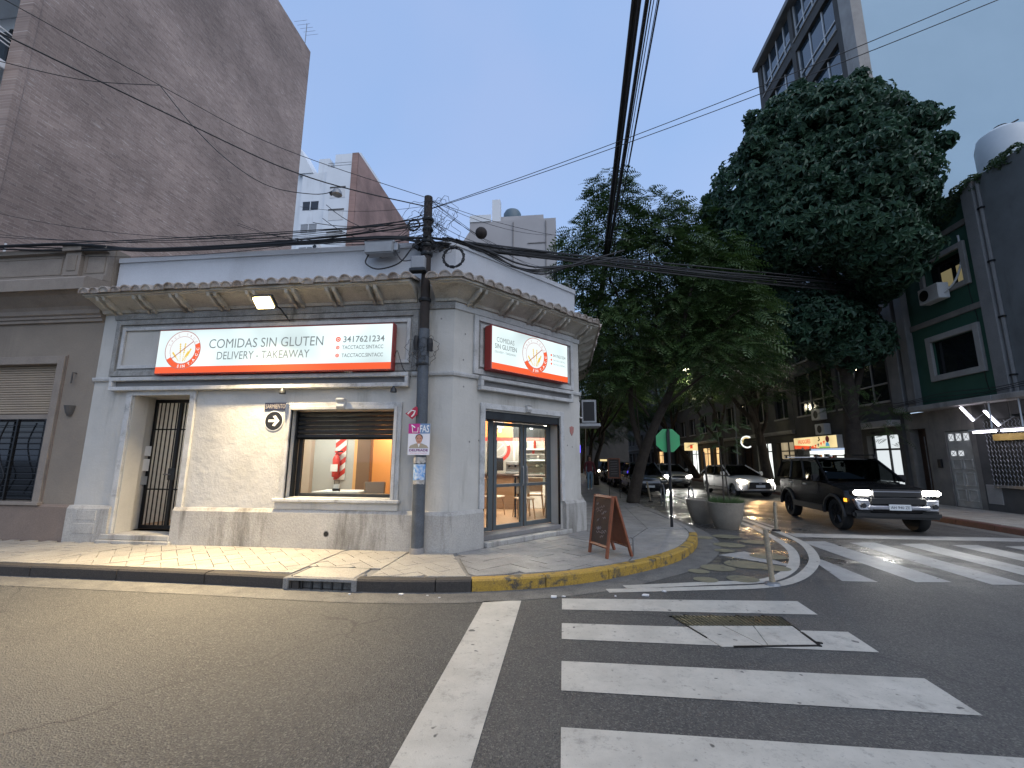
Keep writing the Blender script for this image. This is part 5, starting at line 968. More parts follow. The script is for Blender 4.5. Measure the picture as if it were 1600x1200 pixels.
# ================================================================ tall brick block behind
bt_ = thing('brick_tower', 'tall apartment block with blind dark brick side wall upper left', 'building', (-18, 13, 0))
TX = -13.0
m = MB(); m.quad((TX, 7.75, 0), (TX, 18.3, 0), (TX, 18.3, 22.95), (TX, 7.75, 22.95)); m.quad((TX, 18.3, 0), (-25, 18.3, 0), (-25, 18.3, 22.95), (TX, 18.3, 22.95)); m.quad((TX, 7.75, 22.95), (TX, 18.3, 22.95), (-25, 18.3, 22.95), (-25, 7.75, 22.95)); m.build('side_wall', 'brick_dark', bt_, recalc=False)
m = MB(); m.box(TX-.38, TX+.03, 7.60, 7.76, 5.9, 22.98); m.build('corner_pier', 'brick_dark', bt_)
m = MB(); m.box(-25, TX-.38, 8.6, 8.8, 0, 22.9); m.build('front_wall', 'apt_white', bt_)
for k in range(6):
    z0 = 5.2+k*2.9
    m = MB(); m.box(-25, TX-.39, 7.15, 8.6, z0, z0+.22); m.build('balcony_slab', 'apt_white', bt_, bevel=.02)
    m = MB(); m.box(-25, TX-.39, 7.15, 7.25, z0+.22, z0+.55); m.build('balcony_parapet', 'apt_white', bt_, bevel=.01)
    for j in range(4): m = MB(); m.tube([(-25, 7.18, z0+.66+j*.11), (TX-.42, 7.18, z0+.66+j*.11), (TX-.42, 8.4, z0+.66+j*.11)], .02, 6); m.build('rail', 'white_plain', bt_)
    m = MB(); m.box(-16.2, -13.9, 8.55, 8.6, z0+.3, z0+2.4); wnd = m.build('window', 'pane_sky', bt_); m = MB(); m.box(-15.1, -15.0, 8.5, 8.55, z0+.3, z0+2.4); m.build('mullion', 'dark_metal', wnd); m = MB(); m.box(-13.9, -13.8, 8.5, 8.6, z0+.3, z0+2.4); m.build('jamb', 'dark_metal', wnd)
m = MB(); m.tube([(-13.15, 18.0, 22.95), (-13.15, 18.0, 24.4)], .02, 5)
for k in range(5): m.tube([(-13.5, 18.0-.1*k*0+.25*(k-2), 24.0+.07*k), (-12.8, 18.0+.25*(k-2), 24.0+.07*k)], .008, 4)
tag(m.build('roof_antenna', 'galv'), 'thin rooftop antenna at the corner of the brick block', 'antenna')
# ================================================================ white flats with pink brick flank
ap = thing('white_flats', 'distant white apartment block with brick flank wall left of the pole', 'building', (-28, 47, 0))
m = MB(); m.box(-36, -31.6, 45.8, 60, 0, 37.2); m.build('left_wing', 'apt_white', ap); m = MB(); m.box(-31.6, -28.3, 45.3, 60, 0, 36.5); m.build('centre_wing', 'apt_white', ap); m = MB(); m.box(-28.3, -24.55, 45, 60, 0, 36.8); m.build('right_wing', 'apt_white', ap)
m = MB(); m.box(-27.9, -24.55, 46, 52, 36.8, 39.4); m.build('lift_house', 'apt_white', ap)
m = MB(); m.box(-25.1, -24.3, 44.95, 45.0, 0, 38.6); m.build('brick_pier', 'brick_pink', ap); m = MB(); m.quad((-24.3, 44.95, 0), (-24.3, 63, 0), (-24.3, 63, 38.6), (-24.3, 44.95, 38.6)); m.quad((-25.1, 44.96, 38.6), (-24.3, 44.96, 38.6), (-24.3, 63, 38.6), (-25.1, 63, 38.6)); m.build('flank_wall', 'brick_pink', ap, recalc=False)
m = MB(); m.add([(-32.3, 45.2, 36.5), (-30.2, 45.2, 36.5), (-32.3, 45.2, 40.2), (-32.3, 47.5, 36.5), (-30.2, 47.5, 36.5), (-32.3, 47.5, 40.2)], [(0, 1, 2), (5, 4, 3), (0, 3, 4, 1), (1, 4, 5, 2), (2, 5, 3, 0)]); m.build('roof_fin', 'apt_white', ap); m = MB(); m.box(-29.8, -28.4, 45.6, 48, 36.5, 38.6); m.build('roof_block', 'apt_white', ap)
for z in (37.1, 37.45): m = MB(); m.tube([(-28.2, 45.05, z), (-25.2, 45.05, z)], .03, 5); m.build('roof_rail', 'galv', ap)
for z in (35.0, 35.5): m = MB(); m.tube([(-34.5, 45.7, 37.3+z-35), (-31.8, 45.7, 37.3+z-35)], .04, 5); m.build('terrace_rail', 'white_plain', ap)
for k in range(4):
    z = 34.0-k*2.95; m = MB(); m.box(-27.6, -25.7, 44.96, 45.02, z-1.3, z); wd = m.build('window', 'white_plain', ap); m = MB(); m.box(-27.65, -25.65, 44.93, 44.958, z, z+.18); m.build('shutter_box', 'dark_wall', wd)
    z = 32.6-k*3.0; m = MB(); m.box(-31.2, -29.2, 45.26, 45.31, z-1.1, z); wd = m.build('window', 'dark_glass' if k == 0 else 'box_grey', ap); m = MB(); m.box(-31.25, -29.15, 45.22, 45.258, z, z+.18); m.box(-30.25, -30.15, 45.22, 45.258, z-1.1, z); m.build('frame', 'apt_white', wd)
for x, y, z in ((-31.5, 45.0, 25.6), (-28.6, 44.7, 25.9)):
    t = thing('air_conditioner', 'small air conditioner on the wall of the white flats, %s of the two' % ('left' if x < -30 else 'right'), 'air conditioner', (x, y, z)); m = MB(); m.box(x-.45, x+.45, y-.2, y+.3, z, z+.65); m.build('case', 'white_plain', t, bevel=.03)
    m = MB(lambda u, w_, zz: (u, y-.2-w_, zz)); m.disc((x-.1, z+.32), .24, .01, 16); m.build('fan_grille', 'dark_metal', t, recalc=False)
# ================================================================ grey block behind the roof, with tank
gb = thing('grey_block', 'grey rendered building with stepped roof behind the corner shop', 'building', (-3, 24, 0))
m = MB(); m.box(-5.0, -.2, 22, 30, 0, 14.75); m.build('main_wall', 'apt_grey', gb); m = MB(); m.box(-3.4, -.9, 22.6, 26, 14.75, 15.35); m.build('roof_room', 'apt_grey', gb); m = MB(); m.box(-3.75, -3.3, 22.05, 22.5, 14.75, 16.1); m.build('chimney', 'apt_white', gb); m = MB(); m.box(-5.0, -3.8, 21.95, 22.0, 14.75, 15.15); m.build('roof_upstand', 'apt_white', gb)
m = MB(); m.add([(-5.0, 21.98, 0), (-5.0, 21.98, 14.2), (-6.4, 21.98, 12.0), (-6.4, 21.98, 0), (-5.0, 24, 0), (-5.0, 24, 14.2), (-6.4, 24, 12.0), (-6.4, 24, 0)], [(0, 1, 2, 3), (7, 6, 5, 4), (1, 5, 6, 2), (2, 6, 7, 3)]); m.build('side_wing', 'apt_grey', gb)
for x in (-2.55, -.75): m = MB(); m.box(x-.02, x+.02, 21.94, 21.998, 10, 14.6); m.build('downpipe', 'concrete', gb)
m = MB(); m.box(-1.75, -.72, 21.96, 21.998, 11.6, 11.66); m.box(-1.75, -.72, 21.96, 21.998, 13.3, 13.34); m.build('string_course', 'concrete', gb); m = MB(); m.box(-.35, -.2, 21.9, 22.0, 9.8, 11.6); m.build('window', 'dark_glass', gb)
mat('tank_grey', (.10, .15, .18), .5)
m = MB(); m.lathe((-2.75, 23.3, 15.36), [(.50, 0), (.52, .08), (.52, .50), (.42, .68), (.18, .74)], 20); tag(m.build('water_tank', 'tank_grey', None, smooth=True), 'dark grey rounded water tank on the grey building roof', 'tank')
# other low volumes that close the view behind the parapet
m = MB(); m.box(-20, -6.5, 20, 26, 0, 8.0); tag(m.build('rear_block', 'apt_grey'), 'plain low grey building hidden behind the shop parapet', 'building')
# ================================================================ left side of the side street
def terrace(name, label, T, u0, u1, h, mats, floors, bays, glow=None, gh=3.3, shopf=True, dep=6):
    t = thing(name, label, 'building', T((u0+u1)/2, -.5, 0)); wm, tm = mats
    holes = []; bw = (u1-u0)/bays
    for f in range(floors):
        for b in range(bays): z = gh+.9+f*3.0; holes.append((u0+bw*(b+.22), u0+bw*(b+.78), z, z+1.6))
    gholes = [(u0+bw*(b+.12), u0+bw*(b+.88), .15, 2.75) for b in range(bays)]
    wall_holes(T, u0, u1, 0, h, -.35, 0, holes+gholes, 'wall', wm, t)
    m = MB(T); m.box(u0, u1, -dep, -.35, h-.3, h-.1); m.build('roof', 'concrete', t)
    msweep(T, [(0, gh-.1), (.12, gh-.08), (.18, gh+.05), (.18, gh+.12), (0, gh+.14)], u0, u1, 0, 0).build('string_course', tm, t); msweep(T, [(0, h-.35), (.1, h-.33), (.25, h-.1), (.25, h), (-.35, h)], u0, u1, 0, 0).build('cornice', tm, t)
    for i, hh in enumerate(holes):
        m = MB(T); m.box(hh[0], hh[1], -.2, -.16, hh[2], hh[3]); p = m.build('window', 'dark_glass', t); m = MB(T); c = (hh[0]+hh[1])/2; m.box(c-.03, c+.03, -.158, -.12, hh[2], hh[3]); m.build('mullion', tm, p); m = MB(T); m.box(hh[0]-.08, hh[1]+.08, 0, .08, hh[2]-.1, hh[2]-.02); m.build('sill', tm, p)
    for i, hh in enumerate(gholes):
        lit = glow and i in glow; m = MB(T); m.box(hh[0], hh[1], -.32, -.26, .15, 2.75); p = m.build('shop_front' if lit else 'door', glow[i] if lit else ('dark_glass' if i % 2 else 'wood_dark'), t)
        m = MB(T); m.box(hh[0], hh[0]+.07, -.258, -.2, .15, 2.75); m.box(hh[1]-.07, hh[1], -.258, -.2, .15, 2.75); m.box((hh[0]+hh[1])/2-.03, (hh[0]+hh[1])/2+.03, -.258, -.21, .15, 2.75); m.box(hh[0]+.07, hh[1]-.07, -.257, -.205, 2.2, 2.27); m.build('frame', 'dark_metal', p)
    return t
emis('shop_warm', (1, .62, .28), 1.1, .3); emis('shop_white', (.95, 1, .95), 1.3, .15); emis('shop_dim', (1, .8, .5), .35, .4)
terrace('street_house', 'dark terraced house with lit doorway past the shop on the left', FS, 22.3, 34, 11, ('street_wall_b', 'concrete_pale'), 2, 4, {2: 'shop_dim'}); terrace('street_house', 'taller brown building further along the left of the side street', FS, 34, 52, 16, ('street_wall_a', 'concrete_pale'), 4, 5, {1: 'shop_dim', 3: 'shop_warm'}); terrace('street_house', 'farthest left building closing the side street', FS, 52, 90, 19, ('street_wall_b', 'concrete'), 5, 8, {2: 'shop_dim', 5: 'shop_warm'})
# ================================================================ right side of the side street
# corner building: green front
cb = thing('green_corner_building', 'three-storey corner building with green panels and concrete columns', 'building', (15, 15, .13))
CRN = 14.77
wall_holes(FRt, CRN, 17.75, 3.62, 10.7, -.3, 0, [(15.28, 16.95, 4.72, 5.92), (15.28, 16.75, 7.62, 8.75)], 'green_wall', 'green_wall', cb)
for z_ in (6.55, 9.45): m = MB(FRt); m.box(CRN-.05, 17.75, 0, .06, z_, z_+.2); m.build('string_course', 'dim_pale', cb, bevel=.01)
frame4(FRt, 15.05, 17.12, 4.50, 6.12, .20, 0, .10, 'window_surround', 'concrete_pale', cb, bevel=.01); m = MB(FRt); m.box(15.28, 16.95, -.15, -.1, 4.72, 5.92); m.build('window', 'dark_glass', cb); frame4(FRt, 15.05, 16.95, 7.45, 8.95, .18, 0, .10, 'window_surround', 'concrete_pale', cb, bevel=.01)
emis('room_yellow', (1, .85, .45), .16); m = MB(FRt); m.box(15.28, 16.75, -.25, -.22, 7.62, 8.75); wnd = m.build('window', 'dark_glass', cb)
for u in (15.35, 15.95): m = MB(FRt); m.box(u, u+.42, -.218, -.21, 7.75, 8.35); m.build('lit_pane', 'room_yellow', wnd)
for u0, u1 in ((17.75, 18.15), (18.35, 18.95)): m = MB(FRt); m.box(u0, u1, -.3, .22, 3.55, 14); m.build('column', 'concrete', cb, bevel=.02)
m = MB(FRt); m.box(18.15, 18.35, -.3, .02, 3.55, 14); m.build('column_recess', 'dark_wall', cb)
m = MB(FRt); m.box(CRN-.1, 17.95, -.3, .42, 3.50, 3.68); m.build('canopy', 'concrete_pale', cb, bevel=.02)
# ground floor: stained piers, pale lattice door, dark recess
wall_holes(FRt, CRN, 18.95, .13, 3.5, -.5, -.12, [(14.771, 15.0, .13, .14), (16.22, 17.20, .13, 2.72), (18.0, 18.75, .13, 2.9)], 'ground_wall', 'dim_pale', cb)
m = MB(FRt); m.box(18.0, 18.75, -.48, -.42, .15, 2.9); m.build('dark_door', 'wood_dark', cb); m = MB(FRt); m.tube([(18.4, -.35, .3), (18.4, -.35, 2.6)], .02); m.build('door_bar', 'galv', cb)
mat('old_cream', (.50, .48, .43), .7, col2=(.36, .34, .30), vs=4, stain=(.2, .19, .17), stains=3, stainamt=.6)
dd = thing('lattice_door', 'pale weathered street door with small lit lattice panes', 'door', (13.55, 16.7, .15)); m = MB(FRt); m.box(16.24, 17.18, -.22, -.16, .15, 2.70); m.build('leaf', 'old_cream', dd, bevel=.005)
emis('pane_lit', (.9, .95, 1), .75)
for i in range(3):
    for z, h in ((2.38, .24), (1.86, .18)):
        u = 16.32+i*.29
        if z < 2 and i == 0: continue
        m = MB(FRt); m.quad((u, -.157, z), (u+.2, -.157, z), (u+.2, -.157, z+h), (u, -.157, z+h)); m.build('lit_pane', 'pane_lit', dd, recalc=False); m = MB(FRt); m.tube([(u, -.15, z), (u+.2, -.15, z+h)], .01, 4); m.tube([(u+.2, -.15, z), (u, -.15, z+h)], .01, 4); m.build('lattice', 'old_cream', dd)
for z0, z1 in ((.35, .75), (.85, 1.3), (1.4, 1.75)):
    for u0 in (16.32, 16.74): frame4(FRt, u0, u0+.36, z0, z1, .04, -.16, -.135, 'panel', 'old_cream', dd, bevel=.004)
m = MB(FRt); m.box(17.45, 17.60, -.12, -.05, 1.45, 1.75); tag(m.build('intercom', 'black_iron', None, bevel=.01), 'black intercom box on the pier beside the lattice door', 'intercom')
# blank bay towards the crossing
CE = 12.3
wall_holes(FRt, CE, CRN-.05, 3.62, 10.7, -.3, .03, [], 'blank_wall', 'blank_grey', cb); m = MB(FRt); m.box(CRN-.42, CRN, .03, .16, 3.6, 10.7); m.build('column', 'concrete', cb, bevel=.015)
m = MB(); m.box(XR+.3, 26, CE, CE+.3, .13, 10.7); m.build('end_wall', 'blank_grey', cb); m = MB(FRt); m.box(CE-.1, CRN-.1, -.3, .42, 3.50, 3.68); m.build('canopy', 'concrete_pale', cb, bevel=.02)
wall_holes(FRt, CE, CRN, .13, 3.5, -.5, -.12, [(13.0, 14.77, .85, 3.1)], 'ground_wall', 'dark_wall', cb)
m = MB(); m.box(XR+.2, 26, CE, 18.0, 10.3, 10.5); m.build('roof', 'concrete', cb)
m = MB(FRt); m.box(15.45, 15.95, -.12, -.09, .35, .95); m.build('meter_panel', 'concrete_pale', cb, bevel=.01)
m = MB(FRt); m.box(14.8, 16.0, -.12, -.10, .13, 3.49); m.build('dark_panel', 'dark_wall', cb)
gs = thing('grille_shutter', 'dark chain-link roller grille on the right corner shop', 'shutter', FRt(14.2, -.2, .9)); mat('grille_backing', (.03, .027, .022), .7)
m = MB(FRt); m.box(13.0, 15.6, -.12, -.08, .9, 3.0); m.build('backing', 'grille_backing', gs)
gm = MB(FRt)
for k in range(24):
    u = 13.05+k*.11
    gm.tube([(u+.045*(j % 2), -.06, .92+j*.075) for j in range(28)], .008, 4)
gm.build('chain_mesh', 'galv', gs); m = MB(FRt); m.box(13.0, 15.6, -.08, -.02, .88, .96); m.build('bottom_bar', 'galv', gs)
emis('fluoro', (.86, .84, 1), 16)
for i, (a, b_) in enumerate(((FRt(15.95, .25, 3.44), FRt(15.58, .25, 2.98)), (FRt(15.16, .25, 3.24), FRt(14.78, .25, 2.76)))):
    t = thing('fluorescent_lamp', ['lit white fluorescent tube hanging slanted beside the lattice door', 'second slanted lit fluorescent tube nearer the grille shutter'][i], 'lamp', a); m = MB(); m.tube([a, b_], .028, 8); m.build('tube', 'fluoro', t); a2 = (a[0]+.05, a[1], a[2]+.02); b2 = (b_[0]+.05, b_[1], b_[2]+.02); m = MB(); m.tube([a2, b2], .03, 6); m.build('batten', 'white_plain', t)
    m = MB(); m.tube([a2, (a2[0], a2[1], 3.52)], .01, 5); m.build('hanger', 'galv', t); m = MB(); m.tube([b2, (b2[0], b2[1]-.45, b2[2]+.22)], .012, 5); m.build('brace', 'galv', t)
for i, u in enumerate((14.62, 13.72)):
    a, b_ = FRt(u, .5, 2.58), FRt(u+.72, .5, 2.58); t = thing('fluorescent_lamp', ['horizontal lit fluorescent tube over the grille, left one', 'horizontal lit fluorescent tube over the grille, right one'][i], 'lamp', a); m = MB(); m.tube([a, b_], .03, 8); m.build('tube', 'fluoro', t); m = MB(FRt); m.box(u-.06, u+.8, .42, .58, 2.62, 2.66); m.build('reflector', 'white_plain', t); m = MB(); m.tube([FRt(u+.1, .5, 2.64), FRt(u+.3, .3, 3.5)], .02, 6); m.build('hanger', 'white_plain', t)
mat('yellow_board', (.45, .30, .08), .7, col2=(.35, .22, .06), vs=6); m = MB(FRt); m.box(14.2, 15.3, -.02, .02, 2.32, 2.52); m.build('yellow_board', 'yellow_board', gs)
m = MB(FRt); m.tube([(14.25, .07, 3.7), (14.25, .07, 10.6)], .05, 8); m.build('downpipe', 'concrete', cb, smooth=True)
for z_ in (4.2, 6.0, 7.8, 9.6): m = MB(FRt); m.box(14.17, 14.33, .03, .13, z_, z_+.05); m.build('pipe_clip', 'dark_metal', cb)
for k_, z_ in enumerate((3.78, 3.86, 3.95)): cable([FRt(u_, .28+.03*k_, z_-.05*math.sin(u_*1.7+k_)) for u_ in [12.4+.5*i for i in range(14)]], .012, 'black cable clipped along the right corner building above the canopy', 'cables on the right corner building')
cable([FRt(15.12+.06*math.sin(i*.8), .03, 3.9+.35*i) for i in range(14)], .010, 'thin cable dropping down the green wall right of the window', None)
# roof: ivy and tanks
mat('tank_white', (.58, .62, .64), .6, col2=(.5, .54, .56), vs=1)
for x, y, lb in ((15.7, 15.6, 'pale round water tank on the right corner roof, left one'), (18.0, 15.2, 'pale round water tank on the right corner roof, right one')):
    t = thing('water_tank', lb, 'tank', (x, y, 10.5)); m = MB(); m.lathe((x, y, 10.5), [(.72, 0), (.75, .4), (.75, 2.25), (.66, 2.6), (.3, 2.85), (.12, 2.92)], 24); m.build('body', 'tank_white', t, smooth=True); m = MB(); m.lathe((x, y, 13.38), [(.16, 0), (.18, .08), (.05, .14)], 12); m.build('cap', 'cable', t); m = MB(); m.tube([(x+.15, y, 13.45), (x+.5, y-.1, 13.62)], .03, 5); m.build('vent_pipe', 'cable', t)
# tall white building with glazed front
tw = thing('white_tower', 'tall white building with glazed street front behind the round tree', 'building', (20, 22, 0))
Y0, Y1, ZT = 18.2, 26.9, 27.45
m = MB(); m.quad((XR, Y0+.02, 3.6), (40, Y0+.02, 3.6), (40, Y0+.02, 27.5), (XR, Y0+.02, 27.5)); m.quad((XR+.7, Y0+.02, 0), (40, Y0+.02, 0), (40, Y0+.02, 3.6), (XR+.7, Y0+.02, 3.6)); m.build('blind_wall', 'tower_white', tw, recalc=False)
m = MB(); m.quad((XR+.02, Y0+.05, 27.5), (XR+.02, Y1, 27.5), (40, Y1, 27.5), (40, Y0+.05, 27.5)); m.build('roof', 'tower_white', tw, recalc=False)
floors = [3.7+3.0*k for k in range(8)]
hol = []
for z in floors:
    for a, b_ in ((19.35, 22.65), (23.0, 26.45)): hol.append((a, b_, z+.45, z+2.75))
gh = [(19.2, 21.05, .15, 2.75), (21.9, 26.3, .15, 2.3)]
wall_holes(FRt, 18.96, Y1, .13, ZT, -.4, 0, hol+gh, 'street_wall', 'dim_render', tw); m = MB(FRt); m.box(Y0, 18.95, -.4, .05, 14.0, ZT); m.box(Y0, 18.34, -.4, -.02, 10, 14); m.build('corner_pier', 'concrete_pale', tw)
m = MB(FRt); m.box(Y0, Y1+.05, -.4, .30, ZT, ZT+.3); m.build('roof_slab', 'concrete', tw)
for h in hol:
    m = MB(FRt); m.box(h[0], h[1], -.22, -.19, h[2], h[3]); p = m.build('window', 'pane_sky' if h[2] > 9 else 'dark_glass', tw)
    m = MB(FRt); nn = 3 if h[2] < 23 else 4
    for k in range(1, nn): u = h[0]+(h[1]-h[0])*k/nn; m.box(u-.03, u+.03, -.188, -.14, h[2], h[3])
    zz = h[2]+.75; m.box(h[0], h[1], -.187, -.13, zz-.03, zz+.03); m.box(h[0], h[0]+.06, -.186, -.12, h[2], h[3]); m.box(h[1]-.06, h[1], -.186, -.12, h[2], h[3]); m.build('frame', 'concrete_pale' if h[2] < 9 else 'white_plain', p)
    m = MB(FRt); m.box(h[0]-.05, h[1]+.05, 0, .06, h[2]-.08, h[2]); m.build('sill', 'concrete_pale', p)
emis('shop_cool', (.90, .97, 1), .85); m = MB(FRt); m.box(19.2, 21.05, -.35, -.3, .15, 2.75); p = m.build('lit_shop_window', 'shop_cool', tw)
m = MB(FRt); [m.box(u, u+.07, -.298, -.24, .15, 2.75) for u in (19.2, 20.1, 20.98)]; m.box(19.2, 21.05, -.297, -.235, 2.12, 2.2); m.build('frame', 'dark_metal', p)
m = MB(FRt); m.box(18.95, 21.6, .0, .5, 3.05, 3.3); m.build('canopy', 'concrete_pale', tw, bevel=.02)
m = MB(FRt); [m.box(20.0+k*.25, 20.18+k*.25, -.0, .02, 2.82+.04*(k % 2), 2.9) for k in range(4)]; m.build('sign_strokes', 'black_iron', tw)
# kiosk with coloured lit sign
ki_ = thing('kiosk_sign', 'lit yellow and red kiosk sign with bunting on the right street wall', 'sign', FRt(24.2, .5, 2.3)); emis('kiosk_yellow', (1, .78, .38), .95, .15); emis('kiosk_red', (1, .10, .03), .85); emis('kiosk_green', (.4, .9, .2), .6); emis('kiosk_blue', (.1, .5, .8), .6)
def FK(u, w_, z): return (XR-.5-w_, 26.2-u, z)     # u runs to the right as seen from the street
m = MB(FK); m.box(0, 3.9, -.25, 0, 2.28, 2.90); m.build('box', 'white_plain', ki_); m = MB(FK); m.quad((.02, .004, 2.30), (3.88, .004, 2.30), (3.88, .004, 2.88), (.02, .004, 2.88)); m.build('lit_panel', 'kiosk_yellow', ki_, recalc=False)
m = MB(FK); m.poly([(.02, .006, 2.30), (2.3, .006, 2.30), (1.6, .006, 2.42), (.02, .006, 2.50)]); m.build('red_wave', 'kiosk_red', ki_, recalc=False); m = MB(FK); m.quad((2.4, .006, 2.30), (3.3, .006, 2.30), (3.3, .006, 2.36), (2.4, .006, 2.36)); m.build('green_strip', 'kiosk_green', ki_, recalc=False); m = MB(FK); m.quad((2.95, .006, 2.38), (3.3, .006, 2.38), (3.2, .006, 2.56), (3.0, .006, 2.56)); m.build('blue_patch', 'kiosk_blue', ki_, recalc=False)
text('HUGGIES', 'lettering', 'kiosk_red', ki_, FK, (.45, 1.65, 2.56, 2.78), w=.007, bold=.03); m = MB(FK); m.tube([(2.45, .01, 2.85), (2.5, .01, 2.7), (2.38, .01, 2.66)], .03, 5); m.build('dark_emblem', 'black_iron', ki_); m = MB(FK); m.disc((3.15, 2.72), .16, .008, 16); m.build('red_emblem', 'bus_red', ki_, recalc=False)
for k in range(9): m = MB(FK); u = .75+k*.25; z = 2.36+.012*k*k*.35; m.add([(u, .012, z), (u+.2, .012, z+.02), (u+.1, .012, z-.16)], [(0, 1, 2)]); m.build('bunting_flag', 'kiosk_red' if k % 3 else 'plate_white', ki_, recalc=False)
m = MB(FRt); m.box(21.9, 26.3, -.36, -.32, .15, 2.2); m.build('kiosk_front', 'shop_white', tw)
for k in range(40):
    pass
rk_ = random.Random(8)
cols = ['in_red', 'sign_red', 'in_orange', 'plate_white', 'green_wall', 'plate_navy', 'sticker_blue', 'wood_dark']
for k in range(46):
    u = 21.95+rk_.random()*4.1; z = .3+int(rk_.random()*5)*.36; m = MB(FRt); wd = rk_.uniform(.12, .3); m.box(u, u+wd, -.318, -.25, z, z+rk_.uniform(.12, .28)); tag(m.build('snack_packet', rk_.choice(cols)), 'small bright packet on display in the lit kiosk front', 'packet', 'packets in the kiosk display')
bu = thing('bunting', 'red paper bunting strung between the trees on the right pavement', 'bunting', (12, 27, 2.4)); m = MB(); m.tube(sag((11.6, 26.6, 2.55), (12.7, 29.8, 2.5), .15), .006, 4); m.build('string', 'cable', bu)
for k in range(12): t_ = k/12; p = (11.6+1.1*t_, 26.6+3.2*t_, 2.5-.6*t_*(1-t_)); m = MB(); m.add([(p[0], p[1], p[2]), (p[0]+.06, p[1]+.17, p[2]), (p[0]+.03, p[1]+.085, p[2]-.24)], [(0, 1, 2)]); m.build('flag', 'in_red', bu, recalc=False)
for i, (u, z) in enumerate(((23.9, 2.98), (24.1, 3.75))):
    t = thing('air_conditioner', ['air conditioner unit just above the kiosk sign', 'upper air conditioner unit on the wall above the kiosk'][i], 'air conditioner', FRt(u, .2, z)); m = MB(FRt); m.box(u-.4, u+.4, .02, .35, z, z+.55); m.build('case', 'white_plain', t, bevel=.02); m = MB(FRt); m.disc((u, z+.27), .2, .355, 18); m.build('fan_grille', 'black_iron', t, recalc=False)
t = thing('air_conditioner', 'air conditioner hanging below the lit upper window of the green wall', 'air conditioner', FRt(16.2, .3, 7.2)); m = MB(FRt); m.box(15.75, 16.6, .12, .48, 7.22, 7.78); m.build('case', 'white_plain', t, bevel=.02); m = MB(FRt); m.disc((16.35, 7.5), .2, .485, 18); m.build('fan_grille', 'black_iron', t, recalc=False); m = MB(FRt); m.tube(cat([(15.75, .3, 7.4), (15.45, .15, 7.7), (15.2, .05, 8.4), (15.2, .05, 9.2)], 5), .03, 6); m.build('hose', 'white_plain', t)
# rest of the right side
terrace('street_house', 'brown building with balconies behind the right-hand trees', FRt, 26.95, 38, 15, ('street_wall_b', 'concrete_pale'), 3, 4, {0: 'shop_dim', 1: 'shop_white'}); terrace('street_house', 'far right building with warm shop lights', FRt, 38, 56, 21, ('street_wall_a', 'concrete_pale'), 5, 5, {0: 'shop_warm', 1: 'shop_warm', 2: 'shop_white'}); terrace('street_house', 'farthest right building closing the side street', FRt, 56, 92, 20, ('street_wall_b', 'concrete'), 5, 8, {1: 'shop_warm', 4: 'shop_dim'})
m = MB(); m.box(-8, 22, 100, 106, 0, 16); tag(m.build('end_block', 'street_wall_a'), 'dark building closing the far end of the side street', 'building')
for u, z0, w_, h_, mm, lb in ((44, 2.55, 3.6, .75, 'kiosk_yellow', 'yellow lit hanging shop sign far up the side street'), (31.5, 2.5, .5, .7, 'shop_white', 'round white and yellow lit sign above a far shop')):
    t = thing('projecting_sign', lb, 'sign', FRt(u, .5, z0))
    if w_ > 1: m = MB(); m.box(11.7, 12.9, u-.08, u+.08, z0, z0+h_); m.build('box', mm, t, bevel=.01); m = MB(); m.tube([(12.3, u-.1, z0+.2), (12.3, u-.1, z0+.55)], .12, 10); m.build('emblem', 'kiosk_red', t); m = MB(); m.box(12.9, 13.4, u-.03, u+.03, z0+.5, z0+.56); m.build('bracket', 'dark_metal', t)
    else:
        T3 = lambda uu, ww, zz: (uu, u-ww, zz); m = MB(T3); m.disc((12.5, z0+.4), .42, 0, 24, .33, 50, 310); m.build('ring', mm, t, recalc=False); m = MB(T3); m.disc((12.5, z0+.4), .32, .002, 24, .25, 60, 200); m.build('yellow_ring', 'kiosk_yellow', t, recalc=False); m = MB(); m.box(12.8, 13.4, u-.03, u+.03, z0+.4, z0+.46); m.build('bracket', 'dark_metal', t)
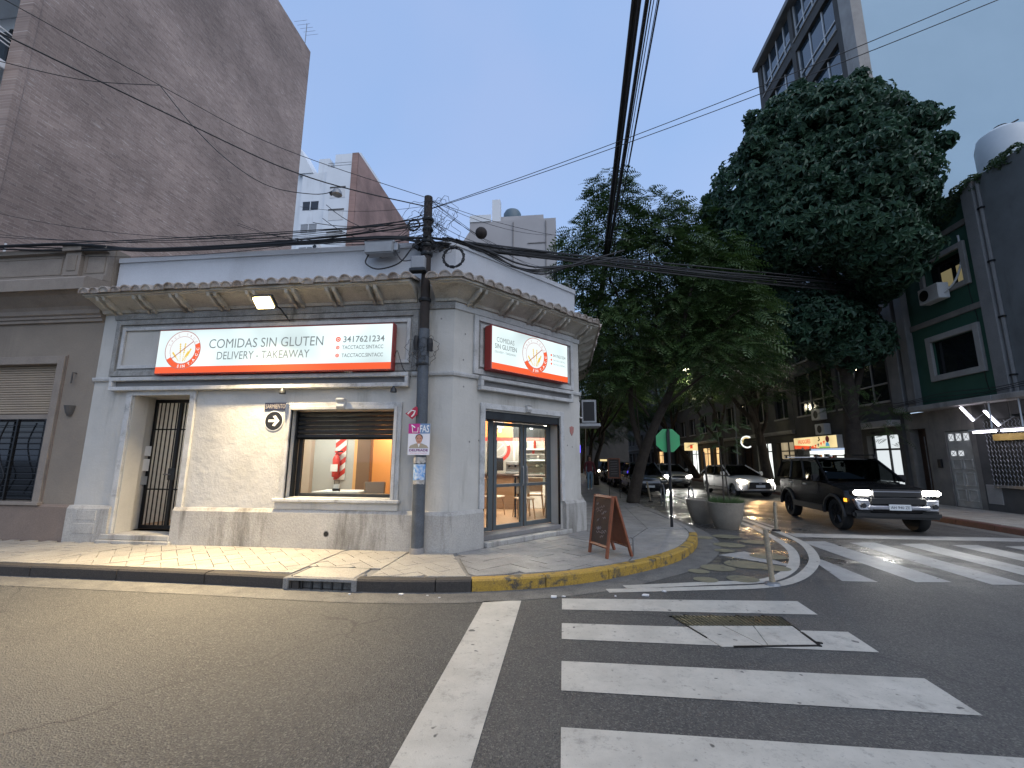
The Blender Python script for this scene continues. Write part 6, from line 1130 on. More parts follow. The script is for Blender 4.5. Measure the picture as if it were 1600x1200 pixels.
# ================================================================ trees
def limb(p0, p1, r0, r1, rnd, bend=.15, n=6):
    p0 = Vector(p0); p1 = Vector(p1); L = (p1-p0).length; o1 = Vector((rnd.uniform(-1, 1), rnd.uniform(-1, 1), rnd.uniform(-.3, .6)))*L*bend
    pts = [p0+(p1-p0)*t+o1*(4*t*(1-t)) for t in [k/n for k in range(n+1)]]
    return [tuple(p) for p in pts], [r0+(r1-r0)*k/n for k in range(n+1)]
def frond_crown(rnd, blobs, nper, flen=.55, m='leaf_fern', name='crown', parent=None, droop=.45):
    V = []; F = []
    for c, r in blobs:
        c = Vector(c); cnt = int(nper*r[0]*r[1]**.5*r[2]**.5)
        for _ in range(cnt):
            while True:
                d = Vector((rnd.uniform(-1, 1), rnd.uniform(-1, 1), rnd.uniform(-1, 1)))
                if .25 < d.length < 1: break
            k = d.length; d = d/k*(k**.45); p = c+Vector((d.x*r[0], d.y*r[1], d.z*r[2]))
            az = math.atan2(d.y, d.x)+rnd.gauss(0, .8); L = flen*rnd.uniform(.6, 1.25); el = rnd.uniform(-.5, .45)
            dirv = Vector((math.cos(az)*math.cos(el), math.sin(az)*math.cos(el), math.sin(el)))
            side = dirv.cross(Vector((0, 0, 1))).normalized(); roll = rnd.gauss(0, .5); upv = side.cross(dirv); side = (side*math.cos(roll)+upv*math.sin(roll)).normalized()
            n = 7
            for i in range(n):
                t = (i+.6)/n; q = p+dirv*(L*t)+Vector((0, 0, -droop*L*t*t)); ll = L*.30*math.sin(math.pi*(.18+.74*t)); tt = (dirv+Vector((0, 0, -2*droop*t))).normalized()
                for s_ in (-1, 1):
                    e = q+side*(s_*ll)+tt*(ll*.45)+Vector((0, 0, -.22*ll)); wv = tt*(L*.055); o = len(V)
                    V += [tuple(q), tuple((q+e)/2-wv), tuple(e), tuple((q+e)/2+wv)]; F.append((o, o+1, o+2, o+3))
    mb = MB(); mb.v = V; mb.f = F; mb.mi = [0]*len(F); return mb.build(name, m, parent, recalc=False)
def broad_crown(rnd, blobs, nper, ls=.26, m='leaf_broad', name='crown', parent=None):
    V = []; F = []
    for c, r in blobs:
        c = Vector(c); cnt = int(nper*r[0]*r[1]*.5+nper*r[0]*r[2]*.5)
        for _ in range(cnt):
            while True:
                d = Vector((rnd.uniform(-1, 1), rnd.uniform(-1, 1), rnd.uniform(-1, 1)))
                if .1 < d.length < 1: break
            k = d.length; d = d/k; kk = k**.22+rnd.gauss(0, .03); p = c+Vector((d.x*r[0], d.y*r[1], d.z*r[2]))*kk
            ax = (d+Vector((rnd.gauss(0, .35), rnd.gauss(0, .35), rnd.gauss(.25, .3)))).normalized(); x = ax.orthogonal().normalized(); y = ax.cross(x); a0 = rnd.uniform(0, 6.28); nl = 6
            for i in range(nl):
                a = a0+2*math.pi*i/nl+rnd.gauss(0, .15); L = ls*rnd.uniform(.75, 1.2); dv = (x*math.cos(a)+y*math.sin(a)); tip = p+dv*L*.92+ax*(-.35*L); mid = p+dv*L*.5+ax*.06*L; wv = ax.cross(dv)*(L*.24); o = len(V)
                V += [tuple(p), tuple(mid-wv), tuple(tip), tuple(mid+wv)]; F.append((o, o+1, o+2, o+3))
    mb = MB(); mb.v = V; mb.f = F; mb.mi = [0]*len(F); return mb.build(name, m, parent, recalc=False)
def tree(name, label, loc, limbs, group=None):
    t = thing(name, label, 'tree', loc, 0, group)
    for i, (pts, rs) in enumerate(limbs): MB().tube(pts, rs, 10 if i == 0 else 7).build('trunk' if i == 0 else 'branch', 'bark', t, smooth='all')
    return t
# leaning feathery tree on the corner pavement
r1 = random.Random(21); B = (2.48, 16.6, .15)
tp = cat([B, (2.62, 16.4, .9), (2.85, 16.0, 1.9), (3.2, 15.6, 2.9), (3.7, 15.3, 4.0), (4.1, 15.1, 5.2)], 4)
lim = [(tp, [.24-.15*k/(len(tp)-1) for k in range(len(tp))])]
for a, b, ra, rb_ in (((2.85, 16.0, 1.9), (2.75, 15.7, 5.2), .12, .06), ((2.75, 15.7, 5.2), (1.6, 15.2, 8.6), .07, .02), ((2.75, 15.7, 4.6), (3.4, 15.0, 9.0), .07, .02), ((4.1, 15.1, 5.2), (4.9, 14.6, 8.6), .09, .02), ((4.0, 15.1, 4.8), (5.9, 14.4, 6.6), .07, .02), ((3.4, 15.5, 3.4), (5.4, 14.0, 5.0), .06, .015), ((2.75, 15.7, 5.0), (.9, 14.8, 7.4), .05, .015), ((1.8, 15.2, 8.0), (1.9, 15, 11.6), .03, .01), ((3.0, 15.6, 3.2), (1.6, 14.6, 4.3), .04, .012), ((2.7, 15.8, 2.6), (2.55, 15.2, 4.8), .025, .012)):
    lim.append(limb(a, b, ra, rb_, r1))
T1 = tree('feathery_tree', 'leaning feathery-leaved tree on the corner pavement behind the chalkboard', B, lim)
blobs = [((1.7, 15, 8.4), (1.6, 1.6, 1.5)), ((1.95, 15, 10.4), (1.0, 1.0, 1.5)), ((.75, 14.8, 9.3), (.75, .9, .8)), ((.6, 14.9, 7.9), (.9, 1, .9)), ((3.6, 15, 8.6), (1.6, 1.6, 1.7)), ((3.5, 15, 10.2), (1.0, 1.1, 1.0)), ((4.9, 14.6, 7.6), (1.4, 1.5, 1.8)), ((5.6, 14.3, 6.2), (1.1, 1.4, 1.2)), ((5.3, 14.0, 4.9), (1.3, 1.3, .9)), ((3.2, 14.8, 6.2), (1.7, 1.5, 1.3)), ((1.7, 14.8, 6.0), (1.2, 1.3, 1.1)), ((1.5, 14.5, 4.3), (.75, .8, .35)), ((2.3, 14.6, 4.7), (.8, .9, .5)), ((4.2, 14.4, 4.9), (1.1, 1.1, .8)), ((4.7, 16, 10.4), (1.2, 1.2, 1.0)), ((5.7, 17, 9.8), (1.4, 1.3, 1.2)), ((6.2, 17, 8.4), (1.4, 1.3, 1.3)), ((1.9, 15, 11.6), (.7, .8, .7)), ((6.3, 16, 6.8), (1.2, 1.2, 1.2))]
frond_crown(r1, blobs, 230, .58, parent=T1)
# big round broad-leaved tree on the right pavement
r2 = random.Random(33); B = (11.35, 18.7, .15)
tp = cat([B, (11.3, 18.6, 1.6), (11.3, 18.45, 3.4), (11.1, 18.1, 5.0), (10.6, 17.4, 7.4), (10.2, 16.6, 10.5)], 4)
lim = [(tp, [.36-.24*k/(len(tp)-1) for k in range(len(tp))])]
for a, b, ra, rb_ in (((11.3, 18.4, 3.6), (12.2, 17.4, 7.5), .16, .05), ((11.1, 18.1, 5.0), (8.4, 17.0, 9.5), .14, .04), ((10.9, 17.8, 6.0), (7.0, 16.2, 10.5), .12, .03), ((10.6, 17.4, 7.4), (12.6, 15.4, 10.8), .10, .03), ((10.4, 17.0, 8.6), (9.4, 14.6, 12.6), .10, .03), ((11.3, 18.5, 2.8), (10.2, 17.9, 4.6), .05, .02), ((11.3, 18.5, 3.0), (12.1, 17.9, 4.2), .04, .015)): lim.append(limb(a, b, ra, rb_, r2))
T2 = tree('round_tree', 'big dense round-crowned tree on the right pavement beside the black SUV', B, lim)
blobs = [((9.9, 16, 12.9), (2.9, 2.6, 2.6)), ((7.9, 16, 11.4), (2.2, 2.2, 2.1)), ((11.5, 15.6, 12.0), (1.6, 1.8, 1.8)), ((10.2, 15.4, 10.9), (2.6, 2.3, 1.9)), ((8.9, 15.6, 13.7), (1.8, 1.8, 1.5)), ((10.7, 15.8, 14.1), (1.6, 1.6, 1.3)), ((7.0, 16, 10.3), (1.5, 1.6, 1.3)), ((8.3, 15.4, 9.6), (1.9, 1.7, 1.2)), ((11.7, 15.2, 10.5), (1.0, 1.2, 1.0)), ((9.9, 15, 9.3), (1.9, 1.6, .9)), ((9.4, 18.6, 8.0), (2.6, 1.9, 1.7)), ((8.0, 18.2, 7.0), (1.7, 1.6, 1.2)), ((11.2, 18.8, 7.4), (1.7, 1.4, 1.3)), ((7.0, 17.8, 8.6), (1.5, 1.5, 1.5)), ((9.0, 17.2, 6.9), (2.2, 1.5, 1.2)), ((11.0, 17.6, 6.3), (1.5, 1.2, 1.1)), ((7.6, 17.4, 6.2), (1.2, 1.1, .9)), ((12.2, 17.2, 8.6), (.8, 1.0, 1.0)), ((10.9, 15.0, 8.6), (1.5, 1.3, .7)), ((11.3, 15.4, 8.0), (.8, 1.1, .5))]
tufts = []
for k in range(90):   # small shoots that break the outline
    c_, r_ = blobs[r2.randrange(0, 9)]; d_ = Vector((r2.gauss(0, 1), r2.gauss(0, 1), r2.gauss(.3, 1))).normalized(); q_ = r2.uniform(.22, .5)
    tufts.append(((c_[0]+d_.x*r_[0]*1.02, c_[1]+d_.y*r_[1]*1.02, c_[2]+d_.z*r_[2]*1.02), (q_, q_, q_*r2.uniform(.5, .9))))
broad_crown(r2, blobs+tufts, 250, .25, parent=T2)
lowb = [((10.6, 17.3, 3.9), (.8, .8, .6)), ((11.5, 17.2, 3.2), (.7, .7, .5)), ((11.9, 17.3, 2.6), (.45, .5, .4)), ((10.0, 17.4, 4.4), (.6, .6, .5))]
frond_crown(r2, lowb, 90, .34, 'leaf_fern', 'low_shoots', T2)
# further street trees
def street_tree(name, label, B, lean, h, blobs, seed, group='street trees in the side street', nper=80, fl=.65, m='leaf_fern', rad=.2):
    r = random.Random(seed); B = Vector(B); top = B+Vector((lean[0], lean[1], h)); tp = cat([tuple(B), tuple(B+(top-B)*.3+Vector((r.uniform(-.2, .2), 0, 0))), tuple(B+(top-B)*.65+Vector((r.uniform(-.25, .25), 0, 0))), tuple(top)], 4)
    lim = [(tp, [rad*(1-.6*k/(len(tp)-1)) for k in range(len(tp))])]
    for c, rr_ in blobs: lim.append(limb(tuple(B+(top-B)*r.uniform(.55, .9)), c, rad*.4, .02, r))
    t = tree(name, label, tuple(B), lim, group); frond_crown(r, blobs, nper, fl, m, parent=t); return t
street_tree('street_tree', 'dark-trunked tree on right pavement with red bunting by the white car', (11.4, 26.2, .15), (-.8, -.5, 4.2), 0 or 4.2, [((9.6, 24.6, 7.4), (2.6, 2.2, 1.8)), ((11.0, 25.0, 9.3), (2.6, 2.2, 2.2)), ((8.0, 24.2, 9.2), (2.2, 2.0, 2.0)), ((8.4, 23.2, 5.9), (1.5, 1.4, .9)), ((10.4, 23.6, 5.4), (1.3, 1.2, .8)), ((12.0, 24.0, 7.0), (1.3, 1.5, 1.6)), ((6.2, 24.5, 9.6), (2.2, 2.4, 1.5)), ((7.0, 22.0, 8.2), (2.0, 1.8, 1.3))], 5, rad=.34)
street_tree('street_tree', 'leaning bare-trunked tree on right pavement near the far lit sign', (11.3, 39, .15), (-3.0, 0, 5.0), 5.0, [((7.8, 37, 8.0), (2.8, 3, 2.2)), ((10.0, 37, 10.5), (3.2, 3, 2.8)), ((7.0, 36, 11.0), (2.6, 2.5, 2.2))], 6, nper=60, fl=.8, rad=.3)
street_tree('street_tree', 'slim dark tree on left pavement behind the walking person', (2.0, 27.5, .15), (.4, 0, 4.6), 4.6, [((1.9, 26.5, 7.2), (2.2, 2.4, 2.0)), ((3.6, 26, 8.8), (2.4, 2.4, 2.0)), ((1.2, 25, 9.6), (1.6, 2, 1.8)), ((3.4, 25, 5.8), (1.5, 1.5, .9)), ((1.2, 24.0, 5.0), (1.0, 1.2, .7)), ((3.0, 22.0, 7.8), (2.4, 2.4, 1.6)), ((5.2, 26, 10), (2.2, 2.6, 1.6)), ((3.5, 19.5, 8.5), (2.0, 1.8, 1.4))], 8, nper=75, fl=.7, rad=.17)
street_tree('street_tree', 'second tree along the left pavement deep in shadow', (2.0, 36, .15), (.6, 0, 4.8), 4.8, [((3.0, 35, 8.2), (3.2, 3, 2.6)), ((5.0, 35, 9.6), (3, 3, 2.2)), ((1.6, 34, 10.5), (2.2, 2, 2)), ((4.2, 33, 6.2), (2, 2, 1))], 9, nper=55, fl=.9, rad=.2)
street_tree('street_tree', 'distant tree mass over the far left of the side street', (2.0, 50, .15), (.8, 0, 5), 5, [((3.5, 49, 9), (4.2, 4, 3.4)), ((6.0, 50, 11), (3.6, 4, 3)), ((2.0, 48, 6.4), (2.6, 2.5, 1.4))], 10, nper=36, fl=1.2, rad=.22)
street_tree('street_tree', 'distant tree mass over the far right of the side street', (11.3, 54, .15), (-.8, 0, 5), 5, [((9.6, 53, 9.5), (4.4, 4, 3.4)), ((7.6, 53, 7.0), (3, 3, 1.6)), ((10.4, 52, 12.5), (3, 3, 2.4))], 12, nper=36, fl=1.2, rad=.22)
street_tree('street_tree', 'right-hand tree filling the gap behind the round tree', (11.4, 32.5, .15), (-.5, 0, 4.6), 4.6, [((10.6, 31.5, 8.2), (3, 2.6, 2.4)), ((8.6, 31, 10.0), (2.6, 2.4, 2.4)), ((11.2, 31, 11.5), (2.6, 2.4, 2.2)), ((9.2, 30, 6.2), (1.8, 1.8, 1))], 13, nper=60, fl=.8, rad=.25)
street_tree('street_tree', 'farthest dark tree closing the end of the left pavement', (2.0, 66, .15), (1.0, 0, 5), 5, [((3.0, 65, 7.5), (4.5, 3.5, 4.0)), ((7.5, 66, 8.5), (4.0, 3.5, 4.0)), ((1.2, 64, 5.2), (2.4, 2.0, 2.4))], 15, nper=36, fl=1.3, rad=.25)
iv = thing('roof_ivy', 'ivy trailing along the roof edge of the right corner building', 'plant', (13.4, 15, 10.4)); r3 = random.Random(3)
broad_crown(r3, [((13.5, 15.8, 10.3), (.6, .8, .55)), ((13.45, 16.8, 10.1), (.5, .8, .6)), ((13.6, 14.7, 10.6), (.5, .7, .35)), ((13.6, 13.4, 10.7), (.4, .7, .3)), ((13.3, 17.6, 9.7), (.6, .8, .8))], 420, .14, 'leaf_ivy', 'foliage', iv); m = MB(); m.tube(cat([(13.5, 17.8, 9.0), (13.45, 16.8, 10.1), (13.5, 15.5, 10.4), (13.6, 13.4, 10.6)], 5), .03, 6); m.build('stem', 'bark', iv)
# ================================================================ vehicles
mat('paint_black', (.007, .007, .008), .18, metal=.0, spec=.3, coat=.25); mat('paint_white_car', (.78, .76, .72), .3, coat=.7); mat('paint_silver', (.40, .40, .40), .3, metal=.6, coat=.6); mat('paint_dark_car', (.025, .026, .03), .25, coat=.8)
mat('trim_black', (.012, .012, .012), .6); mat('trim_silver', (.30, .31, .34), .35, metal=.6); mat('rim_dark', (.03, .03, .032), .4, metal=.7); mat('rim_silver', (.35, .35, .36), .35, metal=.8); mat('plate_num', (.60, .62, .62), .5); mat('cabin', (.015, .015, .016), .8)
emis('head_on', (1, .97, .9), 60); emis('head_warm', (1, .90, .70), 40); emis('drl', (1, .95, .9), 5); emis('amber', (1, .38, .03), 2.5)
def side_poly(up, arches, zs, r, n=9):
    """closed (y, z) outline: up = upper chain front to rear, bottom line at zs with wheel-arch arcs"""
    pts = list(up)
    for yc in sorted(arches, reverse=True):
        pts.append((yc+r*1.0, zs))
        for k in range(n+1): a = math.pi*k/n; pts.append((yc+r*math.cos(a), max(zs, r*.80+r*.98*math.sin(a)) if 0 < k < n else zs+.05))
        pts.append((yc-r*1.0, zs))
    return pts
def car(name, label, loc, rz, P):
    t = thing(name, label, 'car', loc, rz)
    W = P['w']/2; poly = side_poly(P['up'], (P['yf'], P['yr']), P['zs'], P['ra']); n = len(poly); xs = [-1, -.97, -.86, -.55, 0, .55, .86, .97, 1]; V = []; F = []
    ymin = min(p[0] for p in poly); ymax = max(p[0] for p in poly); ztop = max(p[1] for p in poly)
    for x in xs:
        ax = abs(x)
        for y, z in poly:
            k = ax**P.get('pw', 5); e = P['rnd']
            fy = max(0, (y-(ymax-.9))/.9)**2; ry = max(0, ((ymin+.9)-y)/.9)**2
            yy = y-fy*e*k+ry*e*k; zt = max(0, (z-.6)/(ztop-.6)); zz = z-zt*P.get('crown', .05)*k
            side = W*(1-P.get('tuck', .04)*max(0, (.62-z)/.4)**2-P.get('tumble', .05)*zt**2)
            V.append((x*side, yy, zz))
    for i in range(len(xs)-1):
        for j in range(n): F.append((i*n+j, i*n+(j+1) % n, (i+1)*n+(j+1) % n, (i+1)*n+j))
    F += [tuple(range(n-1, -1, -1)), tuple(range((len(xs)-1)*n, len(xs)*n))]
    MB().add(V, F).build('body', P['paint'], t, smooth=True, local=True)
    m = MB(); m.box(-W*.8, W*.8, ymin+.35, ymax-.35, P['zs']-.06, P['zs']+.28); m.build('underbody', 'trim_black', t, local=True)
    # greenhouse
    b0, b1 = P['belt']; r0, r1 = P['roof']; zb, zr = P['zb'], P['zr']; wb, wr = W*.93, W*P.get('wr', .76)
    c = [(-wb, b0, zb), (wb, b0, zb), (wb, b1, zb), (-wb, b1, zb)]; d = [(-wr, r0, zr-.04), (wr, r0, zr-.04), (wr, r1, zr-.05), (-wr, r1, zr-.05)]
    L3 = lambda a, b, k: tuple(a[i]+(b[i]-a[i])*k for i in range(3))
    def bar(a, b, r, nm='pillar', mm=None): m = MB(); m.tube([a, b], r, 6); m.build(nm, mm or P['paint'], t, local=True, smooth=True)
    for i in range(4): bar(c[i], d[i], .035)
    splits = P.get('split', (.45, .78))
    for sgn, (ca, cb_, da, db) in ((-1, (c[0], c[3], d[0], d[3])), (1, (c[1], c[2], d[1], d[2]))):
        prev = 0
        for k, s_ in enumerate(list(splits)+[1]):
            m = MB(); m.quad(L3(ca, cb_, prev), L3(ca, cb_, s_), L3(da, db, s_), L3(da, db, prev)); m.build('side_window', 'car_glass', t, recalc=False, local=True)
            if s_ < 1: bar(L3(ca, cb_, s_), L3(da, db, s_), .035, mm='trim_black')
            prev = s_
    m = MB(); m.quad(c[0], c[1], d[1], d[0]); m.build('windscreen', 'car_glass', t, recalc=False, local=True); m = MB(); m.quad(c[3], c[2], d[2], d[3]); m.build('rear_window', 'car_glass', t, recalc=False, local=True)
    V = []; F = []; ny, nx = 6, 5
    for i in range(ny+1):
        for j in range(nx+1):
            v, u = i/ny, j/nx*2-1; V.append((u*(wr+.03), (r0-.03)+(r1-r0+.06)*v, zr-.045*(abs(u)**3)-.04*(2*v-1)**4))
    o = len(V); V += [(x, y, z-.06) for x, y, z in V]; w_ = nx+1
    for i in range(ny):
        for j in range(nx): a = i*w_+j; F += [(a, a+1, a+w_+1, a+w_), (o+a, o+a+w_, o+a+w_+1, o+a+1)]
    for i in range(ny): F += [(i*w_, (i+1)*w_, o+(i+1)*w_, o+i*w_), (i*w_+nx, o+i*w_+nx, o+(i+1)*w_+nx, (i+1)*w_+nx)]
    for j in range(nx): F += [(j, o+j, o+j+1, j+1), (ny*w_+j, ny*w_+j+1, o+ny*w_+j+1, o+ny*w_+j)]
    MB().add(V, F).build('roof', P.get('roofm', P['paint']), t, smooth=True, local=True)
    m = MB(); m.box(-wb*.95, wb*.95, b0+.1, b1-.1, P['zs']+.28, zb-.02); m.build('cabin_floor', 'cabin', t, local=True)
    for x in (-.36, .36):
        m = MB(); m.box(x-.22, x+.22, b0+.95, b0+1.1, zb-.1, zb+.32); m.box(x-.11, x+.11, b0+.98, b0+1.06, zb+.34, zb+.5); m.build('seat', 'cabin', t, bevel=.04, local=True)
    m = MB(); m.tube([(.36+.17*math.cos(a*.5236), b0+.5+.06*math.sin(a*.5236), zb+.03+.16*math.sin(a*.5236)) for a in range(13)], .014, 6); m.build('steering_wheel', 'cabin', t, local=True)
    # wheels
    rw = P['rw']
    for y in (P['yf'], P['yr']):
        for s_ in (-1, 1):
            x = s_*(W-.13); m = MB(lambda a, b, c_: (x+s_*c_, y+a, rw+b)); m.lathe((0, 0, 0), [(rw*.62, -.1), (rw*.93, -.11), (rw, -.07), (rw, .07), (rw*.93, .11), (rw*.66, .10), (rw*.64, .05)], 28); wh = m.build('wheel', 'rubber', t, smooth=True, local=True)
            m = MB(lambda a, b, c_: (x+s_*c_, y+a, rw+b)); m.lathe((0, 0, 0), [(rw*.65, .07), (rw*.62, .05), (rw*.15, .04), (rw*.12, .075)], 24); m.build('rim', P['rim'], wh, smooth=True, local=True)
            for k in range(5):
                a = 2*math.pi*k/5+.3; m = MB(lambda a_, b_, c_: (x+s_*c_, y+a_, rw+b_)); m.tube([(rw*.1*math.cos(a), rw*.1*math.sin(a), .07), (rw*.62*math.cos(a), rw*.62*math.sin(a), .075)], [.03, .04], 5); m.build('spoke', P['rim'], wh, local=True)
    for s_ in (-1, 1):
        m = MB(); x = s_*(W*.97); m.box(min(x, x+s_*.2), max(x, x+s_*.2), b0+.28, b0+.38, zb-.02, zb+.16); m.build('mirror', P['paint'], t, bevel=.03, seg=2, local=True)
        for yy in P.get('handles', ()): m = MB(); m.box(s_*W-.008, s_*W+.018, yy, yy+.2, zb-.16, zb-.12); m.build('door_handle', 'trim_silver' if P.get('hs') else P['paint'], t, bevel=.006, local=True)
        for yy in P.get('seams', ()): m = MB(); m.box(s_*W*.992-.004, s_*W*.992+.006, yy, yy+.008, P['zs']+.12, zb-.02); m.build('door_seam', 'trim_black', t, local=True)
        m = MB(); m.box(s_*W-.06, s_*W+.012, P['yf']+P['ra']+.02, P['yr']-P['ra']-.02, P['zs']-.02, P['zs']+.14); m.build('sill', P.get('sillm', 'trim_black'), t, bevel=.01, local=True)
        if P.get('flare'):
            for yc in (P['yf'], P['yr']):
                q = [(s_*(W+.008), yc+(P['ra']+.03)*math.cos(math.pi*k/12), P['ra']*.80+(P['ra']*.98+.03)*math.sin(math.pi*k/12)) for k in range(13)]; m = MB(); m.tube(q, .042, 6); m.build('arch_flare', 'trim_black', t, local=True, smooth=True)
    return t
def spot(name, loc, direction, power, col, size=60, parent=None):
    l = bpy.data.lights.new(name, 'SPOT'); l.energy = power; l.color = col; l.spot_size = R_(size); l.spot_blend = .7; l.shadow_soft_size = .06
    o = bpy.data.objects.new(name, l); COL.objects.link(o); o.location = loc; o.rotation_euler = Vector(direction).to_track_quat('-Z', 'Y').to_euler(); return o
SUVP = dict(w=1.88, up=[(-2.10, .42), (-2.17, .60), (-2.18, .80), (-2.16, .94), (-2.08, 1.02), (-1.85, 1.07), (-1.3, 1.125), (-.95, 1.17), (-.7, 1.19), (1.6, 1.20), (2.12, 1.18), (2.18, 1.05), (2.20, .75), (2.16, .5), (2.08, .42)], yf=-1.34, yr=1.33, zs=.40, ra=.45, rnd=.34, pw=2.8, crown=.075, tumble=.02, tuck=.03, paint='paint_black', belt=(-1.02, 2.14), roof=(-.22, 1.98), zb=1.17, zr=1.78, wr=.77, rw=.375, rim='rim_dark', handles=(.05, .95), seams=(-.62, .32, 1.05), flare=True, roofm='trim_black', hs=True, split=(.40, .70))
SX, SY = 7.80, 13.42; SRZ = R_(-4)
suv = car('black_suv', 'black boxy SUV with bright headlights at the far crossing', (SX, SY, 0), SRZ, SUVP)
for s_ in (-1, 1):
    m = MB(); m.box(s_*.70-.20, s_*.70+.20, -2.14, -1.98, .885, 1.01); hd = m.build('headlight', 'trim_black', suv, bevel=.02, local=True); m = MB(); m.box(s_*.69-.185, s_*.69+.185, -2.21, -2.10, .895, 1.005); m.build('lens', 'head_on', hd, bevel=.035, seg=3, local=True)
    m = MB(); m.add([(s_*.52, -2.19, .56), (s_*.80, -2.16, .56), (s_*.86, -2.12, .80), (s_*.60, -2.19, .80), (s_*.52, -2.1, .56), (s_*.80, -2.05, .56), (s_*.86, -2.0, .80), (s_*.60, -2.1, .80)], [(0, 1, 2, 3), (7, 6, 5, 4), (0, 4, 5, 1), (1, 5, 6, 2), (2, 6, 7, 3), (3, 7, 4, 0)]); m.build('bumper_insert', 'trim_silver', suv, bevel=.015, local=True)
    m = MB(); m.lathe((s_*.70, 0, 0), [], 3) if False else None
    m = MB(); m.tube([(s_*.72, -2.21, .66), (s_*.72, -2.17, .66)], .055, 12); m.build('fog_lamp', 'trim_black', suv, local=True)
    m = MB(); m.box(s_*.72-.02, s_*.72+.02, -.3, 1.85, 1.83, 1.86); m.box(s_*.72-.02, s_*.72+.02, -.25, -.19, 1.75, 1.83); m.box(s_*.72-.02, s_*.72+.02, 1.7, 1.76, 1.75, 1.83); m.build('roof_rail', 'trim_black', suv, bevel=.008, local=True)
    m = MB(); m.box(s_*.95-.01, s_*.95+.006, -1.97, -1.86, .72, .80); m.build('side_marker', 'amber' if s_ < 0 else 'trim_black', suv, local=True)
m = MB(); m.box(-.5, .5, -2.195, -2.12, .86, 1.03); gr_ = m.build('grille', 'trim_black', suv, bevel=.015, local=True); m = MB(); m.box(-.5, .5, -2.205, -2.19, .975, .995); m.build('grille_bar', 'trim_silver', gr_, local=True); m = MB(); m.box(-.55, .55, -2.20, -2.14, .70, .84); m.build('lower_grille', 'trim_black', suv, bevel=.01, local=True)
m = MB(); m.box(-.62, .62, -2.215, -2.10, .58, .665); m.build('skid_bar', 'trim_silver', suv, bevel=.02, local=True); m = MB(); m.box(-.22, .22, -2.232, -2.215, .57, .70); npl = m.build('number_plate', 'plate_num', suv, bevel=.004, local=True); text('AH 940 ZE', 'lettering', 'plate_black', npl, lambda u, w_, z: (u, -2.234-w_, z), (-.19, .19, .605, .665), local=True)
m = MB(); m.box(-.90, .90, -2.12, -1.95, .36, .54); m.build('lower_bumper', 'trim_black', suv, bevel=.05, seg=2, local=True)
mat('sunshade', (.30, .40, .52), .8); m = MB(); m.add([(-.80, -.90, 1.22), (.1, -.90, 1.22), (-.2, -.70, 1.38), (-.76, -.70, 1.40)], [(0, 1, 2, 3)]); m.build('dash_sheet', 'sunshade', suv, recalc=False, local=True)
m = MB(); m.box(-.62, .62, 1.95, 2.16, 1.765, 1.80); m.build('rear_spoiler', 'white_plain', suv, bevel=.01, local=True)
# mirrors on the white hatchback and its lamps
HP = dict(w=1.75, up=[(-1.92, .30), (-2.00, .42), (-2.02, .55), (-1.96, .70), (-1.78, .80), (-1.35, .90), (-.80, .98), (.3, 1.0), (1.7, 1.02), (1.95, .92), (2.02, .65), (1.98, .4), (1.92, .30)], yf=-1.22, yr=1.32, zs=.27, ra=.36, rnd=.42, pw=2.6, crown=.10, tumble=.05, tuck=.05, paint='paint_white_car', belt=(-.92, 1.92), roof=(.05, 1.45), zb=.98, zr=1.45, wr=.68, rw=.315, rim='rim_silver', handles=(.15, 1.0), seams=(-.55, .45), split=(.5, .82), roofm='trim_black')
hat = car('white_hatchback', 'white hatchback with lit headlights waiting behind the SUV', (8.55, 23.3, 0), R_(9), HP)
for s_ in (-1, 1):
    m = MB(); m.add([(s_*.50, -1.90, .70), (s_*.80, -1.68, .73), (s_*.82, -1.60, .80), (s_*.55, -1.80, .78)], [(0, 1, 2, 3)]); m.tube([(s_*.55, -1.87, .73), (s_*.78, -1.70, .76)], [.045, .05], 8); m.build('headlight', 'head_warm', hat, local=True)
    m = MB(); m.tube([(s_*.78, -1.80, .66), (s_*.82, -1.80, .50), (s_*.78, -1.84, .38)], [.02, .035, .015], 6); m.build('running_light', 'drl', hat, local=True)
m = MB(); m.add([(-.55, -2.035, .40), (.55, -2.035, .40), (.48, -2.02, .68), (-.48, -2.02, .68), (-.55, -1.9, .40), (.55, -1.9, .40), (.48, -1.9, .68), (-.48, -1.9, .68)], [(0, 1, 2, 3), (7, 6, 5, 4), (0, 4, 5, 1), (1, 5, 6, 2), (2, 6, 7, 3), (3, 7, 4, 0)]); m.build('grille', 'trim_black', hat, bevel=.02, local=True); m = MB(); m.box(-.21, .21, -2.055, -2.04, .46, .57); m.build('number_plate', 'plate_num', hat, local=True); m = MB(); m.tube([(-.05, -2.035, .63), (.05, -2.035, .63)], .03, 8); m.build('badge', 'trim_silver', hat, local=True)
m = MB(); m.box(-.72, .72, -1.98, -1.8, .24, .32); m.build('lower_lip', 'trim_black', hat, bevel=.02, local=True)
SP = dict(HP); SP.update(paint='paint_silver', up=[(-1.95, .30), (-2.08, .45), (-2.10, .60), (-2.04, .74), (-1.85, .84), (-.95, .96), (.3, .98), (1.7, .99), (2.08, .92), (2.14, .65), (2.1, .4), (2.0, .30)], belt=(-1.0, 1.8), roof=(-.25, 1.2), zr=1.43, roofm='paint_silver', rnd=.28, pw=4)
sv = car('silver_sedan', 'silver car with white headlights coming down the side street', (6.75, 29.6, 0), R_(3), SP)
for s_ in (-1, 1): m = MB(); m.tube([(s_*.55, -2.09, .68), (s_*.76, -1.98, .70)], [.06, .07], 8); m.build('headlight', 'head_on', sv, local=True)
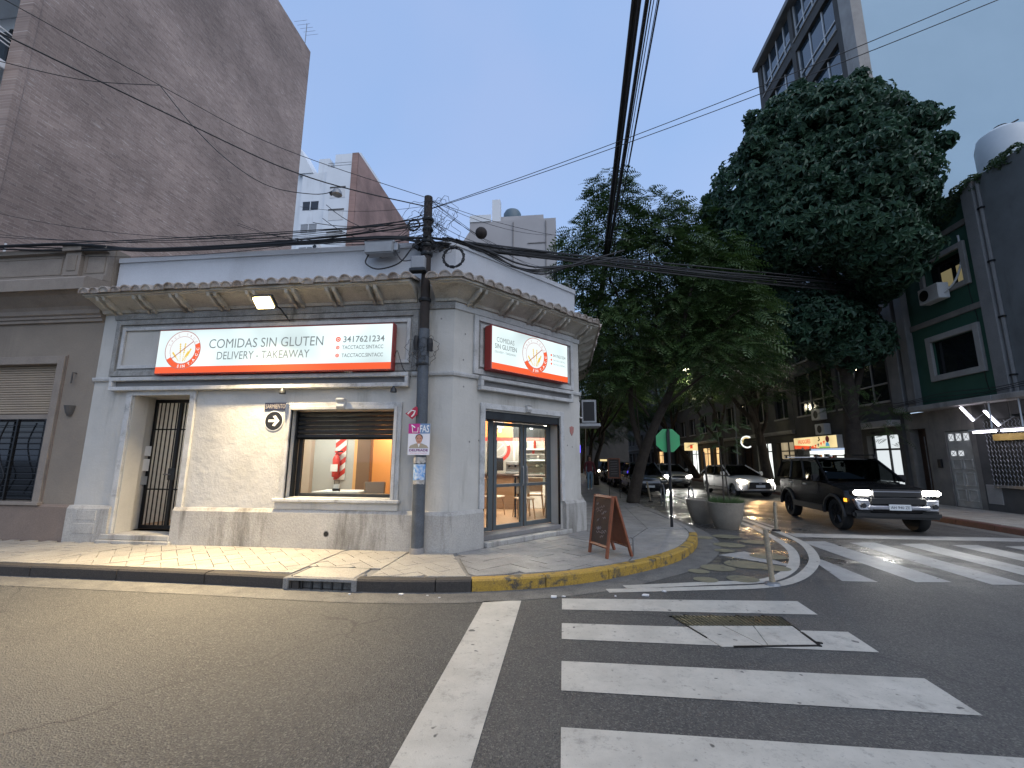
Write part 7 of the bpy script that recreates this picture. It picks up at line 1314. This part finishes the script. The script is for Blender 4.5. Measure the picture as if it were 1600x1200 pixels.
m = MB(); m.box(-.4, .4, -2.12, -2.06, .62, .72); m.build('grille', 'trim_black', sv, bevel=.01, local=True); m = MB(); m.box(-.2, .2, -2.13, -2.1, .42, .52); m.build('number_plate', 'plate_num', sv, local=True); m = MB(); m.box(-.7, .7, -2.06, -2.0, .27, .38); m.build('lower_intake', 'trim_black', sv, bevel=.01, local=True)
DP = dict(SP); DP.update(paint='paint_dark_car', roofm='paint_dark_car', zr=1.55, roof=(-.2, 1.7))
for i, (x, y, rz, lb) in enumerate(((4.02, 23.4, 0, 'dark parked car just behind the leaning tree trunk'), (3.85, 29.2, R_(2), 'second dark parked car along the left kerb'), (3.8, 34.6, 0, 'third dark car parked far up the left kerb'))):
    dk = car('parked_car', lb, (x, y, 0), rz, DP); dk['group'] = 'cars parked along the left kerb'
    for s_ in (-1, 1): m = MB(); m.tube([(s_*.52, -2.09, .68), (s_*.74, -1.98, .70)], [.05, .06], 8); m.build('headlight', 'trim_silver', dk, local=True)
    m = MB(); m.box(-.45, .45, -2.12, -2.06, .60, .70); m.build('grille', 'trim_silver', dk, bevel=.01, local=True); m = MB(); m.box(-.2, .2, -2.13, -2.1, .40, .50); m.build('number_plate', 'plate_num', dk, local=True)
tcar = car('oncoming_taxi', 'car with yellow roof light far up the side street', (3.7, 41.0, 0), 0, dict(DP)); m = MB(); m.box(-.3, .3, .2, .4, 1.55, 1.68); m.build('roof_light', 'kiosk_yellow', tcar, local=True)
for s_ in (-1, 1): m = MB(); m.tube([(s_*.55, -2.09, .68), (s_*.76, -1.98, .70)], [.06, .07], 8); m.build('headlight', 'head_warm', tcar, local=True)
def wpt(o, v): return o.matrix_basis @ Vector(v)
for o, pw, c, off in ((suv, 70, (1, .97, .9), .68), (hat, 260, (1, .60, .27), .68), (sv, 120, (1, .97, .9), .66)):
    Mx = Matrix.Translation(o.location) @ Matrix.Rotation(o.rotation_euler.z, 4, 'Z')
    for s_ in (-1, 1): spot('headlight_beam', Mx @ Vector((s_*off, -2.25, .95 if o is suv else .72)), Mx.to_3x3() @ Vector((0, -1, -.12)), pw, c, 70)
# ================================================================ street furniture
ss = thing('stop_sign_back', 'octagonal sign back on a black post, green light painted into its colour', 'sign', (2.5, 10.9, .15)); m = MB(); m.tube([(2.50, 10.9, .13), (2.54, 10.9, 2.42)], .035, 8); m.build('post', 'black_iron', ss)
m = MB(); oc = [(2.53+.30*math.cos(R_(22.5+45*k)), 2.15+.30*math.sin(R_(22.5+45*k))) for k in range(8)]; m.add([(p[0], 10.94, p[1]) for p in oc]+[(p[0], 10.955, p[1]) for p in oc], [tuple(range(8)), tuple(range(15, 7, -1))]+[(i, (i+1) % 8, 8+(i+1) % 8, 8+i) for i in range(8)]); m.build('plate', 'stop_back_green_light', ss)
m = MB(); m.box(2.495, 2.565, 10.87, 10.94, 1.86, 2.36); m.build('bracket', 'black_iron', ss)
# A-frame board
af = thing('sandwich_board', 'wooden sandwich board with dark chalk panel on the corner pavement', 'board', (.75, 7.65, .15))
def aface(a, b, hA, hB, mm):
    a, b, hA, hB = map(Vector, (a, b, hA, hB)); return a, b, hA, hB
A0, A1, T0, T1_ = Vector((.42, 7.78, .15)), Vector((.66, 7.33, .15)), Vector((.55, 7.86, 1.10)), Vector((.80, 7.41, 1.10)); B0, B1 = Vector((.86, 8.06, .15)), Vector((1.08, 7.57, .15))
for (p0, p1, q0, q1), off in (((A0, A1, T0, T1_), -1), ((B0, B1, T0+Vector((.03, .015, 0)), T1_+Vector((.03, .015, 0))), 1)):
    for a, b in ((p0, q0), (p1, q1)): m = MB(); m.tube([a, b], .028, 4); m.build('stile', 'wood', af)
    for t_ in (.17, .97): m = MB(); m.tube([p0+(q0-p0)*t_, p1+(q1-p1)*t_], .028, 4); m.build('rail', 'wood', af)
    nrm = (p1-p0).cross(q0-p0).normalized()*.006; c_ = [p0+(q0-p0)*.17, p1+(q1-p1)*.17, p1+(q1-p1)*.97, p0+(q0-p0)*.97]
    m = MB(); m.add([tuple(v+nrm) for v in c_]+[tuple(v-nrm) for v in c_], [(0, 1, 2, 3), (7, 6, 5, 4), (0, 4, 5, 1), (1, 5, 6, 2), (2, 6, 7, 3), (3, 7, 4, 0)]); pn = m.build('chalk_panel' if off < 0 else 'rear_panel', 'chalkboard' if off < 0 else 'wood', af)
    if off < 0:
        f = nrm.normalized()*(.009 if nrm.y < 0 else -.009); rc = random.Random(1)
        for k in range(16):
            z_ = rc.uniform(.15, .9); x_ = rc.uniform(.15, .6); pt = lambda u, v: tuple(c_[0]*(1-u)*(1-v)+c_[1]*u*(1-v)+c_[2]*u*v+c_[3]*(1-u)*v+f)
            m = MB(); L_ = rc.uniform(.1, .28); m.tube([pt(x_+L_*i/5, z_+.025*math.sin(i*2.1+k)+.03*i/5) for i in range(6)], .0035, 4); m.build('chalk_stroke', 'chalk', pn)
# second board, planters, racks, posts
b2 = thing('menu_stand', 'dark chalk menu stand on two thin legs beyond the sandwich board', 'board', (2.05, 18.5, .15)); frame4(lambda u, w_, z: (u, 18.5-w_, z), 1.82, 2.32, .92, 1.74, .05, -.02, .02, 'frame', 'wood', b2); m = MB(); m.box(1.87, 2.27, 18.495, 18.505, .97, 1.69); m.build('panel', 'chalkboard', b2)
for x in (1.86, 2.28): m = MB(); m.tube([(x, 18.5, .15), (x, 18.5, .93)], .014, 6); m.tube([(x-.0, 18.38, .155), (x, 18.62, .155)], .014, 6); m.build('leg', 'black_iron', b2)
for k in range(6): m = MB(); m.tube([(1.93, 18.49, 1.6-.1*k), (2.21, 18.49, 1.6-.1*k+.01)], .006, 4); m.build('chalk_line', 'chalk', b2)
def planter(label, loc, sc, grass):
    t = thing('planter', label, 'planter', loc, 0, 'concrete bowl planters'); pr = [(.255, 0), (.30, .08), (.37, .28), (.41, .50), (.43, .64), (.40, .65), (.375, .60), (.36, .56)]
    m = MB(); m.lathe((0, 0, 0), [(r*sc, z*sc) for r, z in pr], 36); m.build('bowl', 'planter', t, smooth=True, local=True); m = MB(); m.lathe((0, 0, 0), [(.01, .57*sc), (.375*sc, .57*sc)], 24, cap=False); m.build('soil', 'soil', t, local=True)
    return t
p1_ = planter('large concrete bowl planter with grass beside the corner kerb', (4.06, 11.85, 0), 1.0, True); p2_ = planter('second concrete planter half hidden behind the grassy one', (3.78, 12.85, 0), .96, False)
rg = random.Random(6); V = []; F = []
for k in range(900):
    a = rg.uniform(0, 6.28); r = .37*math.sqrt(rg.random()); x, y = 4.06+r*math.cos(a), 11.85+r*math.sin(a); h = rg.uniform(.08, .24); dx, dy = rg.gauss(0, .06)+.06*math.cos(a), rg.gauss(0, .06)+.06*math.sin(a); wv = rg.uniform(.005, .009); o = len(V); V += [(x-wv, y, .55), (x+wv, y, .55), (x+dx, y+dy, .58+h)]; F.append((o, o+1, o+2))
mb = MB(); mb.v = V; mb.f = F; mb.mi = [0]*len(F); tag(mb.build('planter_grass', 'grass', None, recalc=False), 'tuft of green grass growing in the larger planter', 'grass', kind='stuff')
yt = thing('young_tree', 'slim young tree staked in the grassy planter', 'tree', (4.06, 11.85, .57)); r4 = random.Random(2)
for a, b in (((4.02, 11.85, .55), (3.98, 11.85, 2.5)), ((4.2, 11.85, .55), (4.12, 11.85, 1.6))): pts, rs = limb(a, b, .022, .012, r4, .03); m = MB(); m.tube(pts, rs, 6); m.build('trunk' if a[0] < 4.1 else 'stake', 'bark', yt)
m = MB(); m.tube([(3.72, 12.0, .55), (3.66, 12.0, 1.9)], [.03, .025], 6); m.build('stake', 'bark', yt)
frond_crown(r4, [((3.95, 11.85, 2.55), (.42, .4, .42)), ((4.15, 11.8, 2.2), (.35, .3, .3)), ((3.7, 11.85, 2.15), (.3, .3, .3)), ((4.35, 11.9, 2.6), (.3, .3, .22))], 210, .20, parent=yt)
for i, (x, y) in enumerate(((3.72, 17.0), (4.42, 15.9))):
    t = thing('bike_rack', ['steel hoop bike rack next to the sign post', 'steel hoop bike rack nearer the planters'][i], 'rack', (x, y, 0), 0, 'hoop bike racks'); q = [(-.1, -.28, 0), (-.08, -.28, .45)]+[(-.08+.08*k/8*0, -.28*math.cos(math.pi*k/8), .52+.27*math.sin(math.pi*k/8)) for k in range(9)]+[(-.08, .28, .45), (-.1, .28, 0)]; m = MB(); m.tube(q, .025, 8); m.build('hoop', 'galv', t, smooth='all', local=True); m = MB(); [m.lathe((-.1, yy, 0), [(.06, 0), (.06, .012)], 10) for yy in (-.28, .28)]; m.build('foot_plate', 'galv', t, local=True)
mat('post_cream', (.42, .35, .24), .7, col2=(.28, .23, .16), vs=8, fine=.3)
for i, (x, y, h, dx) in enumerate(((2.84, 6.72, .74, -.03), (5.10, 11.6, .68, .02), (3.5, 18.6, .8, -.12))):
    t = thing('flexible_post', ['weathered cream delineator post at the painted kerb point', 'pale delineator post where the painted line meets the stop bar', 'leaning white delineator post before the dark parked car'][i], 'post', (x, y, 0), 0, 'delineator posts'); m = MB(); m.tube([(0, 0, 0), (dx, 0, h)], [.036, .034], 12); m.build('post', 'post_cream', t, local=True, smooth=True); m = MB(); m.lathe((0, 0, .006), [(.10, 0), (.09, .03), (.04, .04)], 14); m.build('base', 'galv' if i == 0 else 'rubber', t, local=True)
# air conditioner on the side wall
t = thing('air_conditioner', 'air conditioner on a shelf on the shop side wall', 'air conditioner', FS(12, .3, 2.6)); m = MB(FS); m.box(11.9, 12.75, .12, .52, 2.66, 3.30); m.build('case', 'galv', t, bevel=.015); m = MB(FS); m.quad((11.895, .17, 2.72), (11.895, .47, 2.72), (11.895, .47, 3.24), (11.895, .17, 3.24)); m.build('side_grille', 'black_iron', t, recalc=False)
for u in (11.9, 12.75): m = MB(FS); m.box(u-.02, u+.02, .0, .62, 2.60, 2.65); m.build('bracket', 'galv', t)
m = MB(FS); m.box(11.86, 12.8, .0, .63, 2.575, 2.60); m.build('shelf', 'galv', t); m = MB(FS); m.tube(cat([(11.95, .0, 3.4), (11.9, .06, 3.2), (11.88, .05, 2.85), (11.9, .14, 2.8)], 4), .02, 6); m.build('hose', 'white_plain', t); m = MB(FS); m.box(11.6, 11.72, 0, .08, 3.25, 3.45); m.build('isolator', 'white_plain', t)
# street lamp over the side street
lp = thing('street_lamp', 'lit street lamp hanging among the leaves over the side street', 'lamp', (8.4, 30, 7.7)); emis('street_lamp_on', (1, .93, .62), 30); m = MB(); m.lathe((8.4, 30, 7.7), [(.10, -.06), (.2, -.02), (.18, .06), (.05, .12)], 14); m.build('housing', 'street_lamp_on', lp, smooth=True); m = MB(); m.tube(cat([(8.4, 30, 7.8), (9.6, 30, 8.2), (11.2, 30, 7.6), (11.2, 30, .1)], 5), .05, 8); m.build('arm', 'galv', lp)
l = bpy.data.lights.new('street_lamp_light', 'POINT'); l.energy = 190; l.color = (1, .9, .6); l.shadow_soft_size = .2; o = bpy.data.objects.new('street_lamp_light', l); COL.objects.link(o); o.location = (8.4, 29.9, 7.5)
lp2 = thing('street_lamp', 'small distant lit lamp above the far left pavement', 'lamp', (3.3, 45, 7.0)); m = MB(); m.lathe((3.3, 45, 7.0), [(.12, -.06), (.22, 0), (.1, .1)], 12); m.build('housing', 'street_lamp_on', lp2, smooth=True); m = MB(); m.tube([(3.3, 45, 7.08), (2.4, 45, 7.3), (2.2, 45, .1)], .05, 6); m.build('arm', 'galv', lp2)
l = bpy.data.lights.new('street_lamp_light', 'POINT'); l.energy = 150; l.color = (1, .9, .65); l.shadow_soft_size = .2; o = bpy.data.objects.new('street_lamp_light', l); COL.objects.link(o); o.location = (3.3, 44.9, 6.8)
# blue glowing shop sign far up the left pavement
emis('blue_glow', (.12, .08, 1), 3); m = MB(); m.box(.8, 1.5, 38, 38.1, 2.2, 2.9); tag(m.build('blue_shop_sign', 'blue_glow', None, bevel=.05), 'small glowing blue shop sign far along the left pavement', 'sign')
# ================================================================ walking person
mat('skin', (.42, .24, .17), .6); mat('hoodie', (.14, .03, .04), .85); mat('jeans', (.22, .34, .44), .85); mat('shoe', (.65, .65, .65), .6); mat('hair', (.05, .03, .02), .6)
pe = thing('person', 'person in maroon top and pale blue jeans walking on the left pavement', 'person', (1.33, 22.7, .15), R_(8))
J = [((0, 0, .92), .13), ((0, 0, 1.10), .125), ((0, 0, 1.30), .14), ((0, .0, 1.42), .09), ((0, -.01, 1.49), .05), ((0, -.02, 1.57), .085), ((0, -.03, 1.66), .075),
     ((-.17, 0, 1.39), .06), ((-.24, .04, 1.15), .05), ((-.25, -.06, .93), .04), ((-.25, -.09, .87), .035), ((.17, 0, 1.39), .06), ((.24, -.02, 1.14), .05), ((.25, -.14, .95), .04), ((.25, -.17, .89), .035),
     ((-.09, 0, .86), .095), ((-.10, -.10, .50), .065), ((-.10, -.06, .10), .045), ((-.10, -.18, .04), .04), ((.09, 0, .86), .095), ((.10, .04, .50), .065), ((.10, .22, .14), .045), ((.10, .12, .05), .04)]
E_ = [(0, 1), (1, 2), (2, 3), (3, 4), (4, 5), (5, 6), (2, 7), (7, 8), (8, 9), (9, 10), (2, 11), (11, 12), (12, 13), (13, 14), (0, 15), (15, 16), (16, 17), (17, 18), (0, 19), (19, 20), (20, 21), (21, 22)]
for hi, sx in ((10, -1), (14, 1)):
    hx, hy, hz = J[hi][0]
    for k, (dy, l) in enumerate(((-.028, .055), (-.01, .07), (.008, .075), (.024, .06))):
        J.append(((hx+.004*sx, hy+dy, hz-.045), .011)); J.append(((hx-.01*sx, hy+dy-.004, hz-.045-l*.9), .009)); E_ += [(hi, len(J)-2), (len(J)-2, len(J)-1)]
    J.append(((hx-.02*sx, hy-.04, hz-.02), .011)); J.append(((hx-.025*sx, hy-.055, hz-.06), .009)); E_ += [(hi, len(J)-2), (len(J)-2, len(J)-1)]
me = bpy.data.meshes.new('body'); me.from_pydata([j[0] for j in J], E_, []); ob = bpy.data.objects.new('body', me); COL.objects.link(ob)
md = ob.modifiers.new('skin', 'SKIN'); sv_ = me.skin_vertices[0].data
for i, j in enumerate(J): sv_[i].radius = (j[1], j[1]*(.8 if i < 4 else 1)); sv_[i].use_root = (i == 0)
md2 = ob.modifiers.new('sub', 'SUBSURF'); md2.levels = 1; md2.render_levels = 1
dg = bpy.context.evaluated_depsgraph_get(); m2 = bpy.data.meshes.new_from_object(ob.evaluated_get(dg)); bpy.data.objects.remove(ob)
m2.name = 'body'; [m2.materials.append(MATS[x]) for x in ('skin', 'hoodie', 'jeans', 'shoe')]
for p in m2.polygons:
    z = p.center.z; ax_ = abs(p.center.x); p.use_smooth = True
    p.material_index = 3 if z < .10 else (0 if (z > 1.45 or (ax_ > .2 and z < .93)) else (2 if z < .90 and ax_ < .2 else 1))
ob = bpy.data.objects.new('body', m2); COL.objects.link(ob); ob.parent = pe
m = MB(); m.lathe((0, 0, 0), [(.02, 1.755), (.06, 1.745), (.10, 1.69), (.105, 1.60), (.10, 1.50), (.085, 1.42)], 14, cap=True); hr = m.build('hair', 'hair', pe, smooth='all', local=True)
for v in hr.data.vertices: v.co.y = v.co.y*.9+.035
m = MB(); [m.tube([(x, -.102, 1.60), (x, -.11, 1.60)], .010, 6) for x in (-.03, .03)]; m.build('eyes', 'hair', pe, local=True); m = MB(); m.tube([(0, -.095, 1.59), (0, -.125, 1.56)], [.006, .014], 6); m.build('nose', 'skin', pe, local=True); m = MB(); m.tube([(-.022, -.102, 1.53), (.022, -.102, 1.53)], .006, 5); m.build('mouth', 'bus_red', pe, local=True)
for o in list(bpy.data.objects):
    if o.type == 'LIGHT': pass
